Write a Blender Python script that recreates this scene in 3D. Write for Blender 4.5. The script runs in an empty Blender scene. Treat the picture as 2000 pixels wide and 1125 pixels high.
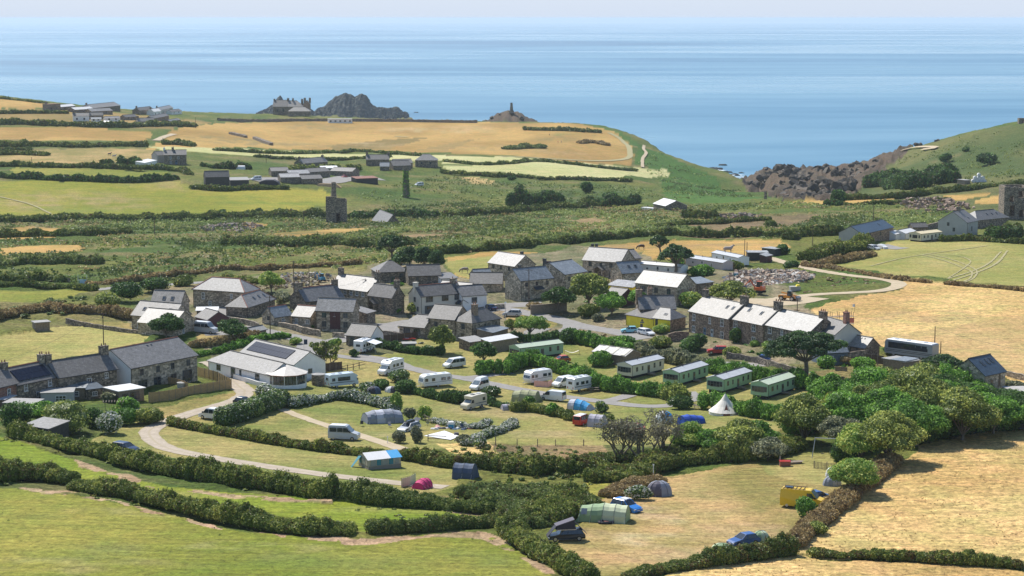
import bpy, math, random
import numpy as np
from mathutils import Vector, Matrix
PI = math.pi
random.seed(5); RNG = np.random.default_rng(5)
SC = bpy.context.scene
COL = SC.collection

# ---------------------------------------------------------------- camera, sky, sun, exposure
FOC = 3889.0                      # focal length in pixels of the 2000 x 1125 photograph
PITCH = math.atan((562.5 - 35.0) / FOC)
CAMZ = 155.0
cam = bpy.data.cameras.new('camera'); camo = bpy.data.objects.new('camera', cam); COL.objects.link(camo)
cam.sensor_width = 36.0; cam.lens = FOC / 2000.0 * 36.0
cam.clip_start = 1.0; cam.clip_end = 200000.0
camo.location = (0, 0, CAMZ); camo.rotation_euler = (PI / 2 - PITCH, 0, 0)
SC.camera = camo
SUN_EL, SUN_AZ = math.radians(50), math.radians(-34)     # azimuth from +Y towards +X
world = bpy.data.worlds.new('World'); SC.world = world; world.use_nodes = True
wn = world.node_tree
bg = wn.nodes['Background']
sky = wn.nodes.new('ShaderNodeTexSky'); sky.sky_type = 'NISHITA'; sky.sun_disc = False
sky.sun_elevation = SUN_EL; sky.sun_rotation = SUN_AZ
sky.altitude = 100; sky.air_density = 1.0; sky.dust_density = 0.3; sky.ozone_density = 3.0
# the pale sea mist low over the horizon, all the way round
_tc = wn.nodes.new('ShaderNodeTexCoord'); _sx = wn.nodes.new('ShaderNodeSeparateXYZ'); wn.links.new(_tc.outputs['Generated'], _sx.inputs[0])
_rp = wn.nodes.new('ShaderNodeValToRGB'); wn.links.new(_sx.outputs[2], _rp.inputs[0])
_rp.color_ramp.elements[0].position = 0.0; _rp.color_ramp.elements[0].color = (1, 1, 1, 1); _rp.color_ramp.elements[1].position = 0.16; _rp.color_ramp.elements[1].color = (0, 0, 0, 1)
_mx = wn.nodes.new('ShaderNodeMix'); _mx.data_type = 'RGBA'; wn.links.new(_rp.outputs[0], _mx.inputs[0]); wn.links.new(sky.outputs[0], _mx.inputs[6]); _mx.inputs[7].default_value = (4.7, 5.35, 6.4, 1)
wn.links.new(_mx.outputs[2], bg.inputs[0]); bg.inputs[1].default_value = 0.125
sl = bpy.data.lights.new('sun', 'SUN'); slo = bpy.data.objects.new('sun', sl); COL.objects.link(slo)
sl.energy = 4.8; sl.angle = math.radians(0.55); sl.color = (1.0, 0.955, 0.88)
sd = Vector((math.sin(SUN_AZ) * math.cos(SUN_EL), math.cos(SUN_AZ) * math.cos(SUN_EL), math.sin(SUN_EL)))
slo.rotation_euler = sd.to_track_quat('Z', 'Y').to_euler(); slo.location = (0, 300, 400)
SC.view_settings.view_transform = 'Standard'; SC.view_settings.look = 'None'
SC.view_settings.exposure = 0.2; SC.view_settings.gamma = 1.0; SC.view_settings.use_curve_mapping = False
SC.render.engine = 'CYCLES'
SC.cycles.max_bounces = 5; SC.cycles.diffuse_bounces = 2; SC.cycles.glossy_bounces = 2
SC.cycles.transmission_bounces = 2; SC.cycles.volume_bounces = 1; SC.cycles.transparent_max_bounces = 6
SC.cycles.use_denoising = True

# ---------------------------------------------------------------- materials
def new_mat(name):
 m = bpy.data.materials.new(name); m.use_nodes = True
 nt = m.node_tree; return m, nt, nt.nodes, nt.links, nt.nodes['Principled BSDF']
def noise(nt, scale, detail=3, rough=0.6, vec=None, dist=0.0):
 n = nt.nodes.new('ShaderNodeTexNoise'); n.inputs['Scale'].default_value = scale
 n.inputs['Detail'].default_value = detail; n.inputs['Roughness'].default_value = rough
 n.inputs['Distortion'].default_value = dist
 if vec is not None: nt.links.new(vec, n.inputs['Vector'])
 return n
def ramp(nt, src, stops):
 r = nt.nodes.new('ShaderNodeValToRGB'); cr = r.color_ramp
 while len(cr.elements) < len(stops): cr.elements.new(0.5)
 for e, (p, c) in zip(cr.elements, stops):
  e.position = p; e.color = (c[0], c[1], c[2], 1) if hasattr(c, '__len__') else (c, c, c, 1)
 nt.links.new(src, r.inputs[0]); return r
def mix(nt, a, b, fac, mode='MIX'):
 m = nt.nodes.new('ShaderNodeMix'); m.data_type = 'RGBA'; m.blend_type = mode
 for s, v in ((6, a), (7, b), (0, fac)):
  if hasattr(v, 'is_linked') or isinstance(v, bpy.types.NodeSocket): nt.links.new(v, m.inputs[s])
  elif hasattr(v, '__len__'): m.inputs[s].default_value = (v[0], v[1], v[2], 1)
  else: m.inputs[s].default_value = v
 return m.outputs[2]
def bump(nt, h, strength, dist, bs):
 b = nt.nodes.new('ShaderNodeBump'); b.inputs['Strength'].default_value = strength
 b.inputs['Distance'].default_value = dist; nt.links.new(h, b.inputs['Height'])
 nt.links.new(b.outputs[0], bs.inputs['Normal'])
def geo_pos(nt, scale=(1, 1, 1)):
 g = nt.nodes.new('ShaderNodeNewGeometry'); mp = nt.nodes.new('ShaderNodeMapping')
 mp.inputs['Scale'].default_value = scale; nt.links.new(g.outputs['Position'], mp.inputs['Vector'])
 return mp.outputs[0]
_M = {}
def plain(name, col, rough=0.6, metal=0.0, vary=0.12, scale=1.5, spec=0.5, bumpy=0.0):
 """a plain surface with a little grain and wear"""
 if name in _M: return _M[name]
 m, nt, N, L, bs = new_mat(name)
 p = geo_pos(nt); n = noise(nt, scale, 4, 0.65, p)
 r = ramp(nt, n.outputs[0], [(0.3, [c * (1 - vary) for c in col]), (0.7, [min(1, c * (1 + vary)) for c in col])])
 L.new(r.outputs[0], bs.inputs['Base Color'])
 bs.inputs['Roughness'].default_value = rough; bs.inputs['Metallic'].default_value = metal
 bs.inputs['Specular IOR Level'].default_value = spec
 if bumpy: bump(nt, n.outputs[0], bumpy, 0.05, bs)
 _M[name] = m; return m
def stone(name, a, b, mortar, scale=2.2, vary=0.5):
 if name in _M: return _M[name]
 m, nt, N, L, bs = new_mat(name)
 p = geo_pos(nt, (1, 1, 1.5))
 v = N.new('ShaderNodeTexVoronoi'); v.inputs['Scale'].default_value = scale; L.new(p, v.inputs['Vector'])
 e = N.new('ShaderNodeTexVoronoi'); e.feature = 'DISTANCE_TO_EDGE'; e.inputs['Scale'].default_value = scale
 L.new(p, e.inputs['Vector'])
 sep = N.new('ShaderNodeSeparateColor'); L.new(v.outputs['Color'], sep.inputs[0])
 c = ramp(nt, sep.outputs[0], [(0.0, [x * (1 - vary) for x in a]), (0.45, a), (0.75, b), (1.0, [min(1, x * 1.35) for x in b])])
 big = noise(nt, 0.35, 4, 0.6, geo_pos(nt))
 c1 = mix(nt, c.outputs[0], [x * 0.55 for x in a], ramp(nt, big.outputs[0], [(0.5, 0.0), (0.75, 0.6)]).outputs[0])
 edge = ramp(nt, e.outputs['Distance'], [(0.02, 1.0), (0.09, 0.0)])
 c2 = mix(nt, c1, mortar, edge.outputs[0])
 L.new(c2, bs.inputs['Base Color']); bs.inputs['Roughness'].default_value = 0.9
 bs.inputs['Specular IOR Level'].default_value = 0.2
 bump(nt, edge.outputs[0], -0.5, 0.05, bs)
 _M[name] = m; return m
def slate(name, col, spec=0.5, rough=0.5, lichen=0.25, lcol=(0.3, 0.27, 0.2)):
 if name in _M: return _M[name]
 m, nt, N, L, bs = new_mat(name)
 tc = N.new('ShaderNodeTexCoord')
 br = N.new('ShaderNodeTexBrick'); br.offset = 0.5
 br.inputs['Scale'].default_value = 1.0; br.inputs['Brick Width'].default_value = 0.45; br.inputs['Row Height'].default_value = 0.3
 br.inputs['Mortar Size'].default_value = 0.02
 br.inputs['Color1'].default_value = (*[c * 0.78 for c in col], 1); br.inputs['Color2'].default_value = (*[c * 1.22 for c in col], 1)
 br.inputs['Mortar'].default_value = (*[c * 0.45 for c in col], 1)
 L.new(tc.outputs['UV'], br.inputs['Vector'])
 n = noise(nt, 0.5, 5, 0.7, geo_pos(nt)); n2 = noise(nt, 4.0, 3, 0.7, geo_pos(nt))
 c1 = mix(nt, br.outputs['Color'], [c * 0.7 for c in col], ramp(nt, n.outputs[0], [(0.42, 0.0), (0.62, 0.6)]).outputs[0])
 n3 = noise(nt, 1.6, 4, 0.7, geo_pos(nt)); c1 = mix(nt, c1, ramp(nt, n3.outputs[0], [(0.3, 0.72), (0.7, 1.3)]).outputs[0], 1.0, 'MULTIPLY')
 c2 = mix(nt, c1, lcol, ramp(nt, n2.outputs[0], [(0.5, 0.0), (0.72, lichen * 2)]).outputs[0])
 L.new(c2, bs.inputs['Base Color'])
 bs.inputs['Roughness'].default_value = rough; bs.inputs['Specular IOR Level'].default_value = spec
 bump(nt, br.outputs['Fac'], -0.4, 0.03, bs)
 _M[name] = m; return m
def glass_mat():
 if 'glass' in _M: return _M['glass']
 m, nt, N, L, bs = new_mat('window glass')
 n = noise(nt, 0.7, 1, 0.5, geo_pos(nt))
 r = ramp(nt, n.outputs[0], [(0.35, (0.012, 0.016, 0.02)), (0.65, (0.07, 0.085, 0.1))])
 L.new(r.outputs[0], bs.inputs['Base Color']); bs.inputs['Roughness'].default_value = 0.06
 bs.inputs['Specular IOR Level'].default_value = 0.8
 _M['glass'] = m; return m
def leaf_mat(name, col, col2=None, trans=0.27, rough=0.5):
 """foliage: the leaf colour times each leaf's own tint"""
 if name in _M: return _M[name]
 m, nt, N, L, bs = new_mat(name)
 col2 = col2 or [c * 1.6 for c in col]
 a = N.new('ShaderNodeAttribute'); a.attribute_name = 'tint'
 sep = N.new('ShaderNodeSeparateColor'); L.new(a.outputs['Color'], sep.inputs[0])
 n = noise(nt, 0.25, 3, 0.6, geo_pos(nt))
 ma = N.new('ShaderNodeMath'); ma.operation = 'MULTIPLY_ADD'; L.new(n.outputs[0], ma.inputs[0]); ma.inputs[1].default_value = 0.9
 L.new(sep.outputs[0], ma.inputs[2])
 r = ramp(nt, ma.outputs[0], [(0.35, [c * 0.8 for c in col]), (0.8, col), (1.3 / 1.4, col2)])
 fl = mix(nt, r.outputs[0], (0.86, 0.83, 0.76), sep.outputs[1])       # blossom
 br = mix(nt, fl, (0.17, 0.10, 0.045), sep.outputs[2])                # dead, brown leaf
 L.new(br, bs.inputs['Base Color']); bs.inputs['Roughness'].default_value = rough
 bs.inputs['Specular IOR Level'].default_value = 0.25
 tr = N.new('ShaderNodeBsdfTranslucent'); L.new(br, tr.inputs[0])
 mx = N.new('ShaderNodeMixShader'); mx.inputs[0].default_value = trans
 L.new(bs.outputs[0], mx.inputs[1]); L.new(tr.outputs[0], mx.inputs[2])
 L.new(mx.outputs[0], nt.nodes['Material Output'].inputs[0])
 _M[name] = m; return m

# ---------------------------------------------------------------- objects, names, labels
def tag(o, label=None, cat=None, group=None, kind=None):
 if label: o['label'] = label
 if cat: o['category'] = cat
 if group: o['group'] = group
 if kind: o['kind'] = kind
 return o
def empty(name, loc=(0, 0, 0), rz=0.0, label=None, cat=None, group=None):
 o = bpy.data.objects.new(name, None); o.empty_display_size = 0.5; COL.objects.link(o)
 o.location = loc; o.rotation_euler = (0, 0, rz); return tag(o, label, cat, group)
def link_mesh(name, me, parent=None, mat=None):
 o = bpy.data.objects.new(name, me); COL.objects.link(o)
 if mat is not None and not me.materials:
  for x in (mat if isinstance(mat, (list, tuple)) else [mat]): me.materials.append(x)
 if parent is not None: o.parent = parent
 return o
def np_mesh(name, V, F, tint=None, col=None, smooth=False):
 """V (n,3); F (m,k) with one k"""
 me = bpy.data.meshes.new(name)
 V = np.ascontiguousarray(V, dtype=np.float32); F = np.ascontiguousarray(F, dtype=np.int32)
 m, k = F.shape
 me.vertices.add(len(V)); me.vertices.foreach_set('co', V.ravel())
 me.loops.add(m * k); me.loops.foreach_set('vertex_index', F.ravel())
 me.polygons.add(m); me.polygons.foreach_set('loop_start', np.arange(0, m * k, k, dtype=np.int32))
 me.polygons.foreach_set('use_smooth', np.full(m, smooth))
 for nm, arr in (('tint', tint), ('col', col)):
  if arr is not None:
   a = me.color_attributes.new(nm, 'FLOAT_COLOR', 'POINT')
   c = np.ones((len(V), 4), np.float32); c[:, :3] = arr; a.data.foreach_set('color', c.ravel())
 me.update(calc_edges=True); return me
class MB:
 """collects boxes, prisms and tubes into one mesh; uv on roof quads"""
 def __init__(s): s.v = []; s.f = []; s.mi = []; s.m = 0; s.uv = {}
 def quad(s, *p, uv=None):
  i = len(s.v); s.v += [tuple(x) for x in p]; s.f.append(tuple(range(i, i + len(p)))); s.mi.append(s.m)
  if uv: s.uv[len(s.f) - 1] = uv
  return s
 def box(s, x0, x1, y0, y1, z0, z1, tx=0.0, ty=0.0):
  """tx, ty: how far the top is drawn in on each side"""
  b = [(x0, y0, z0), (x1, y0, z0), (x1, y1, z0), (x0, y1, z0), (x0 + tx, y0 + ty, z1), (x1 - tx, y0 + ty, z1), (x1 - tx, y1 - ty, z1), (x0 + tx, y1 - ty, z1)]
  i = len(s.v); s.v += b
  for f in ((3, 2, 1, 0), (4, 5, 6, 7), (0, 1, 5, 4), (1, 2, 6, 5), (2, 3, 7, 6), (3, 0, 4, 7)):
   s.f.append(tuple(i + k for k in f)); s.mi.append(s.m)
  return s
 def prism(s, pts, y0, y1, y0b=None):
  """side outline in (x, z), extruded along y"""
  n = len(pts); i = len(s.v)
  s.v += [(p[0], y0, p[1]) for p in pts] + [(p[0], y1, p[1]) for p in pts]
  s.f.append(tuple(i + k for k in range(n))); s.f.append(tuple(i + n + k for k in reversed(range(n)))); s.mi += [s.m, s.m]
  for k in range(n):
   j = (k + 1) % n; s.f.append((i + k, i + n + k, i + n + j, i + j)); s.mi.append(s.m)
  return s
 def tube(s, a, b, r0, r1=None, n=6, cap=True):
  r1 = r0 if r1 is None else r1
  a = Vector(a); b = Vector(b); d = (b - a)
  if d.length < 1e-6: return s
  d.normalize(); u = d.orthogonal().normalized(); w = d.cross(u); i = len(s.v)
  for c, r in ((a, r0), (b, r1)):
   for k in range(n):
    t = 2 * PI * k / n; s.v.append(tuple(c + (u * math.cos(t) + w * math.sin(t)) * r))
  for k in range(n):
   j = (k + 1) % n; s.f.append((i + k, i + j, i + n + j, i + n + k)); s.mi.append(s.m)
  if cap:
   s.f.append(tuple(i + k for k in reversed(range(n)))); s.f.append(tuple(i + n + k for k in range(n))); s.mi += [s.m, s.m]
  return s
 def build(s, name, mat, parent=None, smooth=False, loc=None, rz=None):
  me = bpy.data.meshes.new(name); me.from_pydata(s.v, [], s.f)
  mats = mat if isinstance(mat, (list, tuple)) else [mat]
  for x in mats: me.materials.append(x)
  if len(mats) > 1: me.polygons.foreach_set('material_index', s.mi)
  if s.uv:
   ul = me.uv_layers.new(name='UVMap')
   for fi, uv in s.uv.items():
    ls = me.polygons[fi].loop_start
    for k, t in enumerate(uv): ul.data[ls + k].uv = t
  if smooth: me.polygons.foreach_set('use_smooth', [True] * len(me.polygons))
  me.update()
  o = bpy.data.objects.new(name, me); COL.objects.link(o)
  if parent is not None: o.parent = parent
  if loc is not None: o.location = loc
  if rz is not None: o.rotation_euler = (0, 0, rz)
  return o
def copy_tree(o, loc=None, rz=None, label=None, parent=None):
 c = o.copy(); COL.objects.link(c); c.parent = parent
 if loc is not None: c.location = loc
 if rz is not None: c.rotation_euler = (0, 0, rz)
 if label: c['label'] = label
 for ch in list(o.children): copy_tree(ch, parent=c)
 return c

# ---------------------------------------------------------------- the lie of the land
def ray(px, py):
 cx, cy = (px - 1000.0) / FOC, (562.5 - py) / FOC
 c, s = math.cos(PITCH), math.sin(PITCH)
 return np.array([cx, c + cy * s, -s + cy * c])           # x right, y ahead, z up
def at_depth(px, py, D):
 d = ray(px, py); t = D / d[1]; return np.array([d[0] * t, D, CAMZ + d[2] * t])
def at_height(px, py, h):
 d = ray(px, py); t = (h - CAMZ) / d[2]; return np.array([d[0] * t, d[1] * t, h])
KNOTS_H = [  # photograph column and row, height above the sea
 (-300,1125,93),(0,1125,92),(500,1125,91.5),(1000,1125,91),(1500,1125,90),(2000,1125,90),(2300,1125,90),
 (0,980,90),(500,980,89),(1000,980,88),(1500,980,88),(2000,980,88.5),
 (0,850,86.5),(400,850,86),(800,860,85),(1200,860,84.5),(1600,860,86),(2000,850,87),
 (0,740,84),(400,760,84.5),(800,760,82.5),(1200,770,82.5),(1600,770,84),(2000,770,86),
 (0,650,84),(400,650,84),(800,650,82.5),(1200,650,83),(1600,650,85),(2000,640,86.5),
 (0,570,84),(400,570,84),(800,570,84),(1200,570,84.5),(1600,560,85),(2000,560,86),
 (0,500,79),(400,500,80),(1000,500,83),(1300,500,83),(1600,500,83),(2000,500,84),
 (0,450,73),(400,450,73),(800,450,73),(1100,450,77),(1400,450,79),(1700,450,81),(2000,450,79),
 (0,420,68),(300,420,67),(640,430,66),(1000,420,68),(1300,415,71),(1600,420,75),(1850,420,77)]
KNOTS_D = [  # column, row, distance from the viewpoint
 (0,355,990),(300,355,990),(600,352,1030),(500,330,1100),(0,320,1080),(300,300,1150),(0,275,1280),(300,275,1290),
 (0,240,1420),(300,240,1450),(500,262,1480),(500,238,1650),(0,186,1700),(90,200,1730),(250,216,1790),(500,222,1790),
 (740,233,1790),(930,237,1780),(1000,239,1760),(1130,241,1700),(1220,262,1600),(1300,300,1500),(1400,345,1380),(1490,386,1250),
 (800,340,1150),(800,385,1000),(1000,360,1090),(1000,320,1220),(1000,300,1350),(1000,265,1580),(800,265,1560),(700,300,1330),
 (1200,300,1440),(1250,345,1230),(1150,330,1220),(1290,402,950),(1200,375,1040),(1400,380,1120),(1500,391,960),(1600,388,980),
 (1462,348,1500),(1530,325,1500),(1620,331,1460),(1660,326,1440),(1720,307,1390),(1800,282,1350),(1900,257,1300),(2000,240,1250),(2200,225,1250),
 (1470,362,1570),(1540,342,1590),(1620,344,1550),(1700,326,1490),(1800,294,1440),(1900,268,1390),(1530,378,1330),(1620,372,1260),(1700,350,1230),(1700,378,1080),(1800,320,1190),(1900,305,1170),(1900,350,990),(1800,365,1050),(2000,350,950),(2200,350,950),
 (-300,300,1200),(-300,186,1700),(-300,420,880),(2300,420,800),(2300,560,540),(2300,850,330),(-300,850,320),(-300,650,440)]
COAST = [(-700,1950),(-300,1850),(0,1790),(100,1810),(250,1880),(500,1890),(740,1870),(920,1880),(945,2010),(990,2060),(1045,2010),(1060,1830),(1135,1760),(1225,1650),
         (1305,1560),(1402,1450),(1450,1370),(1510,1300),(1540,1380),(1500,1460),(1455,1520),(1470,1590),(1540,1560),(1650,1510),(1740,1460),(1820,1420),(1910,1370),(2010,1320),(2300,1330),(2800,1330)]
def _setup_terrain():
 P = [at_height(*k) for k in KNOTS_H] + [at_depth(*k) for k in KNOTS_D]
 P.append(at_depth(1000, 245, 1900))
 P = np.array(P); X = P[:, :2] / 300.0; Z = P[:, 2]
 def U(r2): return np.where(r2 > 1e-12, r2 * np.log(np.maximum(r2, 1e-12)), 0.0)
 n = len(X); K = U(((X[:, None] - X[None]) ** 2).sum(-1)) + np.eye(n) * 0.004
 A = np.zeros((n + 3, n + 3)); A[:n, :n] = K; A[:n, n] = 1; A[:n, n + 1:] = X; A[n, :n] = 1; A[n + 1:, :n] = X.T
 w = np.linalg.solve(A, np.concatenate([Z, np.zeros(3)]))
 gx = np.arange(-1000, 1001, 5.0); gy = np.arange(60, 2300, 5.0)
 GX, GY = np.meshgrid(gx, gy); Q = np.stack([GX.ravel(), GY.ravel()], 1) / 300.0
 out = np.zeros(len(Q))
 for i in range(0, len(Q), 20000):
  q = Q[i:i + 20000]
  out[i:i + 20000] = U(((q[:, None] - X[None]) ** 2).sum(-1)) @ w[:n] + w[n] + q @ w[n + 1:]
 H = out.reshape(GX.shape)
 H = np.clip(H, 20, 110)
 c = np.array([at_depth(px, 300, D)[:2] for px, D in COAST])
 poly = np.vstack([c, [[1500, 0], [-1500, 0]]])
 px, py = GX.ravel(), GY.ravel(); inside = inpoly(px, py, poly)
 d = np.full(len(px), 1e9)
 for a, b in zip(c[:-1], c[1:]):
  ab = b - a; t = np.clip(((px - a[0]) * ab[0] + (py - a[1]) * ab[1]) / (ab @ ab), 0, 1)
  d = np.minimum(d, np.hypot(px - a[0] - t * ab[0], py - a[1] - t * ab[1]))
 sdist = np.where(inside, d, -d).reshape(GX.shape)
 m = at_depth(997, 215, 1985)
 H = H + 13.5 * np.exp(-((np.abs(GX - m[0]) / 25.0) ** 1.7 + (np.abs(GY - m[1]) / 28.0) ** 2))
 t = np.clip(-sdist / 45.0, 0, 1); t = t * t * (3 - 2 * t)
 H = H * (1 - t) - 12 * t
 return gx, gy, H, sdist, poly
def inpoly(x, y, poly):
 poly = np.asarray(poly, float); ins = np.zeros(np.shape(x), bool); n = len(poly); j = n - 1
 for i in range(n):
  xi, yi = poly[i]; xj, yj = poly[j]
  if yi != yj:
   c = ((yi > y) != (yj > y)) & (x < (xj - xi) * (y - yi) / (yj - yi) + xi); ins ^= c
  j = i
 return ins
_gx, _gy, _H, _SD, _COASTPOLY = _setup_terrain()
def bil(G, x, y):
 x = np.asarray(x, float); y = np.asarray(y, float)
 fx = np.clip((x - _gx[0]) / 5.0, 0, len(_gx) - 1.001); fy = np.clip((y - _gy[0]) / 5.0, 0, len(_gy) - 1.001)
 i = fx.astype(int); j = fy.astype(int); u = fx - i; v = fy - j
 return (G[j, i] * (1 - u) + G[j, i + 1] * u) * (1 - v) + (G[j + 1, i] * (1 - u) + G[j + 1, i + 1] * u) * v
def gh(x, y): return bil(_H, x, y)
def ghf(x, y): return float(bil(_H, x, y))
_YS = np.unique(np.concatenate([np.geomspace(120, 2250, 1600)]))
def G(px, py, up=0.0):
 """the point `up` metres above the ground that the photograph shows at this pixel"""
 if isinstance(px, tuple): pass
 d = ray(px, py); t = _YS / d[1]
 f = CAMZ + d[2] * t - gh(d[0] * t, _YS) - up
 k = np.argmax(f <= 0)
 if f[k] > 0: k = len(_YS) - 1
 if k == 0: k = 1
 a, b = f[k - 1], f[k]; w = a / (a - b) if a != b else 0.5
 y = _YS[k - 1] + (_YS[k] - _YS[k - 1]) * w; tt = y / d[1]
 return Vector((d[0] * tt, y, ghf(d[0] * tt, y) + up))
def to_px(x, y, z):
 z = z - CAMZ; c, s = math.cos(PITCH), math.sin(PITCH)
 f = y * c - z * s; u = y * s + z * c
 return 1000 + FOC * x / f, 562.5 - FOC * u / f
def wnoise(x, y, seed, scale, octs=3):
 """value noise, vectorised"""
 x = np.asarray(x, float) / scale; y = np.asarray(y, float) / scale; out = np.zeros(np.shape(x)); amp = 1.0; tot = 0
 for o in range(octs):
  xi = np.floor(x).astype(np.int64); yi = np.floor(y).astype(np.int64); u = x - xi; v = y - yi
  u = u * u * (3 - 2 * u); v = v * v * (3 - 2 * v)
  def hsh(a, b):
   n = (a * 374761393 + b * 668265263 + (seed + o) * 974634777) & 0xffffffff
   n = ((n ^ (n >> 13)) * 1274126177) & 0xffffffff
   return ((n ^ (n >> 16)) & 0xffff) / 65535.0
  out += amp * ((hsh(xi, yi) * (1 - u) + hsh(xi + 1, yi) * u) * (1 - v) + (hsh(xi, yi + 1) * (1 - u) + hsh(xi + 1, yi + 1) * u) * v)
  tot += amp; amp *= 0.5; x = x * 2.03 + 17.1; y = y * 2.03 + 5.3
 return out / tot

# ---------------------------------------------------------------- the ground, one sheet cut into fields, scrub, lawns and cliffs
# kind: colour a, colour b, patch scale (m), texture strength, long grass amount
CLS = {
 'scrub':  ((0.079,0.121,0.022), (0.169,0.172,0.041), 24, 1.0),
 'scrubdry': ((.17,.13,.065), (.30,.21,.10), 16, 1.0),
 'slope':  ((0.052,0.121,0.017), (0.075,0.149,0.027), 60, .7),
 'head':   ((0.076,0.108,0.031), (0.152,0.151,0.050), 45, .8),
 'rock':   ((0.077,0.060,0.044), (0.141,0.103,0.071), 18, 1.2),
 'straw':  ((0.506,0.328,0.124), (0.645,0.454,0.186), 22, .9),
 'strawp': ((0.464,0.321,0.132), (0.538,0.383,0.172), 30, .6),
 'golf':   ((0.341,0.212,0.062), (0.486,0.310,0.101), 40, .35),
 'golfd':  ((0.232,0.168,0.054), (0.329,0.224,0.077), 40, .35),
 'bean':   ((.46,.44,.19), (.56,.52,.26), 60, .3),
 'green':  ((0.179,0.204,0.028), (0.280,0.259,0.051), 30, .6),
 'greenb': ((0.163,0.223,0.019), (0.238,0.261,0.033), 14, .6),
 'greent': ((0.202,0.218,0.025), (0.341,0.295,0.050), 55, .4),
 'mown':   ((0.267,0.258,0.070), (0.370,0.319,0.108), 18, .45),
 'camp':   ((0.180,0.205,0.049), (0.333,0.278,0.099), 11, .45),
 'campdry': ((0.251,0.207,0.065), (0.442,0.306,0.130), 12, .6),
 'garden': ((.14,.145,.065), (.30,.245,.15), 7, .9),
 'lane':   ((.22,.205,.185), (.30,.28,.25), 8, .25),
 'sand':   ((.45,.35,.22), (.55,.44,.30), 8, .3),
 'earth':  ((.36,.24,.14), (.48,.34,.21), 6, .8),
}
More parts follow.
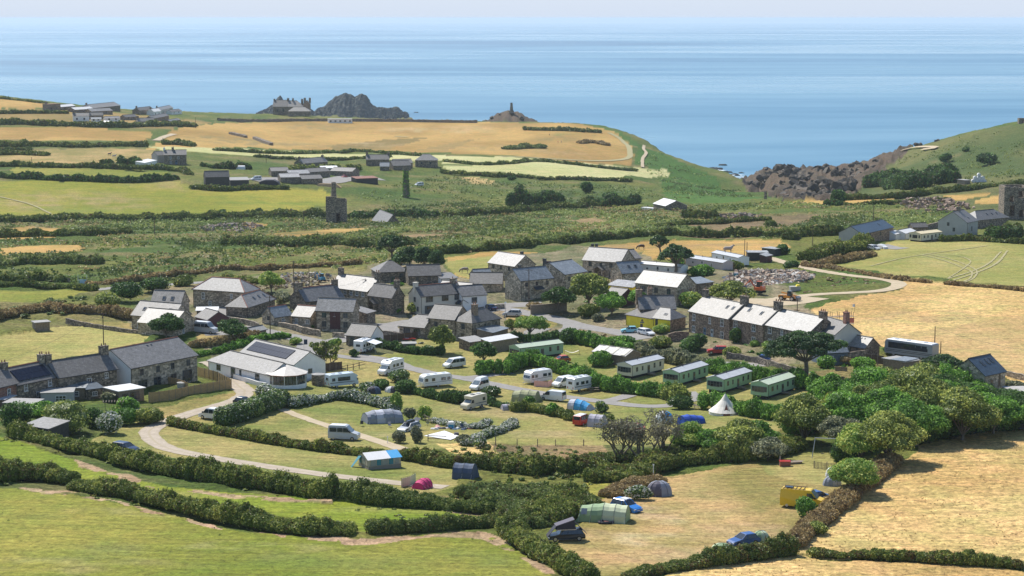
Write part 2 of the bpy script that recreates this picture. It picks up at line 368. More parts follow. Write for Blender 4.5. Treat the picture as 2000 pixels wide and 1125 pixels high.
REGIONS = [  # name of the piece of ground, kind, outline in the photograph
 ('headland','head',[(1650,392),(1700,330),(1740,302),(1800,283),(1900,259),(2000,242),(2400,222),(2400,450),(1950,452),(1850,405),(1760,398)]),
 ('cliff','rock',[(1440,350,1420),(1450,350,1560),(1480,340,1640),(1545,330,1620),(1650,330,1560),(1745,300,1500),(1790,290,1400),(1760,308),(1735,325),(1715,350),(1680,372),(1630,394),(1530,392),(1490,388,1200)]),
 ('green_slope','slope',[(1150,243),(1222,263),(1300,301),(1400,346),(1492,387),(1440,395),(1300,392),(1290,350),(1306,335),(1240,322),(1250,290),(1200,258)]),
 ('field','golf',[(285,292),(330,258),(420,240),(560,236),(700,234),(930,238),(1000,239.5),(1130,242),(1205,259),(1240,295),(1234,322),(1100,316),(900,300),(700,292),(480,288)]),
 ('field','golfd',[(640,285),(760,272),(840,268),(760,292),(650,296)]),
 ('field','golfd',[(820,292),(900,276),(935,271),(870,296)]),
 ('field','golf',[(0,247),(150,249),(285,257),(300,262),(278,278),(100,275),(0,273),(-300,272),(-300,245)]),
 ('field','golf',[(-300,183),(0,187),(90,202),(92,212),(0,212),(-300,210)]),
 ('field','golfd',[(0,214),(90,213),(250,222),(330,232),(420,238),(330,255),(150,246),(0,245),(-300,244),(-300,212)]),
 ('field','campdry',[(70,293),(200,290),(300,292),(310,310),(290,318),(170,322),(0,317),(-300,315),(-300,305)]),
 ('field','bean',[(285,287),(420,289),(620,297),(860,303),(980,310),(960,314),(700,311),(560,310),(330,295)]),
 ('field','bean',[(860,305),(1000,307),(1130,318),(1300,330),(1306,340),(1290,346),(1180,335),(980,322),(862,318)]),
 ('field','bean',[(868,324),(1000,319),(1150,324),(1262,339),(1210,350),(1100,349),(980,338),(872,333)]),
 ('field','strawp',[(890,344),(930,347),(975,355),(960,359),(920,357)]),
 ('field','green',[(30,327),(200,330),(335,339),(310,347),(180,351),(20,345)]),
 ('field','greent',[(-300,350),(0,353),(200,353),(345,356),(375,366),(500,369),(632,371),(650,400),(560,413),(300,419),(0,423),(-300,425)]),
 ('patch','golf',[(0,448),(60,443),(148,450),(140,462),(40,468),(-100,470)]),
 ('patch','golf',[(470,432),(525,437),(500,448),(480,446)]),
 ('patch','golf',[(520,457),(600,451),(700,446),(735,446),(690,456),(590,464)]),
 ('patch','golf',[(0,485),(60,480),(160,478),(150,492),(0,497)]),
 ('patch','scrubdry',[(760,458),(850,455),(880,462),(790,467)]),
 ('patch','scrubdry',[(1100,430),(1160,425),(1200,432),(1150,440)]),
 ('patch','golf',[(1540,395),(1650,388),(1745,387),(1700,396),(1600,400)]),
 ('patch','golf',[(1838,382),(1930,377),(1925,384),(1850,392)]),
 ('patch','golf',[(1905,390),(1960,378),(1962,400),(1900,398)]),
 ('patch','scrubdry',[(1330,440),(1450,425),(1600,420),(1560,440),(1400,452)]),
 ('patch','scrubdry',[(1200,455),(1400,450),(1620,458),(1500,466),(1300,464)]),
 ('field','golf',[(865,505),(950,492),(1060,492),(1180,478),(1320,470),(1530,470),(1545,482),(1490,488),(1450,500),(1280,505),(1240,520),(1100,532),(960,552),(890,538)]),
 ('field','mown',[(868,512),(950,500),(1100,500),(1090,525),(960,550),(890,536)]),
 ('field','green',[(-300,566),(0,567),(110,566),(185,568),(150,578),(60,592),(-300,600)]),
 ('field','mown',[(-300,660),(0,657),(130,634),(200,640),(300,656),(270,672),(210,684),(120,700),(0,722),(-300,740)]),
 ('lawn','campdry',[(135,628),(200,624),(258,632),(255,644),(170,636)]),
 ('field','mown',[(1615,517),(1700,492),(1745,470),(1850,466),(2000,472),(2400,476),(2400,580),(2000,558),(1900,551),(1750,537)]),
 ('field','straw',[(1575,605),(1640,585),(1760,565),(1770,545),(1900,556),(2000,563),(2400,590),(2400,800),(2000,765),(1960,738),(1850,695),(1650,672),(1600,640)]),
 ('field','strawp',[(1690,672),(1760,655),(1880,635),(2000,614),(2400,580),(2400,790),(2000,735),(1850,695)]),
 ('patch','straw',[(1120,650),(1150,640),(1200,640),(1240,655),(1210,668),(1140,664)]),
 ('village_ground','garden',[(470,545),(560,540),(700,535),(760,500),(860,505),(880,535),(940,552),(1000,500),(1140,480),(1250,490),(1290,510),(1420,505),(1560,575),(1570,600),(1640,650),(1650,690),(1560,715),(1400,720),(1320,700),(1240,660),(1100,660),(900,690),(640,690),(500,700),(410,700),(380,640),(250,640),(250,600),(330,560)]),
 # the camp site
 ('camp_ground','camp',[(640,690),(800,690),(960,690),(1060,680),(1100,670),(1250,690),(1330,710),(1420,720),(1560,745),(1640,760),(1640,800),(1560,830),(1500,845),(1420,840),(1330,868),(1180,872),(950,872),(850,880),(760,890),(640,870),(500,845),(420,830),(330,820),(460,755),(520,745),(600,745)]),
 ('camp_ground','camp',[(165,862),(300,805),(330,822),(430,842),(520,860),(640,880),(760,895),(880,905),(900,945),(800,975),(700,965),(560,935),(450,915),(330,897),(230,885)]),
 ('verge','campdry',[(300,800),(380,780),(455,765),(460,775),(400,790),(330,820),(290,815)]),
 ('lawn','campdry',[(1060,612),(1080,614),(1088,632),(1075,642),(1050,640),(985,622),(990,610)]),
 ('lawn','campdry',[(380,650),(430,655),(420,672),(390,672)]),
 ('lawn','camp',[(820,660),(920,665),(925,690),(800,690)]),
 ('camp_ground','campdry',[(1080,1055),(1140,1010),(1150,985),(1230,960),(1290,930),(1400,915),(1500,898),(1580,875),(1640,868),(1655,900),(1655,950),(1640,985),(1560,1045),(1480,1068),(1400,1085),(1300,1105),(1230,1140),(1165,1130),(1090,1075)]),
 ('camp_ground','camp',[(1480,905),(1580,875),(1645,870),(1655,950),(1600,950),(1500,930)]),
 ('lawn','green',[(1085,958),(1140,942),(1220,942),(1185,975),(1130,972)]),
 ('verge','straw',[(850,868),(960,865),(970,885),(880,888)]),
 ('verge','scrubdry',[(960,868),(1180,872),(1190,895),(1000,905)]),
 # foreground fields
 ('field','greenb',[(-300,830),(0,852),(80,880),(150,903),(230,925),(330,950),(480,962),(700,985),(900,1000),(1000,1005),(960,1020),(840,1032),(720,1040),(600,1015),(400,985),(160,938),(0,918),(-300,895)]),
 ('field','green',[(-300,950),(0,952),(150,965),(350,1005),(480,1038),(690,1058),(850,1047),(950,1045),(1010,1070),(1080,1130),(1150,1300),(-300,1300)]),
 ('field_margin','earth',[(30,953),(140,958),(345,1000),(480,1033),(690,1052),(850,1043),(950,1040),(1010,1062),(1100,1135),(1075,1132),(1000,1076),(940,1053),(850,1052),(690,1064),(480,1044),(350,1010),(150,968),(40,960)]),
 ('field_margin','earth',[(140,900),(230,925),(330,950),(480,967),(640,983),(640,989),(480,974),(330,957),(230,936),(150,915)]),
 ('field_margin','earth',[(780,985),(900,994),(1000,1002),(960,1010),(880,1003),(780,991)]),
 ('field','straw',[(1545,1075),(1580,1045),(1650,1000),(1740,905),(1800,870),(1880,850),(2000,838),(2400,800),(2400,1150),(1990,1110),(1800,1092),(1600,1086)]),
 ('field','straw',[(1240,1145),(1330,1110),(1430,1092),(1545,1078),(1600,1088),(1800,1096),(1990,1115),(2400,1160),(2400,1400),(1000,1400)]),
]
ROADS = [  # name, line in the photograph, width, surface, lift, step, columns
 ('track', [(452,752),(478,768),(455,784),(400,800),(350,815),(300,836),(292,850),(318,872),(380,888),(500,908),(640,928),(780,944),(870,952)], 3.4, 'GRAVEL'),
 ('track', [(400,706),(420,712),(455,745),(480,765)], 4.2, 'GRAVEL', 0.06),
 ('path', [(548,798),(590,815),(660,838),(720,856),(800,882)], (2.0, 3.0), 'SAND', 0.05),
 ('road', [(186,566),(240,561),(330,556),(430,549),(470,545)], 4.5, 'TARMAC'),
 ('road', [(470,560),(440,600),(420,640),(480,640),(560,655),(640,668),(700,652),(745,640),(790,630),(860,622),(930,612),(975,603),(1030,612),(1080,622),(1140,638),(1200,648),(1260,662)], 5.0, 'TARMAC'),
 ('road', [(560,655),(600,672),(585,690),(560,700),(600,690),(650,694)], 4.6, 'TARMAC', 0.058),
 ('road', [(735,632),(750,650),(790,648),(760,662)], 9.0, 'TARMAC', 0.066),
 ('road', [(940,600),(1000,596),(1060,594)], 6.5, 'TARMAC', 0.06),
 ('road', [(1120,632),(1110,645),(1060,657),(1040,650),(1060,641)], 4.5, 'TARMAC', 0.07),
 ('road', [(1310,705),(1370,708),(1440,712),(1500,712)], 4.2, 'TARMAC', 0.06),
 ('camp_road', [(600,688),(680,698),(740,706),(800,719),(850,731),(905,739),(960,750),(1020,762),(1100,775),(1180,785),(1250,793),(1310,792),(1352,778),(1340,766)], 3.6, 'TARMAC', 0.062),
 ('camp_road', [(800,719),(770,706),(740,700),(700,694)], 3.0, 'TARMAC', 0.072),
 ('camp_road', [(905,739),(950,734),(1000,728)], 3.0, 'TARMAC', 0.075),
 ('camp_road', [(1180,785),(1210,778),(1230,772)], 3.2, 'TARMAC', 0.075),
 ('yard', [(390,640),(430,645),(440,655)], 9.0, 'TARMAC', 0.07),
 ('yard', [(490,352),(560,350),(640,355),(700,345),(730,352)], 14.0, 'TARMAC', 0.25, 3),
 ('yard', [(1440,590),(1520,590),(1580,580)], 13.0, 'SAND', 0.07),
 ('track', [(1530,582),(1600,575),(1660,572),(1720,568),(1752,560),(1752,552),(1720,545),(1660,538),(1590,527),(1530,512),(1500,503)], 4.0, 'SAND', 0.08),
 ('footpath', [(1258,285),(1257,292),(1262,300),(1255,312),(1255,328)], 2.4, 'SAND', 0.7, 4, 3),
 ('footpath', [(1760,297),(1790,290),(1830,291),(1800,295)], 2.5, 'SAND', 1.2, 4, 3),
 ('track', [(305,275),(320,268),(340,262)], 5.0, 'SAND', 0.3, 3),
 ('driveway', [(1715,478),(1740,484),(1765,486)], 7.0, 'TARMAC', 0.08),
 ('wheel_track',[(1800,498),(1840,508),(1880,523),(1898,532),(1893,545),(1870,555)],.5,'PALE',.12),
 ('wheel_track',[(1808,496),(1850,505),(1892,520),(1908,531),(1900,545),(1876,555)],.5,'PALE',.12),
 ('wheel_track',[(1700,520),(1760,505),(1810,497),(1880,487),(1930,480)],.6,'PALE',.12),
 ('wheel_track',[(1850,545),(1900,530),(1935,512),(1955,492)],.6,'PALE',.12),
 ('wheel_track',[(1862,548),(1915,530),(1950,512),(1968,490)],.6,'PALE',.12),
 ('wheel_track',[(1820,495),(1870,500),(1895,510),(1885,522),(1850,545)],.4,'PALE',.12),
 ('wheel_track',[(0,385),(60,400),(100,418)],1.0,'PALE',.25),
 ('course_path',[(1190,260),(1215,275),(1230,295),(1215,312),(1100,312),(980,306)],4,'PALE',.3,4),
 ('bunker',[(772,267),(786,268),(797,268)],5,'PALE',.35,3),
]
def px_poly(pts, n=1):
 out = []
 for q in pts:
  g = Vector(at_depth(*q)) if len(q) > 2 else G(*q); out.append((g.x, g.y))
 return np.array(out)
def smooth_line(P, step=1.0):
 P = [np.array(p, float) for p in P]
 if len(P) == 2: Q = P
 else:
  Q = []
  E = [2 * P[0] - P[1]] + P + [2 * P[-1] - P[-2]]
  for i in range(1, len(E) - 2):
   n = max(2, int(np.linalg.norm(E[i + 1] - E[i]) / step))
   for k in range(n):
    t = k / n; a, b, c, d = E[i - 1], E[i], E[i + 1], E[i + 2]
    Q.append(0.5 * (2 * b + (c - a) * t + (2 * a - 5 * b + 4 * c - d) * t * t + (3 * b - a - 3 * c + d) * t ** 3))
  Q.append(P[-1])
 out = [Q[0]]
 for q in Q[1:]:
  d = np.linalg.norm(q - out[-1]); n = max(1, int(d / step)); s = out[-1].copy()
  for k in range(1, n + 1): out.append(s + (q - s) * k / n)
 return np.array(out)
def px_line(pts, step=1.0):
 return smooth_line([(G(x, y).x, G(x, y).y) for x, y in pts], step)
def _road_cells():
 """a coarse map of how far each spot is from a lane"""
 pts = []; wd = []
 for r in ROADS:
  l = px_line(r[1], 1.5); w = max(r[2]) if hasattr(r[2], '__len__') else r[2]
  pts.append(l); wd.append(np.full(len(l), w / 2))
 return np.vstack(pts), np.concatenate(wd)
ROADP, ROADW = _road_cells()
_rgx = np.arange(-520, 520, 1.5); _rgy = np.arange(150, 1900, 1.5); _RD = np.full((len(_rgy), len(_rgx)), 99.0, np.float32)
for (_x, _y), _w in zip(ROADP, ROADW):
 _i = int((_x + 520) / 1.5); _j = int((_y - 150) / 1.5); _k = int(_w / 1.5) + 5
 _s = np.s_[max(0, _j - _k):_j + _k + 1, max(0, _i - _k):_i + _k + 1]
 _yy = _rgy[_s[0]][:, None]; _xx = _rgx[_s[1]][None]
 _RD[_s] = np.minimum(_RD[_s], np.hypot(_xx - _x, _yy - _y) - _w)
def road_dist(x, y):
 i = np.clip(((x + 520) / 1.5).round().astype(int), 0, len(_rgx) - 1); j = np.clip(((y - 150) / 1.5).round().astype(int), 0, len(_rgy) - 1)
 return _RD[j, i]
def clear_of_roads(x, y, d): return road_dist(x, y) > d
def class_colour(cls, x, y, seed=0):
 a, b, sc, tx = CLS[cls]; a = np.array(a); b = np.array(b)
 t = wnoise(x, y * 0.6, 11 + seed, sc, 4); t = np.clip((t - 0.5) * 2.6 + 0.5, 0, 1)[:, None]
 return a * (1 - t) + b * t
DRY = [(450,275,110,8,(.22,.19,.08),.7),(620,250,90,5,(.24,.20,.09),.6),(560,280,120,5,(.24,.20,.09),.6),(850,255,120,5,(.50,.38,.20),.6),(1000,290,140,7,(.25,.20,.09),.5),(720,282,80,5,(.50,.37,.20),.6),(250,1000,140,8,(.36,.31,.13),.6),(500,1070,160,9,(.36,.31,.13),.6),(150,1095,200,10,(.34,.30,.12),.5),(400,965,140,7,(.33,.30,.10),.5),(750,1000,120,6,(.33,.30,.10),.5),(1600,350,60,10,(.10,.12,.045),.8),(1560,380,60,5,(.12,.14,.05),.7),(250,480,120,7,(.34,.26,.12),.7),(900,440,120,6,(.33,.26,.12),.7),(1200,440,100,6,(.33,.26,.12),.6),(100,440,120,6,(.30,.22,.11),.6),
 (1275,1052,80,16,(.56,.45,.27),.8),(1290,1016,60,7,(.56,.45,.27),.7),(1480,1000,120,12,(.40,.30,.15),.5),(1150,1045,60,10,(.45,.33,.18),.5),
   # soft dry or lush tints inside other ground: column, row, half width, half height, colour, strength
 (120,395,200,22,(.36,.27,.12),.7),(350,360,120,14,(.36,.27,.12),.6),(480,392,220,10,(.16,.21,.03),.8),(150,410,120,8,(.17,.22,.03),.6),
 (300,840,90,14,(.34,.27,.11),.5),(560,850,90,16,(.38,.29,.13),.5),(980,800,160,18,(.40,.30,.15),.6),(1060,850,100,10,(.38,.30,.15),.5),
 (640,800,70,10,(.17,.20,.05),.7),(700,850,90,8,(.42,.33,.19),.6),(1250,1000,100,16,(.47,.34,.19),.7),(1450,1040,120,24,(.47,.33,.18),.6),
 (1330,1085,140,20,(.47,.33,.18),.6),(1400,960,120,16,(.22,.20,.07),.4),(350,1080,300,25,(.2,.21,.07),.5),(700,1100,200,20,(.16,.20,.045),.5),
 (100,1000,120,16,(.15,.20,.04),.5),(60,1110,160,14,(.34,.27,.13),.55),(930,1090,90,22,(.15,.20,.05),.5),(880,975,90,6,(.38,.27,.15),.6),
 (1870,505,130,18,(.30,.29,.11),.6),(1700,520,80,12,(.33,.29,.09),.6),(1800,620,120,18,(.30,.24,.12),.6),(1620,620,60,20,(.42,.30,.15),.5),
 (30,610,90,14,(.19,.17,.07),.6),(330,560,150,10,(.30,.23,.10),.6),(430,530,160,9,(.28,.20,.10),.6),(620,530,120,10,(.36,.26,.12),.6),(820,515,60,16,(.32,.22,.11),.6),
 (60,500,90,8,(.17,.15,.06),.5),(480,500,160,8,(.24,.18,.09),.6),(700,500,160,8,(.22,.18,.08),.5),(1050,480,160,6,(.09,.14,.035),.7),(900,470,220,8,(.08,.14,.03),.7),
 (1300,480,260,6,(.26,.19,.1),.5),(950,435,160,8,(.10,.15,.04),.7),(1350,415,200,10,(.09,.14,.035),.6),(1500,455,180,7,(.10,.16,.035),.7),(1500,436,120,5,(.2,.14,.09),.5),
 (850,400,120,12,(.10,.12,.045),.6),(1150,385,150,14,(.065,.10,.03),.8),(1000,365,220,10,(.10,.13,.045),.5),(560,455,120,10,(.07,.11,.03),.6),(480,478,180,8,(.06,.12,.025),.8),
 (1080,270,60,7,(.22,.18,.07),.6),(1110,263,26,2.2,(.2,.21,.06),.9),(600,242,40,2,(.2,.19,.07),.8),(1100,300,80,5,(.46,.3,.14),.5),(900,250,160,5,(.5,.33,.17),.4),
 (1780,350,90,14,(.17,.13,.06),.5),(1850,308,40,4,(.32,.24,.12),.6),(1900,330,70,10,(.08,.12,.035),.6),(1760,360,30,20,(.13,.09,.06),.5)]
def build_ground():
 # vertex rows closer together in the distance, as the eye sees them
 pxs = np.concatenate([np.linspace(-2600, -80, 44)[:-1], np.linspace(-80, 2080, 820), np.linspace(2080, 4600, 44)[1:]])
 tx = (pxs - 1000) / FOC
 ys = np.concatenate([np.linspace(70, 205, 12)[:-1], 1.0 / np.linspace(1 / 205.0, 1 / 2280.0, 560)])
 TX, Y = np.meshgrid(tx, ys); X = TX * Y
 x = X.ravel(); y = Y.ravel(); z = gh(x, y); nrow, ncol = X.shape
 sdv = bil(_SD, x, y)
 # warp so that no boundary is ruler straight
 wx = (wnoise(x, y, 3, 9.0, 3) - .5); wy = (wnoise(x, y, 4, 9.0, 3) - .5); amp = 2.2 + y * 0.0035
 xw = x + wx * amp; yw = y + wy * amp * 1.6
 col = class_colour('scrub', x, y); tex = np.full(len(x), 1.0); reg = np.zeros(len(x), int); rough = np.ones(len(x))
 names = ['scrubland']
 fl = wnoise(x * 0.5, y, 21, 16.0, 4); k = np.clip((fl - 0.56) * 7, 0, 1)[:, None] * 0.55
 col = col * (1 - k) + np.array((.25, .185, .09)) * k
 fl = wnoise(x * 0.6, y, 22, 11.0, 4); k = np.clip((fl - 0.55) * 8, 0, 1)[:, None] * 0.6
 col = col * (1 - k) + np.array((.06, .115, .022)) * k
 for ri, (nm, cls, pts) in enumerate(REGIONS):
  P = px_poly(pts); m = inpoly(xw, yw, P)
  if nm == 'field_margin': m &= wnoise(x, y, 61, 4.0, 3) > .42
  if not m.any(): continue
  names.append(nm); reg[m] = len(names) - 1
  col[m] = class_colour(cls, x[m], y[m], ri); tex[m] = CLS[cls][3]
  rough[m] = 0.15 if cls in ('golf', 'golfd', 'bean', 'green', 'greenb', 'greent', 'mown', 'camp', 'campdry', 'lane', 'sand', 'strawp') else (0.3 if cls == 'straw' else (2.2 if cls == 'rock' else .8))
 vx, vy = to_px(x, y, z)
 onsc = ~np.isin(reg, [i for i, n in enumerate(names) if n == 'cliff'])
 for (cx, cy, hw, hh, c, s) in DRY:
  g = G(cx, cy); g2 = G(cx, cy + hh * 0.7); rx = hw * g.y / FOC; ry = max(3.0, abs(g.y - g2.y) * 1.4)
  rr = ((xw - g.x) / rx) ** 2 + ((yw - g.y) / ry) ** 2
  t = np.clip(1.25 - rr, 0, 1) * s * np.clip((wnoise(x, y, cx, 7.0, 4) - .32) * 3.2, 0, 1) * onsc
  col = col * (1 - t[:, None]) + np.array(c) * t[:, None]
 # rock where the coast falls to the sea, except on the grassy slope above the cove
 gs = inpoly(x, y, np.array([tuple(at_depth(px, 300, D)[:2]) for px, D in [(1090,1640),(1120,1900),(1225,1760),(1310,1670),(1410,1580),(1475,1500),(1530,1330),(1500,1150),(1300,1000),(1200,1300)]]))
 t = np.clip((8 - sdv) / 14.0, 0, 1) * (1 - gs * np.clip((sdv + 34) / 8, 0, 1)); t = np.clip(t + (wnoise(x, y, 8, 12, 3) - .5) * (1 - gs), 0, 1) * (sdv < 24)
 m997 = at_depth(997, 215, 1985); t = np.maximum(t, np.exp(-(((x - m997[0]) / 24) ** 2 + ((y - m997[1]) / 40) ** 2)) > .25)
 rc = class_colour('rock', x, y, 5)
 col = col * (1 - t[:, None]) + rc * t[:, None]; rough = rough + t * 2.0
 # relief: hummocks on the scrub, crags on the rock, next to nothing on the fields
 near = np.clip(y / 400.0, 0.35, 1)
 hum = (wnoise(x, y, 31, 14, 3) - .5) * 2.4 * near + (wnoise(x, y, 32, 3.0, 2) - .5) * 0.5
 crag = (wnoise(x, y, 33, 22, 4) - .5) * 5.0 - np.abs(wnoise(x * 1.2, y, 34, 13, 4) - .5) * 16 + 2
 rough = rough * np.clip(road_dist(x, y) / 3.0, 0, 1)
 z = z + hum * np.clip(rough, 0, 1) + crag * np.clip(rough - 1, 0, 1.5)
 # spoil heap and cairn shapes
 V = np.stack([x, y, z], 1)
 ii = np.arange((nrow - 1) * (ncol - 1)); r = ii // (ncol - 1); c = ii % (ncol - 1); a = r * ncol + c
 F = np.stack([a, a + 1, a + ncol + 1, a + ncol], 1)
 keep = (z[F].max(1) > -11); F = F[keep]
 fr = reg[F[:, 0]]; tint = np.stack([tex, np.clip(rough / 3, 0, 1), np.zeros(len(x))], 1)
 gm = ground_mat()
 for k in range(len(names)):
  f = F[fr == k]
  if len(f) == 0: continue
  u, inv = np.unique(f, return_inverse=True)
  me = np_mesh(names[k], V[u], inv.reshape(-1, 4), tint=tint[u], col=col[u], smooth=True)
  o = link_mesh(names[k], me, mat=gm); o['kind'] = 'structure'
def ground_mat():
 m, nt, N, L, bs = new_mat('turf, scrub, soil and rock')
 a = N.new('ShaderNodeAttribute'); a.attribute_name = 'col'
 t = N.new('ShaderNodeAttribute'); t.attribute_name = 'tint'; sp = N.new('ShaderNodeSeparateColor'); L.new(t.outputs['Color'], sp.inputs[0])
 p = geo_pos(nt)
 n1 = noise(nt, 0.9, 5, 0.72, p); n2 = noise(nt, 0.16, 4, 0.6, p, 0.4); n3 = noise(nt, 2.0, 4, 0.75, geo_pos(nt, (1.0, 0.6, 1)), 0.8)
 r1 = ramp(nt, n1.outputs[0], [(0.3, 0.42), (0.5, 1.0), (0.70, 1.6)])
 r3 = ramp(nt, n3.outputs[0], [(0.32, 0.40), (0.46, 0.95), (0.55, 1.05), (0.7, 1.5)])
 c1 = mix(nt, a.outputs['Color'], r1.outputs[0], sp.outputs[0], 'MULTIPLY')
 c2 = mix(nt, c1, r3.outputs[0], 0.75, 'MULTIPLY')
 r2 = ramp(nt, n2.outputs[0], [(0.35, (0.86, 0.95, 0.86)), (0.65, (1.12, 1.04, 1.08))])
 c3 = mix(nt, c2, r2.outputs[0], 1.0, 'MULTIPLY')
 gp = N.new('ShaderNodeNewGeometry'); mp = N.new('ShaderNodeMapping'); mp.inputs['Rotation'].default_value = (0, 0, 0.5); mp.inputs['Scale'].default_value = (0.05, 0.9, 1); L.new(gp.outputs['Position'], mp.inputs['Vector'])
 n4 = noise(nt, 1.0, 3, 0.6, mp.outputs[0], 0.3); r4 = ramp(nt, n4.outputs[0], [(0.35, 0.80), (0.5, 1.0), (0.65, 1.17)]); c3 = mix(nt, c3, r4.outputs[0], 0.8, 'MULTIPLY')
 L.new(c3, bs.inputs['Base Color']); bs.inputs['Roughness'].default_value = 0.95; bs.inputs['Specular IOR Level'].default_value = 0.12
 ad = N.new('ShaderNodeMath'); ad.operation = 'MULTIPLY_ADD'; L.new(n3.outputs[0], ad.inputs[0]); ad.inputs[1].default_value = 0.35; L.new(n1.outputs[0], ad.inputs[2])
 b = N.new('ShaderNodeBump'); b.inputs['Distance'].default_value = 0.55; L.new(ad.outputs[0], b.inputs['Height'])
 mt = N.new('ShaderNodeMath'); mt.operation = 'MULTIPLY'; L.new(sp.outputs[0], mt.inputs[0]); mt.inputs[1].default_value = 0.85
 L.new(mt.outputs[0], b.inputs['Strength']); L.new(b.outputs[0], bs.inputs['Normal'])
 return m
build_ground()

# ---------------------------------------------------------------- the sea
def build_sea():
 m, nt, N, L, bs = new_mat('sea water')
 p = geo_pos(nt, (0.00022, 0.00045, 1)); s = noise(nt, 1.0, 5, 0.5, p, 1.4)
 p2 = geo_pos(nt, (0.002, 0.006, 1)); s2 = noise(nt, 1.0, 4, 0.55, p2, 0.6)
 av = N.new('ShaderNodeMath'); av.operation = 'MULTIPLY_ADD'; L.new(s2.outputs[0], av.inputs[0]); av.inputs[1].default_value = 0.22; L.new(s.outputs[0], av.inputs[2])
 r = ramp(nt, av.outputs[0], [(0.42, (0.02, 0.12, 0.22)), (0.54, (0.06, 0.20, 0.31)), (0.64, (0.10, 0.255, 0.35)), (0.78, (0.18, 0.32, 0.40))])
 L.new(r.outputs[0], bs.inputs['Base Color'])
 rr = ramp(nt, av.outputs[0], [(0.45, 0.45), (0.72, 0.22)]); L.new(rr.outputs[0], bs.inputs['Roughness'])
 bs.inputs['IOR'].default_value = 1.33
 w = noise(nt, 1.0, 4, 0.7, geo_pos(nt, (0.05, 0.12, 1))); bump(nt, w.outputs[0], 0.35, 2.0, bs)
 # a fan of quads, finer near the coast, out to sixty kilometres
 ys = np.concatenate([np.linspace(900, 4000, 24), np.geomspace(4200, 60000, 26)])
 xs = np.linspace(-0.9, 0.9, 31)
 V = np.array([(a * y, y, 0.0) for y in ys for a in xs]); n = len(xs)
 F = np.array([(j * n + i, j * n + i + 1, (j + 1) * n + i + 1, (j + 1) * n + i) for j in range(len(ys) - 1) for i in range(n - 1)])
 o = link_mesh('sea', np_mesh('sea', V, F, smooth=True), mat=m); o['kind'] = 'structure'
build_sea()

# ---------------------------------------------------------------- the hazy sea air
HAZE = 0.000045
def build_haze():
 mb = MB(); mb.box(-62000, 62000, -60, 61500, -14, 158.5)
 m = bpy.data.materials.new('sea haze'); m.use_nodes = True; nt = m.node_tree; nt.nodes.clear()
 out = nt.nodes.new('ShaderNodeOutputMaterial'); v = nt.nodes.new('ShaderNodeVolumePrincipled')
 v.inputs['Color'].default_value = (0.74, 0.84, 0.94, 1); v.inputs['Density'].default_value = HAZE; v.inputs['Anisotropy'].default_value = 0.2
 nt.links.new(v.outputs[0], out.inputs['Volume'])
 o = mb.build('haze', m); o['kind'] = 'stuff'; tag(o, 'thin blue sea haze over the whole coast', 'haze')
if HAZE > 0: build_haze()

# ---------------------------------------------------------------- lanes, tracks and paths laid on the ground
def road_mat(name, a, b, scale=0.6, tracks=False):
 m, nt, N, L, bs = new_mat(name)
 n = noise(nt, scale, 5, 0.7, geo_pos(nt)); n2 = noise(nt, 3.5, 3, 0.6, geo_pos(nt))
 r = ramp(nt, n.outputs[0], [(0.35, a), (0.65, b)])
 c = mix(nt, r.outputs[0], [x * 0.7 for x in a], ramp(nt, n2.outputs[0], [(0.5, 0.0), (0.75, 0.5)]).outputs[0])
 if tracks:   # a worn pair of wheel lines with a paler grassy middle
  tc = N.new('ShaderNodeTexCoord'); sx = N.new('ShaderNodeSeparateXYZ'); L.new(tc.outputs['UV'], sx.inputs[0])
  rr = ramp(nt, sx.outputs[0], [(0.0, 0.5), (0.12, 0.0), (0.4, 0.0), (0.5, 0.6), (0.6, 0.0), (0.88, 0.0), (1.0, 0.5)])
  f = mix(nt, (0, 0, 0), rr.outputs[0], ramp(nt, n.outputs[0], [(0.35, 0.2), (0.6, 1.0)]).outputs[0])
  c = mix(nt, c, (0.33, 0.27, 0.14), f)
 L.new(c, bs.inputs['Base Color']); bs.inputs['Roughness'].default_value = 0.92; bs.inputs['Specular IOR Level'].default_value = 0.2
 bump(nt, n2.outputs[0], 0.3, 0.05, bs); return m
def ribbon(name, pts, w, mat, lift=0.05, step=1.2, nx=4, ragged=0.25):
 L_ = px_line(pts, step); T = np.gradient(L_, axis=0); T /= np.linalg.norm(T, axis=1)[:, None] + 1e-9; Nn = np.stack([T[:, 1], -T[:, 0]], 1)
 V, uv = [], []
 for i in range(len(L_)):
  ww = w if not hasattr(w, '__len__') else w[0] + (w[1] - w[0]) * i / len(L_)
  for k in range(nx + 1):
   s = (k / nx - .5) * ww
   if k in (0, nx): s += (RNG.random() - .5) * ragged
   q = L_[i] + Nn[i] * s; V.append((q[0], q[1], ghf(q[0], q[1]) + lift)); uv.append((k / nx, i * step))
 n = nx + 1
 F = [(j * n + i, j * n + i + 1, (j + 1) * n + i + 1, (j + 1) * n + i) for j in range(len(L_) - 1) for i in range(nx)]
 me = np_mesh(name, np.array(V), np.array(F), smooth=True)
 ul = me.uv_layers.new(name='UVMap'); idx = np.zeros(len(me.loops), np.int32); me.loops.foreach_get('vertex_index', idx)
 ul.data.foreach_set('uv', np.array(uv, np.float32)[idx].ravel())
 o = link_mesh(name, me, mat=mat); o['kind'] = 'structure'; return o
GRAVEL = road_mat('pale gravel', (.40,.33,.25), (.52,.44,.34), tracks=True)
TARMAC = road_mat('sun bleached tarmac', (.27,.255,.235), (.34,.32,.295))
PALE = road_mat('worn pale grass', (.37,.33,.16), (.42,.37,.20), 0.9)
SAND = road_mat('trodden sandy soil', (.46,.37,.24), (.55,.45,.31), 0.4)
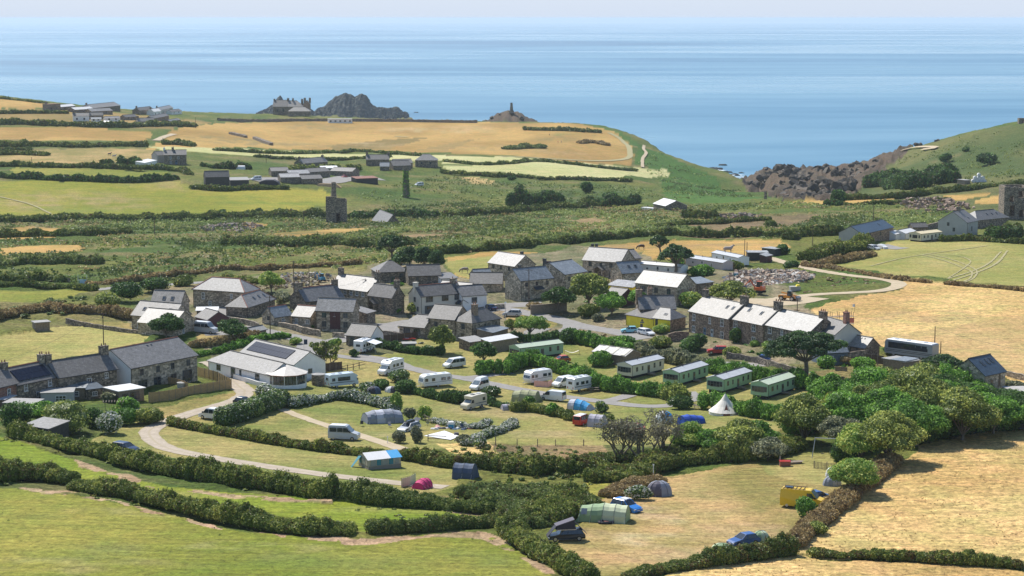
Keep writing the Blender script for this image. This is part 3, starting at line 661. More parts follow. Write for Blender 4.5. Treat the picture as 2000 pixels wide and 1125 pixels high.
for _r in ROADS:
 ribbon(_r[0], _r[1], _r[2], dict(GRAVEL=GRAVEL, TARMAC=TARMAC, SAND=SAND, PALE=PALE)[_r[3]], *_r[4:])

# ---------------------------------------------------------------- foliage
def _ico():
 t = (1 + 5 ** .5) / 2
 v = np.array([(-1,t,0),(1,t,0),(-1,-t,0),(1,-t,0),(0,-1,t),(0,1,t),(0,-1,-t),(0,1,-t),(t,0,-1),(t,0,1),(-t,0,-1),(-t,0,1)], float)
 f = [(0,11,5),(0,5,1),(0,1,7),(0,7,10),(0,10,11),(1,5,9),(5,11,4),(11,10,2),(10,7,6),(7,1,8),(3,9,4),(3,4,2),(3,2,6),(3,6,8),(3,8,9),(4,9,5),(2,4,11),(6,2,10),(8,6,7),(9,8,1)]
 v /= np.linalg.norm(v[0])
 vv = list(map(tuple, v)); nf = []; cache = {}
 def mid(a, b):
  k = (min(a, b), max(a, b))
  if k not in cache:
   m = (np.array(vv[a]) + np.array(vv[b])) / 2; m /= np.linalg.norm(m); cache[k] = len(vv); vv.append(tuple(m))
  return cache[k]
 for a, b, c in f:
  x, y, z = mid(a, b), mid(b, c), mid(c, a); nf += [(a, x, z), (b, y, x), (c, z, y), (x, y, z)]
 return np.array(vv), np.array(nf)
ICO_V, ICO_F = _ico()
TOTAL = [0]
class Leaves:
 """leafy lumps gathered into one mesh: a knobbly inner mass and many leaf sprays over it"""
 def __init__(s, seed=0): s.V = []; s.F = []; s.T = []; s.n = 0; s.rng = np.random.default_rng(seed)
 def _add(s, V, F, T):
  s.V.append(V); s.F.append(F + s.n); s.T.append(T); s.n += len(V)
 def core(s, c, r, tint=0.1, k=0.82):
  V = ICO_V * (k + s.rng.normal(0, .06, (len(ICO_V), 1))) * np.array(r) + np.array(c)
  F = np.hstack([ICO_F, ICO_F[:, 2:3]])
  s._add(V, F, np.tile([tint, 0, 0], (len(V), 1)))
 def sprays(s, c, r, n, size, flower=0.0, brown=0.0, up=0.0, flat=1.0, tint0=0.0, top_only=-1.0, tclump=None):
  """c (m,3) centres, r (m,3) radii: n sprays over each"""
  c = np.atleast_2d(c); r = np.atleast_2d(r); m = len(c); rg = s.rng
  d = rg.normal(0, 1, (m, n, 3)); d[..., 2] = np.where(d[..., 2] < top_only, -d[..., 2], d[..., 2]); d /= np.linalg.norm(d, axis=-1, keepdims=True)
  rad = rg.uniform(.82, 1.1, (m, n, 1)) ** 1.0
  P = c[:, None] + d * r[:, None] * rad
  nn = d / r[:, None] * r.mean(); nn /= np.linalg.norm(nn, axis=-1, keepdims=True)
  nn = nn + rg.normal(0, .55, nn.shape); nn[..., 2] += up; nn /= np.linalg.norm(nn, axis=-1, keepdims=True)
  P = P.reshape(-1, 3); nn = nn.reshape(-1, 3); N_ = len(P)
  a = np.cross(nn, rg.normal(0, 1, (N_, 3))); a /= np.linalg.norm(a, axis=1, keepdims=True) + 1e-9; b = np.cross(nn, a)
  sz = size * rg.uniform(.6, 1.35, (N_, 1)); w = sz * rg.uniform(.5, .9, (N_, 1)) * flat
  k = nn * sz * .3
  q = np.stack([P - a * sz - k, P - b * w, P + a * sz - k, P + b * w], 1).reshape(-1, 3)
  F = np.arange(N_ * 4).reshape(-1, 4)
  t = rg.uniform(-.05, .55, N_) + tint0 + np.repeat(rg.uniform(-.22, .22, m) + (0 if tclump is None else tclump), n)
  fl = (rg.random(N_) < flower) * rg.uniform(.5, 1, N_); brn = np.repeat(brown * rg.choice([.2, .5, 3.0], m, p=[.5, .28, .22]), n); br = (rg.random(N_) < brn) * rg.uniform(.4, 1, N_)
  s._add(q, F, np.repeat(np.stack([t, fl, br], 1), 4, 0))
 def mesh(s, name):
  V = np.vstack(s.V); F = np.vstack(s.F); T = np.vstack(s.T); TOTAL[0] += len(F) * 2
  return np_mesh(name, V, F, tint=T)
LEAF = {
 'bramble': leaf_mat('bramble leaves', (0.16,0.219,0.0449), (0.484,0.499,0.121)),
 'gorse': leaf_mat('gorse and blackthorn', (0.131,0.19,0.0449), (0.356,0.387,0.099)),
 'bracken': leaf_mat('bracken', (0.151,0.205,0.0554), (0.381,0.444,0.135)),
 'dryleaf': leaf_mat('dry heather and bramble', (0.354,0.264,0.122), (0.675,0.51,0.232)),
 'dark': leaf_mat('dark evergreen leaves', (0.0642,0.132,0.0327), (0.177,0.306,0.0706)),
 'hedge': leaf_mat('clipped hedge leaves', (0.116,0.251,0.0369), (0.356,0.611,0.099)),
 'lime': leaf_mat('fresh bright leaves', (0.23,0.379,0.0646), (0.645,0.676,0.172)),
 'olive': leaf_mat('olive green leaves', (0.174,0.234,0.0512), (0.613,0.644,0.155)),
 'grey': leaf_mat('grey green leaves', (0.158,0.182,0.108), (0.502,0.492,0.267)),
 'escallonia': leaf_mat('glossy shrub leaves', (0.0876,0.161,0.0408), (0.322,0.419,0.121), rough=.35),
 'pine': leaf_mat('pine needles', (0.0572,0.114,0.0388), (0.17,0.283,0.0858)),
 'straw': leaf_mat('dry grass stalks', (.46,.32,.14), (.64,.48,.25), trans=.35),
 'twig': leaf_mat('wind bitten twigs and sparse leaves', (.20,.185,.12), (.36,.34,.21)),
}
BARK = plain('grey brown bark', (.19, .155, .12), .95, vary=.4, scale=4, bumpy=.6)
def lod(y): return max(0.15, y * 0.00062)
def hedge(kind, pts, w, h, label, name='hedge', flower=0.0, brown=0.0, group=None, box=False, dens=1.0, lump=1.0, cat=None, seed=1, ff=None):
 """a hedge or scrub bank along a line in the photograph; w, h in metres (one value or start, end)"""
 line = px_line(pts, 0.5); w0 = w[0] if hasattr(w, '__len__') else w
 if line[:, 1].mean() < 450: line[:, 1] += w0 * .25
 rg = np.random.default_rng(abs(seed + int(pts[0][0]))); Ltot = len(line) * .5
 dist = float(line[:, 1].mean()); sz = lod(dist)
 W = w if hasattr(w, '__len__') else (w, w); Hh = h if hasattr(h, '__len__') else (h, h)
 if dist < 345: Hh = (Hh[0] * .72, Hh[1] * .72); W = (W[0] * .88, W[1] * .88)
 lv = Leaves(abs(int(pts[0][0] * 7 + pts[0][1]))); C = []; R = []
 step = max(0.9, min(W[0], Hh[0]) * .42, sz * 2.2)
 nst = max(2, int(Ltot / step))
 for i in range(nst + 1):
  f = i / nst; j = min(len(line) - 1, int(f * (len(line) - 1))); p = line[j]; q = line[min(len(line) - 1, j + 1)] - line[max(0, j - 1)]; q = q / (np.linalg.norm(q) + 1e-9); nrm = np.array([q[1], -q[0]])
  ww = W[0] + (W[1] - W[0]) * f; hh = Hh[0] + (Hh[1] - Hh[0]) * f
  if not box: hh *= 1 + (wnoise(np.array([p[0]]), np.array([p[1]]), 77, 5.0, 2)[0] - .5) * 1.15 * lump; ww *= 1 + (wnoise(np.array([p[0]]), np.array([p[1]]), 78, 6.0, 2)[0] - .5) * .5 * lump
  k = max(1, int(round(ww / (step * 1.5))))
  for t in range(k):
   o = ((t + .5) / k - .5) * ww * .62 + rg.normal(0, .12) * step
   x, y = p + nrm * o + q * rg.normal(0, .2) * step; z = ghf(x, y)
   rr = ww / k * .62 if k > 1 else ww * .55
   ht = hh * (1 - .25 * abs((t + .5) / k - .5) * 2) * (rg.uniform(.8, 1.12) if not box else rg.uniform(.97, 1.03))
   C.append((x, y, z + ht * .42)); R.append((max(rr, step * .62), max(rr, step * .62), ht * .6))
 C = np.array(C); R = np.array(R)
 for c, r in zip(C, R): lv.core(c, r, k=.8 if not box else .86)
 area = 2 * PI * R[:, 0].mean() * (R[:, 2].mean() * 1.2 + R[:, 0].mean() * .5)
 n = int(np.clip(area / (sz * sz) * 1.15 * dens, 14, 420))
 lv.sprays(C, R, n, sz, flower=flower, brown=brown, top_only=-.5)
 if not box: lv.sprays(C + np.array([0, 0, 1]) * R[:, 2:3] * .12, R * 1.1, max(5, n // 6), sz * 1.1, brown=brown, top_only=.25, flat=.55)
 if flower: lv.sprays(C + np.array([0, 0, .08]), R * 1.03, int(n * .7), sz * .85, flower=min(1, flower * 3.0), up=.8, top_only=.1)
 o = link_mesh(name, lv.mesh(name), mat=LEAF[kind])
 return tag(o, label, cat or 'hedge', group)
def bush(kind, px, py, w, h, label, name='bush', flower=0.0, brown=0.0, group=None, depth=None, lumps=5, cat='bush', dens=1.0):
 g = G(px, py); sz = lod(g.y); lv = Leaves(int(px * 13 + py)); rg = lv.rng; depth = depth or w; C = []; R = []
 big = max(1, lumps)
 for i in range(big):
  a = rg.uniform(0, 2 * PI); q = rg.uniform(.0, .55) if i else 0
  x = g.x + math.cos(a) * q * w * .5; y = g.y + depth * .35 + math.sin(a) * q * depth * .5
  s = rg.uniform(.5, .8) if i else .85
  C.append((x, y, ghf(x, y) + h * (.45 if i == 0 else rg.uniform(.3, .7)) )); R.append((w * .5 * s, depth * .5 * s, h * .55 * s))
 C = np.array(C); R = np.array(R);
 for c, r in zip(C, R): lv.core(c, r)
 n = int(np.clip(4 * PI * R.mean() ** 2 / (sz * sz) * .8 * dens, 14, 500)); lv.sprays(C, R, n, sz, flower=flower, brown=brown, top_only=-.9)
 o = link_mesh(name, lv.mesh(name), mat=LEAF[kind]); return tag(o, label, cat, group)
def limb_mesh(paths, name='trunk', parent=None):
 mb = MB()
 for pts, r0, r1 in paths:
  n = len(pts) - 1
  for i in range(n):
   mb.tube(pts[i], pts[i + 1], r0 + (r1 - r0) * i / n, r0 + (r1 - r0) * (i + 1) / n, 6, cap=False)
 return mb.build(name, BARK, parent, smooth=True)
def tree(kind, px, py, h, w, label, name='tree', style='round', group=None, lean=0.0, seed=0, trunk=.35, dens=1.0, cat='tree', tint0=0.0, flower=0.0, depth=None, brown=0.0):
 """style round: broad leaved; wind: bare stems under a combed crown; umbrella: flat pine"""
 g = G(px, py); root = empty(name, g, label=label, cat=cat, group=group); sz = lod(g.y) * (1.0 if style != 'wind' else .8)
 rg = np.random.default_rng(int(px * 3 + py) + seed); lv = Leaves(int(px + py * 5) + seed); depth = depth or w
 paths = []; C = []; R = []; r0 = .03 * h + .06
 top0 = h * trunk
 if style == 'round':
  nl = 12 + int(w * 1.5)
  trunk_top = Vector((lean * top0, 0, top0)); paths.append(([Vector((0, 0, -.3)), trunk_top * .5, trunk_top], r0, r0 * .7))
  for i in range(nl):
   a = 2 * PI * i / nl * 2.4 + rg.uniform(-.4, .4); q = math.sqrt((i + .5) / nl) * .78
   zz = top0 + (h - top0) * (.14 + .70 * (1 - q * q) * rg.uniform(.62, 1.1))
   c = Vector((math.cos(a) * q * w * .5 + lean * zz, math.sin(a) * q * depth * .5, zz))
   if i % 2 == 0: paths.append(([trunk_top * .8, trunk_top * .4 + c * .55 + Vector((0, 0, .1 * h)), c], r0 * .45, .04))
   s = rg.uniform(.7, 1.3) * (1.3 / math.sqrt(nl) + .05)
   C.append(c); R.append((w * .5 * s * 1.25, depth * .5 * s * 1.25, (h - top0) * .5 * s * 1.15))
 elif style == 'wind':
  ns = 3 + int(w / 3)
  for i in range(ns):
   a = rg.uniform(0, 2 * PI); b = Vector((math.cos(a) * .5, math.sin(a) * .5, -.3)); ex = (i / (ns - 1) - .5) * w * .8
   e = Vector((ex + lean * h * .2, rg.uniform(-.3, .3) * depth, h * rg.uniform(.62, .85) * (1 - .3 * abs(ex) / w)))
   m1 = b * .6 + e * .22 + Vector((rg.normal(0, .3), rg.normal(0, .3), .05 * h)); m2 = b * .3 + e * .62 + Vector((rg.normal(0, .4), rg.normal(0, .4), 0))
   paths.append(([b, m1, m2, e], r0 * .75, .07))
   for k in range(5):
    t = rg.uniform(.35, 1); s0 = m1.lerp(m2, t) if rg.random() < .5 else m2.lerp(e, t)
    c = s0 + Vector((rg.normal(0, w * .13), rg.normal(0, depth * .13), h * rg.uniform(.12, .3)))
    paths.append(([s0, s0.lerp(c, .5) + Vector((rg.normal(0, .15), 0, .1)), c], .09, .025))
    for kk in range(3):
     paths.append(([c, c + Vector((rg.normal(0, .6), rg.normal(0, .6), rg.uniform(.2, .9)))], .03, .012))
    if trunk > 0 or rg.random() < .5:
     C.append(c + Vector((0, 0, .2))); R.append((w * .15, depth * .15, h * .1))
 elif style == 'umbrella':
  tt = Vector((lean * h * .3, 0, h * .45)); paths.append(([Vector((0, 0, -.3)), tt * .5 + Vector((.2, 0, 0)), tt], r0 * 1.4, r0))
  nl = 26
  for i in range(nl):
   a = i * 2.4; q = math.sqrt((i + .5) / nl)
   c = Vector((math.cos(a) * q * w * .46 + lean * h * .3, math.sin(a) * q * depth * .46, h * (.9 - .28 * q * q + rg.normal(0, .03))))
   if i % 2 == 0: paths.append(([tt * .85, tt * .4 + c * .6 - Vector((0, 0, .06 * h)), c], r0 * .5, .05))
   C.append(c); R.append((w * .115, depth * .115, h * .085))
 limb_mesh(paths, 'trunk', root)
 C = np.array([tuple(c) for c in C]); R = np.array(R)
 if len(C):
  if style != 'wind':
   for c, r in zip(C, R): lv.core(c, r * .85)
  n = int(np.clip(4 * PI * (R[:, 0].mean() * R[:, 2].mean()) / (sz * sz) * .9 * dens, 8, 460))
  lv.sprays(C, R, n, sz, tint0=tint0, flower=flower, brown=brown, up=.4 if style == 'umbrella' else .15)
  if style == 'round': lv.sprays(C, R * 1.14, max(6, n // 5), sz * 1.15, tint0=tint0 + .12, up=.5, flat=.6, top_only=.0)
  link_mesh('crown', lv.mesh('crown'), parent=root, mat=LEAF[kind])
 return root
def scatter(name, kind, polys, per100, size, label=None, brown=0.0, flat=.35, tall=1.0, seed=0, flower=0.0, avoid=None, mask=.5, mscale=14.0, core=True, nsp=10, lift=0.0):
 """uncountable low growth over pieces of ground: one object"""
 rg = np.random.default_rng(seed + 100); lv = Leaves(seed + 7); C = []; R = []
 for poly in polys:
  P = px_poly(poly); x0, y0 = P.min(0); x1, y1 = P.max(0); area = (x1 - x0) * (y1 - y0); n = int(area * per100 / 100)
  x = rg.uniform(x0, x1, n); y = rg.uniform(y0, y1, n); ok = inpoly(x, y, P) & (wnoise(x, y * .6, 50 + seed, mscale, 3) > mask)
  for ap in (avoid or []): ok &= ~inpoly(x, y, ap)
  ok &= clear_of_roads(x, y, 1.0)
  x = x[ok]; y = y[ok]; z = gh(x, y); s = size * rg.uniform(.55, 1.5, len(x)) * np.clip(y / 700, .6, 1.6)
  C.append(np.stack([x, y, z + s * .2 * tall + lift], 1)); R.append(np.stack([s * 1.25, s, s * .55 * tall], 1))
 C = np.vstack(C); R = np.vstack(R)
 if len(C) == 0: return None
 td = (wnoise(C[:, 0], C[:, 1] * .6, 91 + seed, 38.0, 3) - .5) * 1.5
 lv.sprays(C, R, nsp, size * .42, tclump=td, brown=brown, top_only=-.3, flower=flower)
 if core:
  k = ICO_V[:12]; f = np.array([(0,11,5),(0,5,1),(0,1,7),(0,7,10),(0,10,11),(1,5,9),(5,11,4),(11,10,2),(10,7,6),(7,1,8),(3,9,4),(3,4,2),(3,2,6),(3,6,8),(3,8,9),(4,9,5),(2,4,11),(6,2,10),(8,6,7),(9,8,1)])
  V = (k[None] * R[:, None] * .85 + C[:, None]).reshape(-1, 3); FF = (f[None] + (np.arange(len(C)) * 12)[:, None, None]).reshape(-1, 3)
  lv._add(V, np.hstack([FF, FF[:, 2:3]]), np.tile([.15, 0, 0], (len(V), 1)))
 o = link_mesh(name, lv.mesh(name), mat=LEAF[kind]); o['kind'] = 'stuff'
 return tag(o, label, name.replace('_', ' '))

# ---------------------------------------------------------------- hedges round the fields in front
hedge('bramble', [(25,855),(120,876),(230,903)], 4.5, (2.6,3.0), 'bramble hedge on the left below the cottage gardens', brown=.08)
hedge('bramble', [(230,905),(330,927),(450,947),(560,963),(640,977)], (4.5,7), (3.2,4.0), 'tall bramble hedge between the curving gravel track and the bright green strip', brown=.08)
hedge('gorse', [(640,972),(740,988),(850,996),(960,1004)], 7.5, 3.0, 'dark thicket behind the magenta tent', 'thicket', cat='thicket')
hedge('bramble', [(-40,945),(20,940),(75,938),(128,948)], (9,4), (3.6,2.6), 'broad bramble clump at the left edge of the photograph', brown=.15)
hedge('bramble', [(150,958),(270,978),(350,998),(480,1028),(600,1045),(683,1048)], 4.6, (2.6,3.0), 'hedge between the lower green field and the green strip', brown=.12)
hedge('gorse', [(728,1044),(850,1040),(930,1034),(1000,1030)], 3.6, 2.7, 'hedge ending at the scrub junction near the bottom middle', brown=.1)
hedge('bramble', [(985,1030),(1008,1055),(1045,1085),(1095,1114),(1150,1142)], (5.5,4.5), (3,2.6), 'hedge running down the left side of the dry tent field', brown=.12)
hedge('gorse', [(1235,1136),(1300,1118),(1400,1104),(1470,1094),(1540,1084)], (2.5,4.5), (1.3,3.2), 'hedge along the bottom of the dry tent field', brown=.2)
hedge('dryleaf', [(1552,1072),(1580,1040),(1620,1010),(1650,985),(1700,945),(1745,905)], (4,6), (1.8,2.4), 'brown hedge between the tents and the straw field', brown=.25)
hedge('bramble', [(1590,1088),(1700,1092),(1800,1098),(1900,1105),(1990,1112)], (2.4,2.8), (1.2,1.9), 'low hedge crossing the straw field at the lower right', brown=.25)
# the hedges below the camping pitches
hedge('bramble', [(335,832),(430,850),(520,866),(640,884),(700,890)], (2.6,3.6), (1.7,2.4), 'hedge above the gravel track with a bare patch', brown=.25)
hedge('bramble', [(700,890),(800,900),(880,914),(960,918),(1050,930)], (4,7), (2.4,3.2), 'bramble bank above the trailer tent and the grey awning', brown=.3)
hedge('bracken', [(905,975),(980,968),(1080,980),(1130,1000)], (8,13), (1.9,2.6), 'wide bracken and bramble scrub in the middle', 'scrub_bank', brown=.12, cat='scrub')
hedge('bramble', [(1040,1035),(1090,1012),(1120,985)], (12,8), (2.6,3.2), 'scrub bank left of the green tunnel tent', 'scrub_bank', brown=.15, cat='scrub')
hedge('bracken', [(960,990),(1010,1010),(1040,1040)], 9, 2.4, 'bracken bank at the hedge junction', 'scrub_bank', brown=.1, cat='scrub')
hedge('bramble', [(1010,915),(1080,925),(1160,925),(1240,930),(1300,905)], (6,8), (2.4,3.0), 'bramble bank in front of the bare trees', 'scrub_bank', brown=.3, cat='scrub')
hedge('bramble', [(1150,942),(1220,940),(1290,918),(1380,905),(1480,900),(1560,880)], (4,5), (2.4,4.0), 'tall hedge along the top of the dry tent field', brown=.12)
hedge('dryleaf', [(1195,975),(1230,960),(1280,945)], 5, 2.4, 'brown scrub beside the white flowered bush', 'scrub_bank', brown=.3, cat='scrub')
hedge('bracken', [(1150,905),(1230,900),(1310,895),(1400,880),(1440,875)], 7, 1.8, 'bracken around the feet of the bare trees', 'scrub_bank', brown=.2, cat='scrub')
# shrubs and hedges between the pitches
hedge('escallonia', [(432,832),(470,822),(510,808),(546,795)], 4.2, 3.3, 'big glossy clipped hedge beside the white camper van', box=True, flower=.04)
hedge('escallonia', [(512,772),(540,786),(575,798)], 2.6, 1.7, 'white flowered hedge by the bend of the gravel track', flower=.3)
hedge('escallonia', [(582,795),(620,787),(652,782),(700,787),(740,796),(770,806)], 2.2, 1.9, 'long white flowered hedge behind the large grey tent', flower=.3)
hedge('escallonia', [(848,826),(880,833),(930,838),(950,832)], 1.8, 1.4, 'white flowered hedge behind the picnic blankets', flower=.35)
hedge('escallonia', [(912,872),(940,858),(975,846),(1002,832)], 2.6, 1.9, 'white flowered hedge slanting right of the white groundsheet', flower=.3)
bush('escallonia', 936,876, 2.4,1.5, 'small white flowered bush at the foot of the slanting hedge', flower=.25)
bush('escallonia', 1247,978, 4.6,2.0, 'round white flowered bush beside the dark dome tent', flower=.45, depth=2.5)
bush('escallonia', 718,766, 3.8,1.9, 'flowering bush behind the dark dome tent', flower=.25)
bush('dark', 745,762, 3.6,2.0, 'dark bush between the white motorhome and the small tents')
bush('escallonia', 776,748, 4.4,2.5, 'pale topped bush in front of the coachbuilt motorhome', flower=.12)
bush('dark', 789,770, 4.6,2.4, 'dark rounded bush by the white and black tent')
hedge('dark', [(812,770),(845,778),(880,786),(918,790)], 3.0, 2.0, 'dark hedge in front of the long white caravan')
bush('escallonia', 960,775, 4.2,2.0, 'glossy bush right of the small high roof camper', flower=.08)
hedge('dark', [(950,790),(975,796),(995,800)], 2.4, 1.6, 'low hedge right of the beige camper van')
bush('lime', 776,806, 2.4,3.6, 'upright bright green shrub right of the large grey tent')
bush('lime', 827,820, 2.4,2.4, 'small bright green shrub by the post and rail fence')
bush('grey', 800,820, 2.0,2.2, 'grey leafed shrub between two green shrubs')
bush('grey', 776,866, 2.3,2.0, 'round grey shrub in front of the silver car')
bush('grey', 815,866, 2.1,2.7, 'taller grey shrub in front of the silver car')
bush('grey', 905,870, 3.4,1.6, 'grey shrub below the white groundsheet')
hedge('bramble', [(1005,805),(1040,806),(1080,812),(1110,818)], 2.2, 1.6, 'low hedge in front of the olive tunnel tent')
bush('hedge', 1081,813, 2.7,2.3, 'round green bush by the white van')
bush('hedge', 1035,795, 1.8,1.9, 'small bush beside the olive tunnel tent')
bush('escallonia', 1175,808, 3.0,2.1, 'pale topped bush right of the blue and grey tent', flower=.12)
hedge('bramble', [(1105,820),(1150,826),(1190,822)], 2, 1.3, 'low hedge behind the red camper van')
bush('escallonia', 1332,800, 4.8,2.3, 'clipped oval bush beside the picnic table', depth=3)
hedge('hedge', [(937,733),(960,730),(990,731)], 3.2, 3.1, 'square cut bright hedge by the camp road', box=True)
hedge('hedge', [(995,728),(1030,715),(1070,722),(1110,735),(1150,750)], 3.4, 2.8, 'tall hedge behind the caravans and below the first green home', brown=.03)
hedge('hedge', [(1160,760),(1200,766),(1250,772),(1300,778)], 3.4, 3.2, 'tall hedge below the cream mobile home')
hedge('olive', [(1290,775),(1320,785),(1335,790)], 3.4, 2.8, 'olive bushes at the end of the caravan hedge')
hedge('hedge', [(1110,665),(1150,675),(1200,690),(1228,696)], 2.8, 3.0, 'long dark hedge behind the tin shed', box=True)
hedge('dark', [(1000,668),(1050,668),(1105,668)], 2.6, 2.0, 'hedge behind the first green mobile home')
bush('hedge', 1172,718, 5.6,3.0, 'wide green bush left of the cream mobile home')
hedge('grey', [(1250,693),(1290,705),(1340,715),(1390,725)], 3.2, 2.6, 'grey green hedge behind the cream mobile home')
hedge('hedge', [(1395,728),(1440,738),(1500,748),(1555,756)], 3.6, 2.8, 'hedge running behind the row of green mobile homes')
hedge('hedge', [(1560,760),(1620,765),(1680,770),(1740,775)], 5, 3.0, 'broad hedge behind the umbrella pine')
hedge('hedge', [(1374,800),(1400,800),(1420,806)], 3.2, 3.2, 'square end of the hedge below the green mobile homes')
hedge('hedge', [(1430,808),(1470,815),(1510,820),(1560,825)], 3.6, 3.0, 'lumpy hedge behind the bell tent')
bush('dark', 1590,805, 5.5,3.6, 'dark bush right of the last green mobile home')
hedge('dark', [(700,668),(740,678),(800,690),(860,694)], 2.4, 1.6, 'garden hedge behind the motorhome with an awning')
bush('dark', 690,698, 1.8,1.6, 'small dark bush left of the motorhome with an awning')
bush('escallonia', 838,690, 2.2,1.6, 'bush with large white flowers', flower=.35)
hedge('dryleaf', [(375,680),(420,678),(470,668),(500,662)], 2.6, 1.7, 'brown topped garden hedge behind the bungalow', brown=.2)
hedge('hedge', [(380,698),(430,690),(480,678)], 2.2, 1.5, 'green hedge above the bungalow drive')
hedge('hedge', [(485,672),(520,665),(560,660)], 2.4, 1.6, 'green hedge beside the lane above the bungalow')
bush('lime', 578,673, 3,1.6, 'bright bush on the lane corner')
bush('lime', 655,678, 3,1.8, 'bush beside the gateway below the gabled garage')
# village bushes and trees
for a in [
 ('dark', 245,588, 9,4.2, 'big dark bush left of the skylit stone house'), ('olive', 205,603, 7,3.4, 'olive bush beside the lane at the left'),
 ('dark', 300,572, 9,3.8, 'dark bush behind the skylit stone house'), ('bramble', 355,562, 6,2.8, 'low bush left of the hipped slate roof'),
 ('grey', 553,595, 5,3.0, 'rounded grey bush left of the cottage gable'), ('hedge', 770,612, 4,1.8, 'garden bush in front of the porch cottage'),
 ('olive', 808,612, 4,2.4, 'olive bush in front of the cream house'), ('hedge', 775,560, 4,1.2, 'bush behind the porch cottage'),
 ('grey', 935,652, 3,1.6, 'pale bush by the village green'), ('dark', 1108,672, 4.2,3.0, 'round dark bush at the lane junction'),
 ('bramble', 1150,622, 5.5,3.0, 'rounded bush above the lane'), ('grey', 1168,630, 3.6,2.0, 'grey bush with pale flowers by the lane'),
 ('dryleaf', 1045,604, 5,1.4, 'brown weeds under the telegraph pole'), ('lime', 1352,602, 6,3.4, 'bright leafy bush left of the terrace'),
 ('lime', 1232,545, 3.4,3.0, 'small round tree beside the low roofed extension'), ('lime', 1292,652, 4.0,1.9, 'bright bush in front of the yellow cottage'),
 ('bramble', 1290,682, 6,2.4, 'dark bush below the yellow cottage'), ('hedge', 1213,682, 6,2.6, 'bush at the end of the dry bank'),
 ('dark', 1530,500, 5,3.6, 'dark bush beside the lane bend'), ('bramble', 1440,528, 5,2.4, 'bush behind the pale mobile homes'),
 ('dark', 1546,527, 4.5,2.6, 'round dark bush above the rubble heap'), ('hedge', 1375,540, 7,3.2, 'bush below the pale mobile homes'),
 ('hedge', 1325,525, 5,3.0, 'bright bush behind the slate house'), ('lime', 1505,685, 4,2.0, 'pale garden bush before the terrace'),
 ('lime', 1480,678, 3,1.5, 'low garden bush before the terrace'), ('olive', 1430,700, 4.5,2.2, 'garden bush by the parked red car'),
 ('dark', 1355,688, 5.5,3.4, 'dark garden tree below the terrace'), ('dark', 1437,672, 3,3.6, 'slim dark tree before the terrace'),
 ('olive', 1375,648, 2.6,4.2, 'climbing shrub on the terrace wall'), ('hedge', 1616,720, 4.4,2.6, 'clipped bush below the blue boarded hut'),
 ('hedge', 1690,726, 5.4,2.8, 'clipped hedge beside the wooden gate'), ('dryleaf', 1655,710, 3.0,1.4, 'brown bush by the wooden gate'),
 ('hedge', 1745,692, 4.4,1.8, 'low hedge under the white coach'), ('grey', 1985,762, 4,1.6, 'grey bush by the right edge'),
 ]: bush(a[0], a[1], a[2], a[3], a[4], a[5])
for a in [ # the cottage gardens at the left
 ('olive', 125,850, 9,5.2, 'big round green tree bush in the cottage garden'), ('dark', 25,845, 6,4.6, 'dark bush at the left edge of the gardens'),
 ('hedge', 70,820, 6,3.0, 'green bush behind the flat roofed hut'), ('hedge', 250,805, 4,2.4, 'green bush behind the glass frame'),
 ('grey', 210,790, 3,1.9, 'pale grey shrub in the cottage garden'), ('olive', 175,780, 5,2.0, 'ivy covered wall top in the garden'),
 ('bramble', 285,830, 6,2.6, 'bramble at the edge of the garden'), ('hedge', 240,832, 6,2.8, 'green shrubs beside the flowering bush'),
 ('dark', 185,838, 4,3.4, 'dark shrub left of the flowering bush'), ('lime', 225,818, 3,2.0, 'bright shrub behind the flowering bush')]:
 bush(*a[:5], a[5])
bush('escallonia', 212,850, 4.6,4.0, 'large white flowering bush at the end of the gardens', flower=.55)
for a in [
 ('lime', 530,572, 5.6,6.5, 'leafy tree beside the telegraph poles'), ('olive', 862,690, 6.0,5.6, 'slim olive tree in front of the big stone house'),
 ('dark', 945,712, 4.6,5.2, 'dark pyramid tree at the garden corner'), ('lime', 1035,658, 5.0,7.5, 'light green tree by the village green'),
 ('olive', 1150,600, 8.5,10.5, 'large round tree in the middle of the village'), ('dark', 1090,612, 6.6,7.5, 'dark tree left of the large round tree'),
 ('hedge', 1195,620, 6.2,7.0, 'green tree right of the large round tree'), ('olive', 1425,598, 6.0,12, 'spreading tree behind the terrace chimneys'),
 ('bramble', 1000,652, 3.6,3.6, 'small tree beside the lamp post'), ('hedge', 1245,600, 4.0,5.0, 'tree behind the yellow cottage')]:
 tree(a[0], a[1], a[2], a[3], a[4], a[5], trunk=.22)
tree('dark', 325,662, 5.4,7.5, 'dark wind shaped tree in front of the skylit stone house', style='round', trunk=.2)
tree('dark', 452,668, 5.0,6.5, 'dark wind shaped tree behind the bungalow', style='round', trunk=.25)
tree('olive', 628,718, 5.4,3.6, 'wind shaped tree beside the bungalow', style='wind', dens=1.0)
tree('olive', 650,716, 4.2,2.6, 'small wind shaped tree beside the rail fence', style='wind', dens=1.0)
tree('pine', 765,515, 8.4,8.5, 'tall dark pine behind the dark roofed barns', style='umbrella')
for i, a in enumerate([(800,522,6,6,'first dark tree right of the tall pine'), (828,528,6.6,5,'middle tree of the row behind the dark barns'), (852,532,6.8,4.2,'pointed dark tree at the right of the row behind the barns'), (782,525,5,5,'low dark tree at the foot of the tall pine')]):
 tree('pine', a[0], a[1], a[2], a[3], a[4], group='trees behind the dark barns', trunk=.15)
tree('pine', 1318,540, 9.0,9.5, 'leaning pine beside the pale mobile homes', style='umbrella', lean=.1)
tree('pine', 1290,500, 6.5,6, 'low reaching pine limb behind the slate house', style='umbrella', lean=-.2)
tree('pine', 1573,745, 10.2,15.5, 'great umbrella pine beside the terrace', style='umbrella', depth=12, dens=1.5)
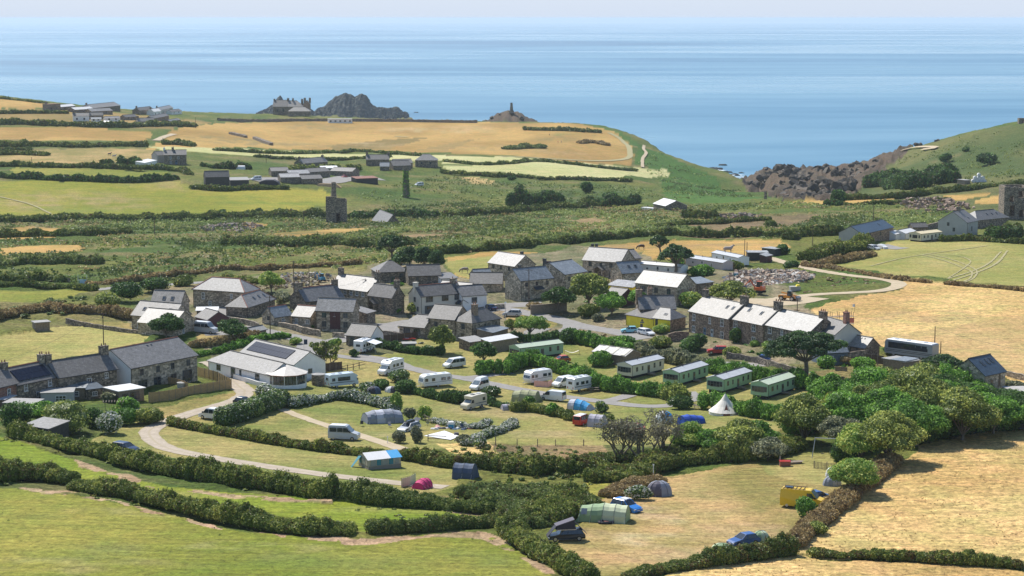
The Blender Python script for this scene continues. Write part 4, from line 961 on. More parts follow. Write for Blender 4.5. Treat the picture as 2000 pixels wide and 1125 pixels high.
tree('pine', 1840,742, 5.0,8, 'dark spreading pine left of the skylight barn', style='umbrella')
# the wood along the right
hedge('dark', [(1650,905),(1690,880),(1740,872),(1800,866),(1850,852),(1930,843),(2010,838)], 5, 4.2, 'dark undergrowth along the foot of the wood', 'undergrowth', cat='undergrowth')
hedge('hedge', [(1560,850),(1600,835),(1650,825),(1720,800),(1790,780),(1860,775),(1930,782)], 6, 4.5, 'green undergrowth inside the wood', 'undergrowth', cat='undergrowth')
WOOD = 'trees of the wood beside the straw field'
for i, a in enumerate([
 ('olive', 1770,850, 11,13, 'broad olive tree in the middle of the wood'), ('olive', 1735,905, 8,11, 'olive tree overhanging the straw field'),
 ('olive', 1800,800, 8,12, 'olive tree at the top of the wood'), ('olive', 1880,860, 8.5,11, 'dark tree at the field edge of the wood'),
 ('hedge', 1940,845, 6.5,10, 'dark tree toward the right edge'), ('dark', 1990,835, 6,9, 'dark tree at the right edge of the photograph'),
 ('dark', 1900,800, 4.8,8, 'dark tree below the skylight barn'), ('hedge', 1655,860, 8,9, 'green tree at the left side of the wood'),
 ('olive', 1570,868, 8,9, 'rounded tree beside the pale pointed tent'), ('grey', 1640,880, 5.5,7, 'pale leafed tree beside the swings'),
 ('hedge', 1700,815, 8.5,11, 'green tree on the camp side of the wood'), ('lime', 1680,905, 6.2,8, 'fresh green tree right of the swing frame'),
 ('lime', 1665,965, 5.2,7, 'bright green tree over the small grey tent'), ('hedge', 1840,830, 7.5,10, 'dark tree in the shade of the wood'),
 ('hedge', 1620,800, 6.2,8, 'green tree at the top left of the wood'), ('dark', 1960,805, 4,8, 'dark tree above the right edge of the field'),
 ('dark', 2040,820, 6,9, 'dark tree past the right edge'), ('dark', 1760,815, 8.5,10, 'dark tree among the olive crowns'), ('olive', 1820,845, 9,11, 'olive tree right of the broad olive tree'), ('hedge', 1730,860, 9,10, 'rich green tree below the broad olive crown'), ('dark', 1850,812, 7,9, 'dark tree behind the field edge trees'), ('hedge', 1905,830, 6.5,9, 'green tree left of the dark field edge trees'), ('olive', 1720,790, 7,9, 'olive tree behind the green camp side tree'), ('olive', 1690,850, 8.5,10, 'olive tree between the green tree and the broad olive tree'), ('olive', 1640,835, 6.5,8, 'small olive tree behind the pale pointed tent'), ('hedge', 1790,870, 7.5,9, 'green tree at the field edge below the broad olive tree')]):
 tree(a[0], a[1], a[2], a[3], a[4], a[5], group=WOOD, trunk=.12, seed=i, dens=1.25)
for a in [('olive', 1440,885, 5.2,9, 'olive tree between the bell tent and the lower field'), ('hedge', 1395,888, 4.0,7, 'green tree in the middle of the thicket'),
          ('lime', 1345,885, 4.6,6.5, 'bright green tree beside the bare trees'), ('grey', 1500,900, 3.6,6, 'grey green bush at the right of the thicket'), ('hedge', 1475,880, 4.5,7, 'green tree left of the wooden rail')]:
 tree(a[0], a[1], a[2], a[3], a[4], a[5], trunk=.1)
for a in [(1210,900,7.0,7.5,'bare wind twisted tree at the left of the group','g'), (1255,905,7.8,8.0,'tallest bare tree in the middle of the group','g'), (1295,893,6.6,6.0,'bare tree at the right of the group','g')]:
 tree('twig', a[0], a[1], a[2], a[3], a[4], style='wind', group='bare wind twisted trees', dens=.24)
bush('hedge', 1578,1012, 3.2,2.6, 'dark bush in front of the yellow van')
bush('lime', 1540,872, 3,1.8, 'bright bush by the wooden rail'); bush('grey', 1560,985+5, 0.1,0.1, 'x') if False else None
bush('olive', 1600,1045, 3.0,1.4, 'low bush on the brown hedge')
# scrub banks, hedges and stone walls of the middle distance
for a in [
 ('gorse', [(-60,552),(0,549),(60,549),(110,551),(124,553)], 3.4,2.0, 'lower hedge of the pair at the far left'), ('gorse', [(-60,562),(0,560),(90,561),(185,569)], 2.6,1.8, 'upper field hedge by the road'),
 ('dryleaf', [(-40,628),(0,620),(60,610),(100,605),(135,610)], 5,2.2, 'brown scrub edge above the left field'), ('dryleaf', [(150,610),(200,612),(260,622)], 3,2.0, 'brown hedge behind the skylit house'),
 ('dryleaf', [(175,560),(210,556),(300,545),(420,532),(560,526),(700,518)], 3,1.6, 'dark wall of scrub above the village road'),
 ('dark', [(-60,345),(0,347),(120,352),(250,356),(345,352)], 6,3.0, 'hedge along the top of the big pasture'), ('gorse', [(-60,325),(0,324),(150,328),(335,334),(370,342)], 5,2.6, 'hedge by the grey farmhouse'),
 ('gorse', [(-60,284),(0,285),(150,287),(285,288)], 10,3.0, 'scrub belt below the far straw field'), ('gorse', [(-40,305),(30,302),(90,304)], 8,2.4, 'thick hedge at the far left'), ('gorse', [(-40,295),(0,294),(60,293)], 6,2, 'hedge tip at the far left'),
 ('gorse', [(420,294),(560,301),(700,297),(820,305)], 4,1.8, 'hedge below the golf course'), ('gorse', [(500,308),(640,313),(760,308)], 3,1.6, 'hedge below the pale barley'),
 ('gorse', [(870,316),(940,322),(1000,320)], 4,1.8, 'hedge dividing the pale barley'), ('gorse', [(1000,320),(1060,316),(1100,320),(1240,334)], 4,1.8, 'long hedge through the pale barley'),
 ('gorse', [(865,338),(960,345),(1040,348)], 4,2.2, 'hedge below the pale barley field'), ('gorse', [(1050,350),(1150,353),(1230,354)], 3,1.8, 'hedge at the lower right of the barley'),
 ('gorse', [(1025,254),(1080,255),(1140,258)], 5,2.6, 'long dark hedge on the golf course'), ('gorse', [(1148,258),(1170,259)], 6,2.6, 'end clump of the golf course hedge'),
 ('bracken', [(990,292),(1030,289),(1060,289)], 12,2.4, 'green island of scrub on the golf course'), ('dryleaf', [(1132,280),(1160,279),(1185,284)], 7,2.0, 'dark scrub patch near the end of the course'),
 ('gorse', [(320,282),(350,283),(375,286)], 9,3.2, 'round gorse clump by the path'), ('gorse', [(0,222),(60,222),(130,222)], 4,2.2, 'hedge at the far left headland'), ('gorse', [(0,193),(50,198),(90,203)], 4,1.6, 'hedge across the far hill'),
 ('gorse', [(0,243),(60,243),(150,247),(250,248),(380,248)], 7,3.6, 'trees and gardens of the far hamlet'),
 ('bracken', [(440,478),(520,478),(640,480),(740,482),(800,478)], 14,3.0, 'dense green thicket across the middle'), ('gorse', [(-40,435),(60,432),(200,430),(320,430),(470,424),(560,423),(636,424)], 12,2.8, 'dark thicket along the foot of the pasture'),
 ('gorse', [(-40,466),(60,462),(160,462),(250,458)], 8,2.6, 'bracken line at the left'), ('bracken', [(-20,520),(60,520),(130,517),(190,518)], 9,3, 'rounded bracken bank at the left'),
 ('dark', [(1000,405),(1040,405),(1090,404)], 14,7, 'dark copse in the valley'), ('dark', [(690,428),(760,424),(850,424)], 12,3.2, 'thicket right of the engine house'),
 ('gorse', [(870,424),(960,420),(1080,410),(1160,405)], 10,3, 'long thicket in the valley bottom'), ('dark', [(1150,400),(1200,402),(1240,398)], 10,4.0, 'bushes by the valley hut'),
 ('gorse', [(820,495),(900,492),(1000,487),(1120,474),(1280,462),(1400,463),(1540,464)], 4.5,2.4, 'hedge behind the dry paddocks'), ('gorse', [(1540,470),(1580,462),(1640,458)], 6,3, 'scrub beside the black roofed house'),
 ('bramble', [(1575,510),(1620,498),(1660,490),(1690,480)], 8,3.2, 'rounded scrub bank left of the black roofed house'), ('dryleaf', [(1600,517),(1640,512),(1700,500)], 6,1.8, 'brown scrub edge of the mown field'),
 ('dryleaf', [(1570,520),(1650,530),(1740,545),(1815,553)], 2.6,1.3, 'dry hedge between lane and mown field'), ('dryleaf', [(1850,556),(1930,562),(2010,571)], 2.4,1.1, 'dry hedge right of the field gateway'),
 ('gorse', [(1840,471),(1900,471),(1960,475),(2030,479)], 2.6,2.0, 'hedge along the far side of the mown field'), ('dark', [(1935,468),(1965,466),(1990,464)], 5,4.4, 'dark garden trees by the ruined engine house'),
 ('dark', [(1700,365),(1745,362),(1790,368)], 20,7, 'wooded hollow behind the right headland'), ('dark', [(1790,360),(1830,355),(1850,358)], 16,7, 'wood on the slope of the headland'),
 ('gorse', [(1640,392),(1760,385),(1900,370),(2000,362)], 7,2.4, 'hedge across the foot of the headland'), ('gorse', [(1655,403),(1760,398),(1850,393)], 4,1.8, 'scrub line on the right'),
 ('dark', [(1618,402),(1640,402)], 7,3.6, 'round gorse bush above the far fields'), ('gorse', [(1340,427),(1380,428),(1400,428)], 6,2.8, 'gorse clump in the rough ground'),
 ('gorse', [(1280,445),(1400,436),(1500,430)], 5,1.8, 'bracken line in the rough ground'), ('dark', [(1110,665),(1130,660)], 1,1, 'x'),
 ('olive', [(560,336),(600,334),(700,332)], 6,3, 'trees behind the farm buildings'), ('dark', [(200,322),(215,322)], 5,4, 'dark tree left of the grey farmhouse'), ('dark', [(235,324),(255,324),(270,325)], 6,4.4, 'dark trees by the grey farmhouse'),
 ('dark', [(395,328),(440,330),(485,330)], 6,3.4, 'bushes right of the grey farmhouse'), ('gorse', [(375,368),(430,372),(480,370),(560,369)], 5,2.2, 'scrub in front of the black barn'),
 ('gorse', [(1930,465),(1960,452),(1990,448)], 4,2.2, 'garden scrub at the right edge'), ('bramble', [(440,545),(470,548),(500,552)], 3,1.6, 'scrub beside the road bend')]:
 if a[4] != 'x': hedge(a[0], a[1], a[2], a[3], a[4], brown=.12 if a[0] != 'dryleaf' else .3, dens=.8)
for a in [('dark',1887,297,5,3,'small round bush high on the headland'), ('dark',1847,318,7,5,'dark gorse bush on the headland'), ('dark',1935,322,11,7,'largest gorse bush on the headland'),
          ('dark',1640,400,8,6,'thorn tree above the far fields'), ('gorse',1505,445,5,3,'gorse bush in the rough ground'), ('dark',505,422,4,3,'lone thorn at the foot of the pasture'), ('dark',433,421,4,2.5,'small thorn at the foot of the pasture'),
          ('dark',1000,345+8,6,2.5,'bush below the barley'), ('dark',1148,378,7,6,'bush in the valley'), ('dark',1190,395,8,5,'rounded bush in the valley')]:
 bush(*a[:5], a[5], lumps=4)
# rough growth nobody could count
SCR = [[(-60,425),(300,424),(640,420),(900,395),(1300,405),(1640,395),(1840,400),(1840,440),(1650,455),(1560,470),(1300,462),(1100,475),(860,500),(760,520),(500,530),(180,560),(-60,545)]]
av = [px_poly(r[2]) for r in REGIONS if r[0] in ('field', 'patch')]
scatter('bracken', 'bracken', SCR, 6.5, 1.15, 'green bracken over the rough ground behind the village', seed=1, avoid=av, mask=.44, mscale=26, core=False, nsp=9)
scatter('gorse_scrub', 'gorse', SCR, 4.0, 1.05, 'dark gorse dotted over the rough ground', seed=2, avoid=av, mask=.5, mscale=20, core=False, nsp=9)
scatter('dry_scrub', 'dryleaf', SCR, 4.5, .9, 'brown heather over the rough ground', seed=3, avoid=av, mask=.5, mscale=16, core=False, nsp=8)
scatter('slope_bracken', 'bracken', [[(1240,320),(1290,300),(1390,345),(1480,386),(1300,395),(1290,352)], [(700,380),(860,345),(1050,358),(1240,360),(1300,390),(1000,412),(700,420)]], 3.0, 1.1, 'bracken over the valley sides', seed=4, mask=.42, mscale=24, core=False, nsp=8)
scatter('headland_scrub', 'gorse', [[(1720,350),(1760,305),(2000,250),(2200,250),(2200,360),(1800,372)]], 1.6, 1.1, 'low scrub over the right headland', seed=5, mask=.48, mscale=30, core=False, nsp=8)
scatter('left_scrub', 'bracken', [[(-40,596),(60,594),(180,560),(300,560),(250,600),(140,612),(0,625)]], 9, .9, 'rough growth by the left field', seed=6, mask=.42, brown=.2)
scatter('middle_scrub', 'bramble', [[(860,885),(960,870),(1190,885),(1330,890),(1300,925),(1160,935),(1160,1000),(1090,1020),(1000,1025),(880,990),(880,950),(1000,935),(900,905)]], 26, .55, 'bramble and bracken scrub in the middle of the camp', seed=7, mask=.3, brown=.2, tall=1.6)
scatter('lane_weeds', 'dryleaf', [[(1560,540),(1700,545),(1720,560),(1560,575),(1500,560)], [(1460,620),(1560,600),(1580,640),(1500,640)], [(1110,650),(1210,645),(1240,668),(1130,665)], [(430,540),(620,530),(640,560),(500,575),(440,560)], [(1020,595),(1060,598),(1120,618),(1100,628),(1040,610)]], 12, .6, 'dry weeds beside the lanes', seed=8, mask=.38, brown=.3)
VIL = [[(400,600),(560,570),(700,560),(760,600),(640,640),(430,640)], [(700,590),(860,600),(980,640),(1100,640),(1240,650),(1320,690),(1100,670),(900,690),(700,660)], [(1080,560),(1240,590),(1330,600),(1230,640),(1100,610)], [(1340,660),(1560,680),(1700,700),(1640,745),(1400,715)], [(60,790),(280,790),(300,830),(120,845)]]
scatter('garden_growth', 'hedge', VIL, 5, .85, 'garden shrubs and weeds between the village houses', seed=12, mask=.5, mscale=7)
scatter('garden_flowers', 'grey', VIL, 2.5, .6, 'pale flowering plants between the village houses', seed=13, mask=.52, mscale=6, flower=.15)
scatter('hedge_foot_growth', 'bramble', [[(0,845),(640,965),(1000,1005),(1160,1130),(980,1040),(640,990),(0,865)], [(0,935),(150,945),(690,1040),(690,1055),(150,970),(0,950)]], 22, .4, 'loose bramble and long grass along the hedge feet', seed=14, mask=.45, mscale=5, brown=.3)
scatter('straw_tufts', 'straw', [[(1545,1078),(1650,1000),(1740,905),(1880,850),(2060,830),(2200,1150),(1800,1092)], [(1240,1142),(1330,1112),(1545,1080),(2100,1125),(2100,1200),(1200,1200)]], 34, .2, 'tufts of dry straw coloured grass', seed=9, mask=.42, mscale=5, core=False, nsp=5, tall=1.0, brown=.0)
scatter('dock_weeds', 'straw', [[(1560,1060),(1660,990),(1740,920),(1900,860),(2000,860),(2000,1000),(1700,1085)]], .5, .26, 'rusty dock stalks in the straw field', seed=10, mask=.5, mscale=9, core=False, nsp=8, tall=3.5, brown=.5)
scatter('thistles', 'bracken', [[(0,965),(350,1015),(700,1060),(950,1050),(1060,1125),(0,1125)]], 1.6, .2, 'coarse tufts in the lower green field', seed=11, mask=.5, core=False, nsp=6, tall=1.6)
print('leaf triangles', TOTAL[0])

# ---------------------------------------------------------------- building materials
MT = {
 'granite': stone('coursed granite rubble', (.29,.235,.175), (.50,.41,.30), (.30,.26,.20), 2.0),
 'granite2': stone('pale granite rubble', (.35,.29,.215), (.58,.48,.36), (.40,.36,.29), 1.8),
 'granited': stone('dark weathered stone', (.20,.165,.13), (.36,.29,.22), (.17,.15,.12), 2.2),
 'brownst': stone('brown killas stone', (.24,.165,.12), (.38,.275,.20), (.24,.2,.15), 2.6),
 'white': plain('white painted render', (.86,.85,.82), .8, vary=.06, scale=.8, bumpy=.2),
 'cream': plain('cream painted render', (.62,.58,.49), .8, vary=.07, scale=.8, bumpy=.2),
 'grey': plain('grey painted render', (.45,.44,.42), .8, vary=.08, scale=.8, bumpy=.2),
 'yellow': plain('yellow painted wall', (.90,.72,.05), .8, vary=.10, scale=.9, bumpy=.2),
 'maroon': plain('maroon weatherboard', (.10,.035,.035), .7, vary=.2),
 'redbrick': stone('red brick', (.26,.09,.06), (.36,.15,.10), (.35,.3,.26), 5.0, .3),
 'blueboard': plain('blue grey boarding', (.14,.18,.23), .7, vary=.15),
 'blackboard': plain('tarred boarding', (.05,.05,.05), .7, vary=.3),
 'timber': plain('weathered timber', (.24,.19,.14), .8, vary=.3, scale=3),
 'fence': plain('fresh larch boards', (.42,.28,.13), .75, vary=.2, scale=2.5),
 'pole': plain('creosoted pole', (.10,.065,.045), .8, vary=.3, scale=3),
 'frame': plain('white window paint', (.80,.80,.78), .5, vary=.03),
 'dframe': plain('dark window paint', (.09,.10,.10), .5, vary=.1),
 'gutter': plain('black gutter plastic', (.04,.04,.04), .5, vary=.1),
 'doorblue': plain('blue door paint', (.09,.16,.24), .5), 'doorgreen': plain('green door paint', (.08,.14,.10), .5), 'doorgrey': plain('pale grey door paint', (.42,.47,.5), .5),
 'slate': slate('weathered slate roof', (.20,.195,.19), .5, .55, .22), 'slated': slate('dark slate roof', (.165,.155,.145), .5, .6, .2, (.2,.18,.12)),
 'slatep': slate('pale scantle slate roof', (.27,.255,.235), .4, .5, .4, (.36,.30,.22)), 'slatew': slate('sun bleached slate roof', (.29,.28,.265), .4, .5, .2, (.42,.39,.34)),
 'slateb': slate('smooth blue slate roof', (.25,.275,.29), .6, .42, .08), 'navy': slate('dark blue roofing', (.055,.085,.115), .6, .4, .02),
 'tin': slate('corrugated roof sheets', (.42,.41,.39), .6, .45, .2), 'felt': plain('grey felt roof', (.34,.33,.31), .85, vary=.15), 'whiteroof': plain('white roof sheet', (.72,.71,.68), .5, vary=.08),
 'ridge': plain('red clay ridge tiles', (.36,.15,.10), .8, vary=.2, scale=3),
 'pot': plain('clay chimney pot', (.34,.17,.10), .8), 'lead': plain('lead flashing', (.3,.31,.33), .6),
 'solar': plain('solar cells', (.010,.012,.026), .22, vary=.2, spec=.35), 'alu': plain('aluminium', (.55,.56,.57), .4, .6),
 'green': plain('sage green cladding', (.32,.50,.32), .6, vary=.05), 'greenroof': plain('pale green roof', (.50,.58,.43), .6, vary=.08),
 'homecream': plain('cream cladding', (.66,.63,.50), .6, vary=.05), 'homepink': plain('pale mauve cladding', (.50,.44,.43), .6, vary=.06), 'homeroof': plain('pale grey tile effect roof', (.46,.48,.50), .6, vary=.12), 'homeyellow': plain('straw coloured roof', (.68,.58,.36), .6, vary=.08),
 'ivy': LEAF['hedge'], 'concrete': plain('concrete', (.42,.40,.37), .85, vary=.15), 'undershade': plain('dark shade', (.03,.03,.035), .9),
}
GLASS = glass_mat()
def mat(k): return MT[k] if isinstance(k, str) else k
WCNT = [0]
def window(root, P, u, n, w, h, z, style='w', bars=1):
 """P: middle of the opening at the wall foot (x, y); u along the wall; n outward"""
 u = Vector((*u, 0)); n = Vector((*n, 0)); c = Vector((P[0], P[1], z)); rz = math.atan2(u.y, u.x)
 # local frame: x along the wall, -y outward
 fm = MB(); t = .09; d = .05
 fm.box(-w/2, w/2, -d, .06, 0, t); fm.box(-w/2, w/2, -d, .06, h - t, h); fm.box(-w/2, -w/2 + t, -d, .06, t, h - t); fm.box(w/2 - t, w/2, -d, .06, t, h - t)
 for b in range(bars):
  x = -w/2 + w * (b + 1) / (bars + 1); fm.box(x - .04, x + .04, -d + .005, .05, t, h - t)
 fm.box(-w/2 + t, w/2 - t, -d + .008, .045, h * .5 - .03, h * .5 + .03)
 o = fm.build('window', MT['frame'] if style in 'wW' else MT['dframe'], root, loc=c, rz=rz)
 gl = MB(); gl.box(-w/2 + t*.5, w/2 - t*.5, -.018, .0, t*.5, h - t*.5); gl.build('pane', GLASS, o)
 if style in 'wW':
  s = MB(); s.box(-w/2 - .1, w/2 + .1, -.16, .05, -.12, 0); s.build('sill', MT['concrete'], o)
 if style == 'W':
  pass
def door(root, P, u, n, w, h, style='doorgrey'):
 rz = math.atan2(u[1], u[0]); m = MB(); m.box(-w/2, w/2, -.05, .05, 0, h)
 o = m.build('door', mat(style), root, loc=(P[0], P[1], .0), rz=rz)
 g = MB(); g.box(-w*.28, w*.28, -.065, -.052, h*.55, h*.85); g.build('pane', GLASS, o)
 k = MB(); k.box(w*.32, w*.38, -.1, -.052, h*.45, h*.5); k.build('handle', MT['alu'], o)
def chimney(root, x, y, z0, z1, w=.9, d=.6, pots=2, m='granited'):
 c = MB(); c.box(x - w/2, x + w/2, y - d/2, y + d/2, z0, z1 - .12); c.box(x - w/2 - .07, x + w/2 + .07, y - d/2 - .07, y + d/2 + .07, z1 - .12, z1)
 o = c.build('chimney', mat(m), root)
 for k in range(pots):
  px = x + (k - (pots - 1) / 2) * w / max(1, pots) ; q = MB(); q.tube((px, y, z1), (px, y, z1 + .5), .13, .10, 8); q.build('chimney_pot', MT['pot'], o)
ALLB = []
def house(A, B, H, W, rise, roof, wall, label, wins='', name='house', cat='house', hip='', ridge='x', gable=None, chim=(), sky_=(), solar=None, red=False, group=None,
          over=.28, base=None, extra=None, gut=True, doorstyle='doorgrey', seam=False):
 a, b = [Vector(at_depth(*q)) if len(q) > 2 else G(q[0], q[1], H) for q in (A, B)]; v = Vector((b.x - a.x, b.y - a.y)); L = v.length; u = v / L; nrm = Vector((-u.y, u.x))
 if nrm.y < 0: nrm = -nrm
 if hasattr(W, '__len__'):
  c = G(W[0], W[1], H); W = float(np.clip(abs((Vector((c.x, c.y)) - Vector((a.x, a.y))).dot(nrm)), 4.5, 10.5)); print('W', label[:40], round(W, 1), round(L, 1))
 rz = math.atan2(u.y, u.x)
 flip = (Vector((math.cos(rz + PI/2), math.sin(rz + PI/2))) - nrm).length > .1
 z = (a.z + b.z) / 2 - H if base is None else base
 root = empty(name, (a.x, a.y, z), rz, label, cat, group); ALLB.append((a.x, a.y, L, W, rz))
 z0 = -1.2; ov = over; th = .14
 wm = MB(); R_ = rise
 wm.m = 0
 def corner(x, y): return (x, y, z0), (x, y, H)
 c00, c10, c11, c01 = corner(0, 0), corner(L, 0), corner(L, W), corner(0, W)
 wm.quad(c00[0], c10[0], c10[1], c00[1]); wm.quad(c11[0], c01[0], c01[1], c11[1])
 gx = 1 if gable is not None else 0
 yr = W / 2; xr = L / 2
 if ridge == 'x':
  wm.m = gx
  if 'l' in hip: wm.quad(c01[0], c00[0], c00[1], c01[1])
  else: wm.quad(c01[0], c00[0], c00[1], (0, yr, H + R_), c01[1])
  if 'r' in hip: wm.quad(c10[0], c11[0], c11[1], c10[1])
  else: wm.quad(c10[0], c11[0], c11[1], (L, yr, H + R_), c10[1])
 elif ridge == 'y':
  wm.m = 0; wm.quad(c00[1], c10[1], (xr, 0, H + R_)); wm.quad(c11[1], c01[1], (xr, W, H + R_))
  wm.m = gx; wm.quad(c01[0], c00[0], c00[1], c01[1]); wm.quad(c10[0], c11[0], c11[1], c10[1])
 elif ridge == 'lean':   # rises to the back
  wm.m = gx; wm.quad(c01[0], c00[0], c00[1], (0, W, H + R_)); wm.quad(c10[0], c11[0], (L, W, H + R_), c10[1]); wm.m = 0; wm.quad(c11[0], c01[0], (0, W, H + R_), (L, W, H + R_))
 else:
  wm.m = gx; wm.quad(c01[0], c00[0], c00[1], c01[1]); wm.quad(c10[0], c11[0], c11[1], c10[1])
 wl = wm.build('wall', [mat(wall), mat(gable or wall)], root)
 # roof slabs
 rm = MB(); rm.m = 0
 def slab(p, dirx=None):
  """p: corners anticlockwise seen from above, first two on the eave"""
  P = [Vector(q) for q in p]; n = (P[1] - P[0]).cross(P[2] - P[1]).normalized()
  if n.z < 0: n = -n
  ux = (P[1] - P[0]).normalized(); uy = n.cross(ux); T = [q + n * .03 for q in P]; Bt = [q - n * (th - .03) for q in P]
  uv = [((q - P[0]).dot(ux), (q - P[0]).dot(uy)) for q in P]
  rm.quad(*T, uv=uv); rm.quad(*reversed(Bt), uv=list(reversed(uv)))
  for i in range(len(P)):
   j = (i + 1) % len(P); rm.quad(Bt[i], Bt[j], T[j], T[i], uv=[(0, 0), (1, 0), (1, .1), (0, .1)])
 k = R_ / (W / 2) if ridge == 'x' else (R_ / (L / 2) if ridge == 'y' else 0)
 if ridge == 'x':
  hl = min(W / 2, L * .45) if 'l' in hip else -ov * .6; hr = min(W / 2, L * .45) if 'r' in hip else -ov * .6
  el = -ov if 'l' in hip else -ov * .6; er = L + ov if 'r' in hip else L + ov * .6; ez = H - k * ov
  slab([(el, -ov, ez), (er, -ov, ez), (L - hr, yr, H + R_), (hl, yr, H + R_)])
  slab([(er, W + ov, ez), (el, W + ov, ez), (hl, yr, H + R_), (L - hr, yr, H + R_)])
  if 'l' in hip: slab([(-ov, W + ov, ez), (-ov, -ov, ez), (hl, yr, H + R_)])
  if 'r' in hip: slab([(L + ov, -ov, ez), (L + ov, W + ov, ez), (L - hr, yr, H + R_)])
  rline = ((hl, yr, H + R_ + .06), (L - hr, yr, H + R_ + .06))
 elif ridge == 'y':
  ez = H - k * ov
  slab([(-ov, W + ov * .6, ez), (-ov, -ov * .6, ez), (xr, -ov * .6, H + R_), (xr, W + ov * .6, H + R_)])
  slab([(L + ov, -ov * .6, ez), (L + ov, W + ov * .6, ez), (xr, W + ov * .6, H + R_), (xr, -ov * .6, H + R_)])
  rline = ((xr, -ov * .6, H + R_ + .06), (xr, W + ov * .6, H + R_ + .06))
 elif ridge == 'lean':
  kk = R_ / W; slab([(-ov, -ov, H - kk * ov), (L + ov, -ov, H - kk * ov), (L + ov, W + ov * .3, H + R_ + kk * ov * .3), (-ov, W + ov * .3, H + R_ + kk * ov * .3)]); rline = None
 else:
  slab([(-ov, -ov, H), (L + ov, -ov, H), (L + ov, W + ov, H), (-ov, W + ov, H)]); rline = None
 ro = rm.build('roof', mat(roof), root)
 def on_front(x, s, up=0.0):
  """a point on the front slope: x along, s from eave (0) to ridge (1)"""
  if ridge == 'lean': return Vector((x, s * W, H + R_ * s)) , Vector((0, -R_, W)).normalized(), Vector((0, W, R_)).normalized()
  return Vector((x, s * W / 2, H + R_ * s)), Vector((0, -R_, W / 2)).normalized(), Vector((0, W / 2, R_)).normalized()
 if rline and ridge in 'xy':
  t = MB(); t.tube(rline[0], rline[1], .12, None, 6)
  if red and hip:
   for (e, f) in (((-ov, -ov, H - k * ov), rline[0]), ((L + ov, -ov, H - k * ov), rline[1]), ((L + ov, W + ov, H - k * ov), rline[1])):
    t.tube((e[0], e[1], e[2] + .08), f, .10, None, 5)
  t.build('ridge_tiles', MT['ridge'] if red else MT['slated'], ro)
 if gut and ridge in ('x', 'lean') and a.y < 700:
  t = MB(); t.tube((-ov, -ov - .06, H - k * ov - .05), (L + ov, -ov - .06, H - k * ov - .05), .06, None, 5)
  t.tube((.12, -.06, H - .1), (.12, -.06, -.5), .045, None, 5); t.build('gutter', MT['gutter'], root)
 for s in sky_:
  P, n, up = on_front(s[0] * L, s[1]); w, h = (s[2], s[3]) if len(s) > 2 else (.8, 1.1)
  o = MB(); q = [P + Vector((dx * w / 2, 0, 0)) + up * dy * h / 2 for dx, dy in ((-1, -1), (1, -1), (1, 1), (-1, 1))]
  T = [p + n * .13 for p in q]; Bq = [p - n * .02 for p in q]; o.quad(*T)
  for i in range(4): o.quad(Bq[i], Bq[(i + 1) % 4], T[(i + 1) % 4], T[i])
  so = o.build('skylight', MT['dframe'], root); i = MB(); i.quad(*[P + n * .14 + (p - P) * .78 for p in q]); i.build('pane', GLASS, so)
 if solar:
  x0, s0, nx, ny, pw, ph = solar
  for j in range(ny):
   for i in range(nx):
    P, n, up = on_front(x0 + (i + .5) * pw, s0); P = P + up * (j + .5) * ph; o = MB()
    q = [P + Vector((dx * (pw / 2 - .025), 0, 0)) + up * dy * (ph / 2 - .025) for dx, dy in ((-1, -1), (1, -1), (1, 1), (-1, 1))]
    T = [p + n * .16 for p in q]; Bq = [p + n * .06 for p in q]; o.quad(*T); [o.quad(Bq[t], Bq[(t + 1) % 4], T[(t + 1) % 4], T[t]) for t in range(4)]
    o.build('solar_panel', MT['solar'], root)
 for c in chim:   # x fraction, y fraction, rise over the ridge, width, pots
  cx, cy = c[0] * L, c[1] * W; top = H + R_ + c[2]; chimney(root, cx, cy, H + R_ * .2, top + .35, (c[3] if len(c) > 3 else .9) * 1.3, .95, c[4] if len(c) > 4 else 2, c[5] if len(c) > 5 else 'granited')
 for wdef in [q.split() for q in wins.split(';') if q.strip()]:
  side, t, zz, w, h = wdef[0], float(wdef[1]), float(wdef[2]), float(wdef[3]), float(wdef[4]); st = wdef[5] if len(wdef) > 5 else 'w'
  if side == 'f': P, uu, nn = (t * L, -.0), (1, 0), (0, -1)
  elif side == 'r': P, uu, nn = (L, t * W), (0, 1), (1, 0)
  else: P, uu, nn = (0, (1 - t) * W), (0, -1), (-1, 0)
  if st[0] == 'D': door(root, P, uu, nn, w, h, {'D': doorstyle, 'Db': 'doorblue', 'Dg': 'doorgreen', 'Dk': 'dframe'}.get(st, doorstyle))
  else: window(root, P, uu, nn, w, h, zz, st[0], bars=int(st[1]) if len(st) > 1 else 1)
 if extra: extra(root, L, W, H, R_)
 return root
def porch(x, w=2.0, d=1.3, h=2.3, m='granited', rf='slate'):
 def f(root, L, W, H, R_):
  q = MB(); q.box(x * L - w/2, x * L - w/2 + .15, -d, 0, -.5, h); q.box(x * L + w/2 - .15, x * L + w/2, -d, 0, -.5, h); p = q.build('porch', mat(m), root)
  r = MB(); xm = x * L; e = .25
  for s in (-1, 1):
   r.quad((xm, -d - e, h + .8), (xm, 0.0, h + .8), (xm + s * (w/2 + e), 0.0, h - .15), (xm + s * (w/2 + e), -d - e, h - .15))
   r.quad((xm, -d - e, h + .7), (xm + s * (w/2 + e), -d - e, h - .25), (xm + s * (w/2 + e), 0.0, h - .25), (xm, 0.0, h + .7))
   r.quad((xm, -d - e, h + .8), (xm + s * (w/2 + e), -d - e, h - .15), (xm + s * (w/2 + e), -d - e, h - .25), (xm, -d - e, h + .7))
  r.build('porch_roof', mat(rf), p)
 return f
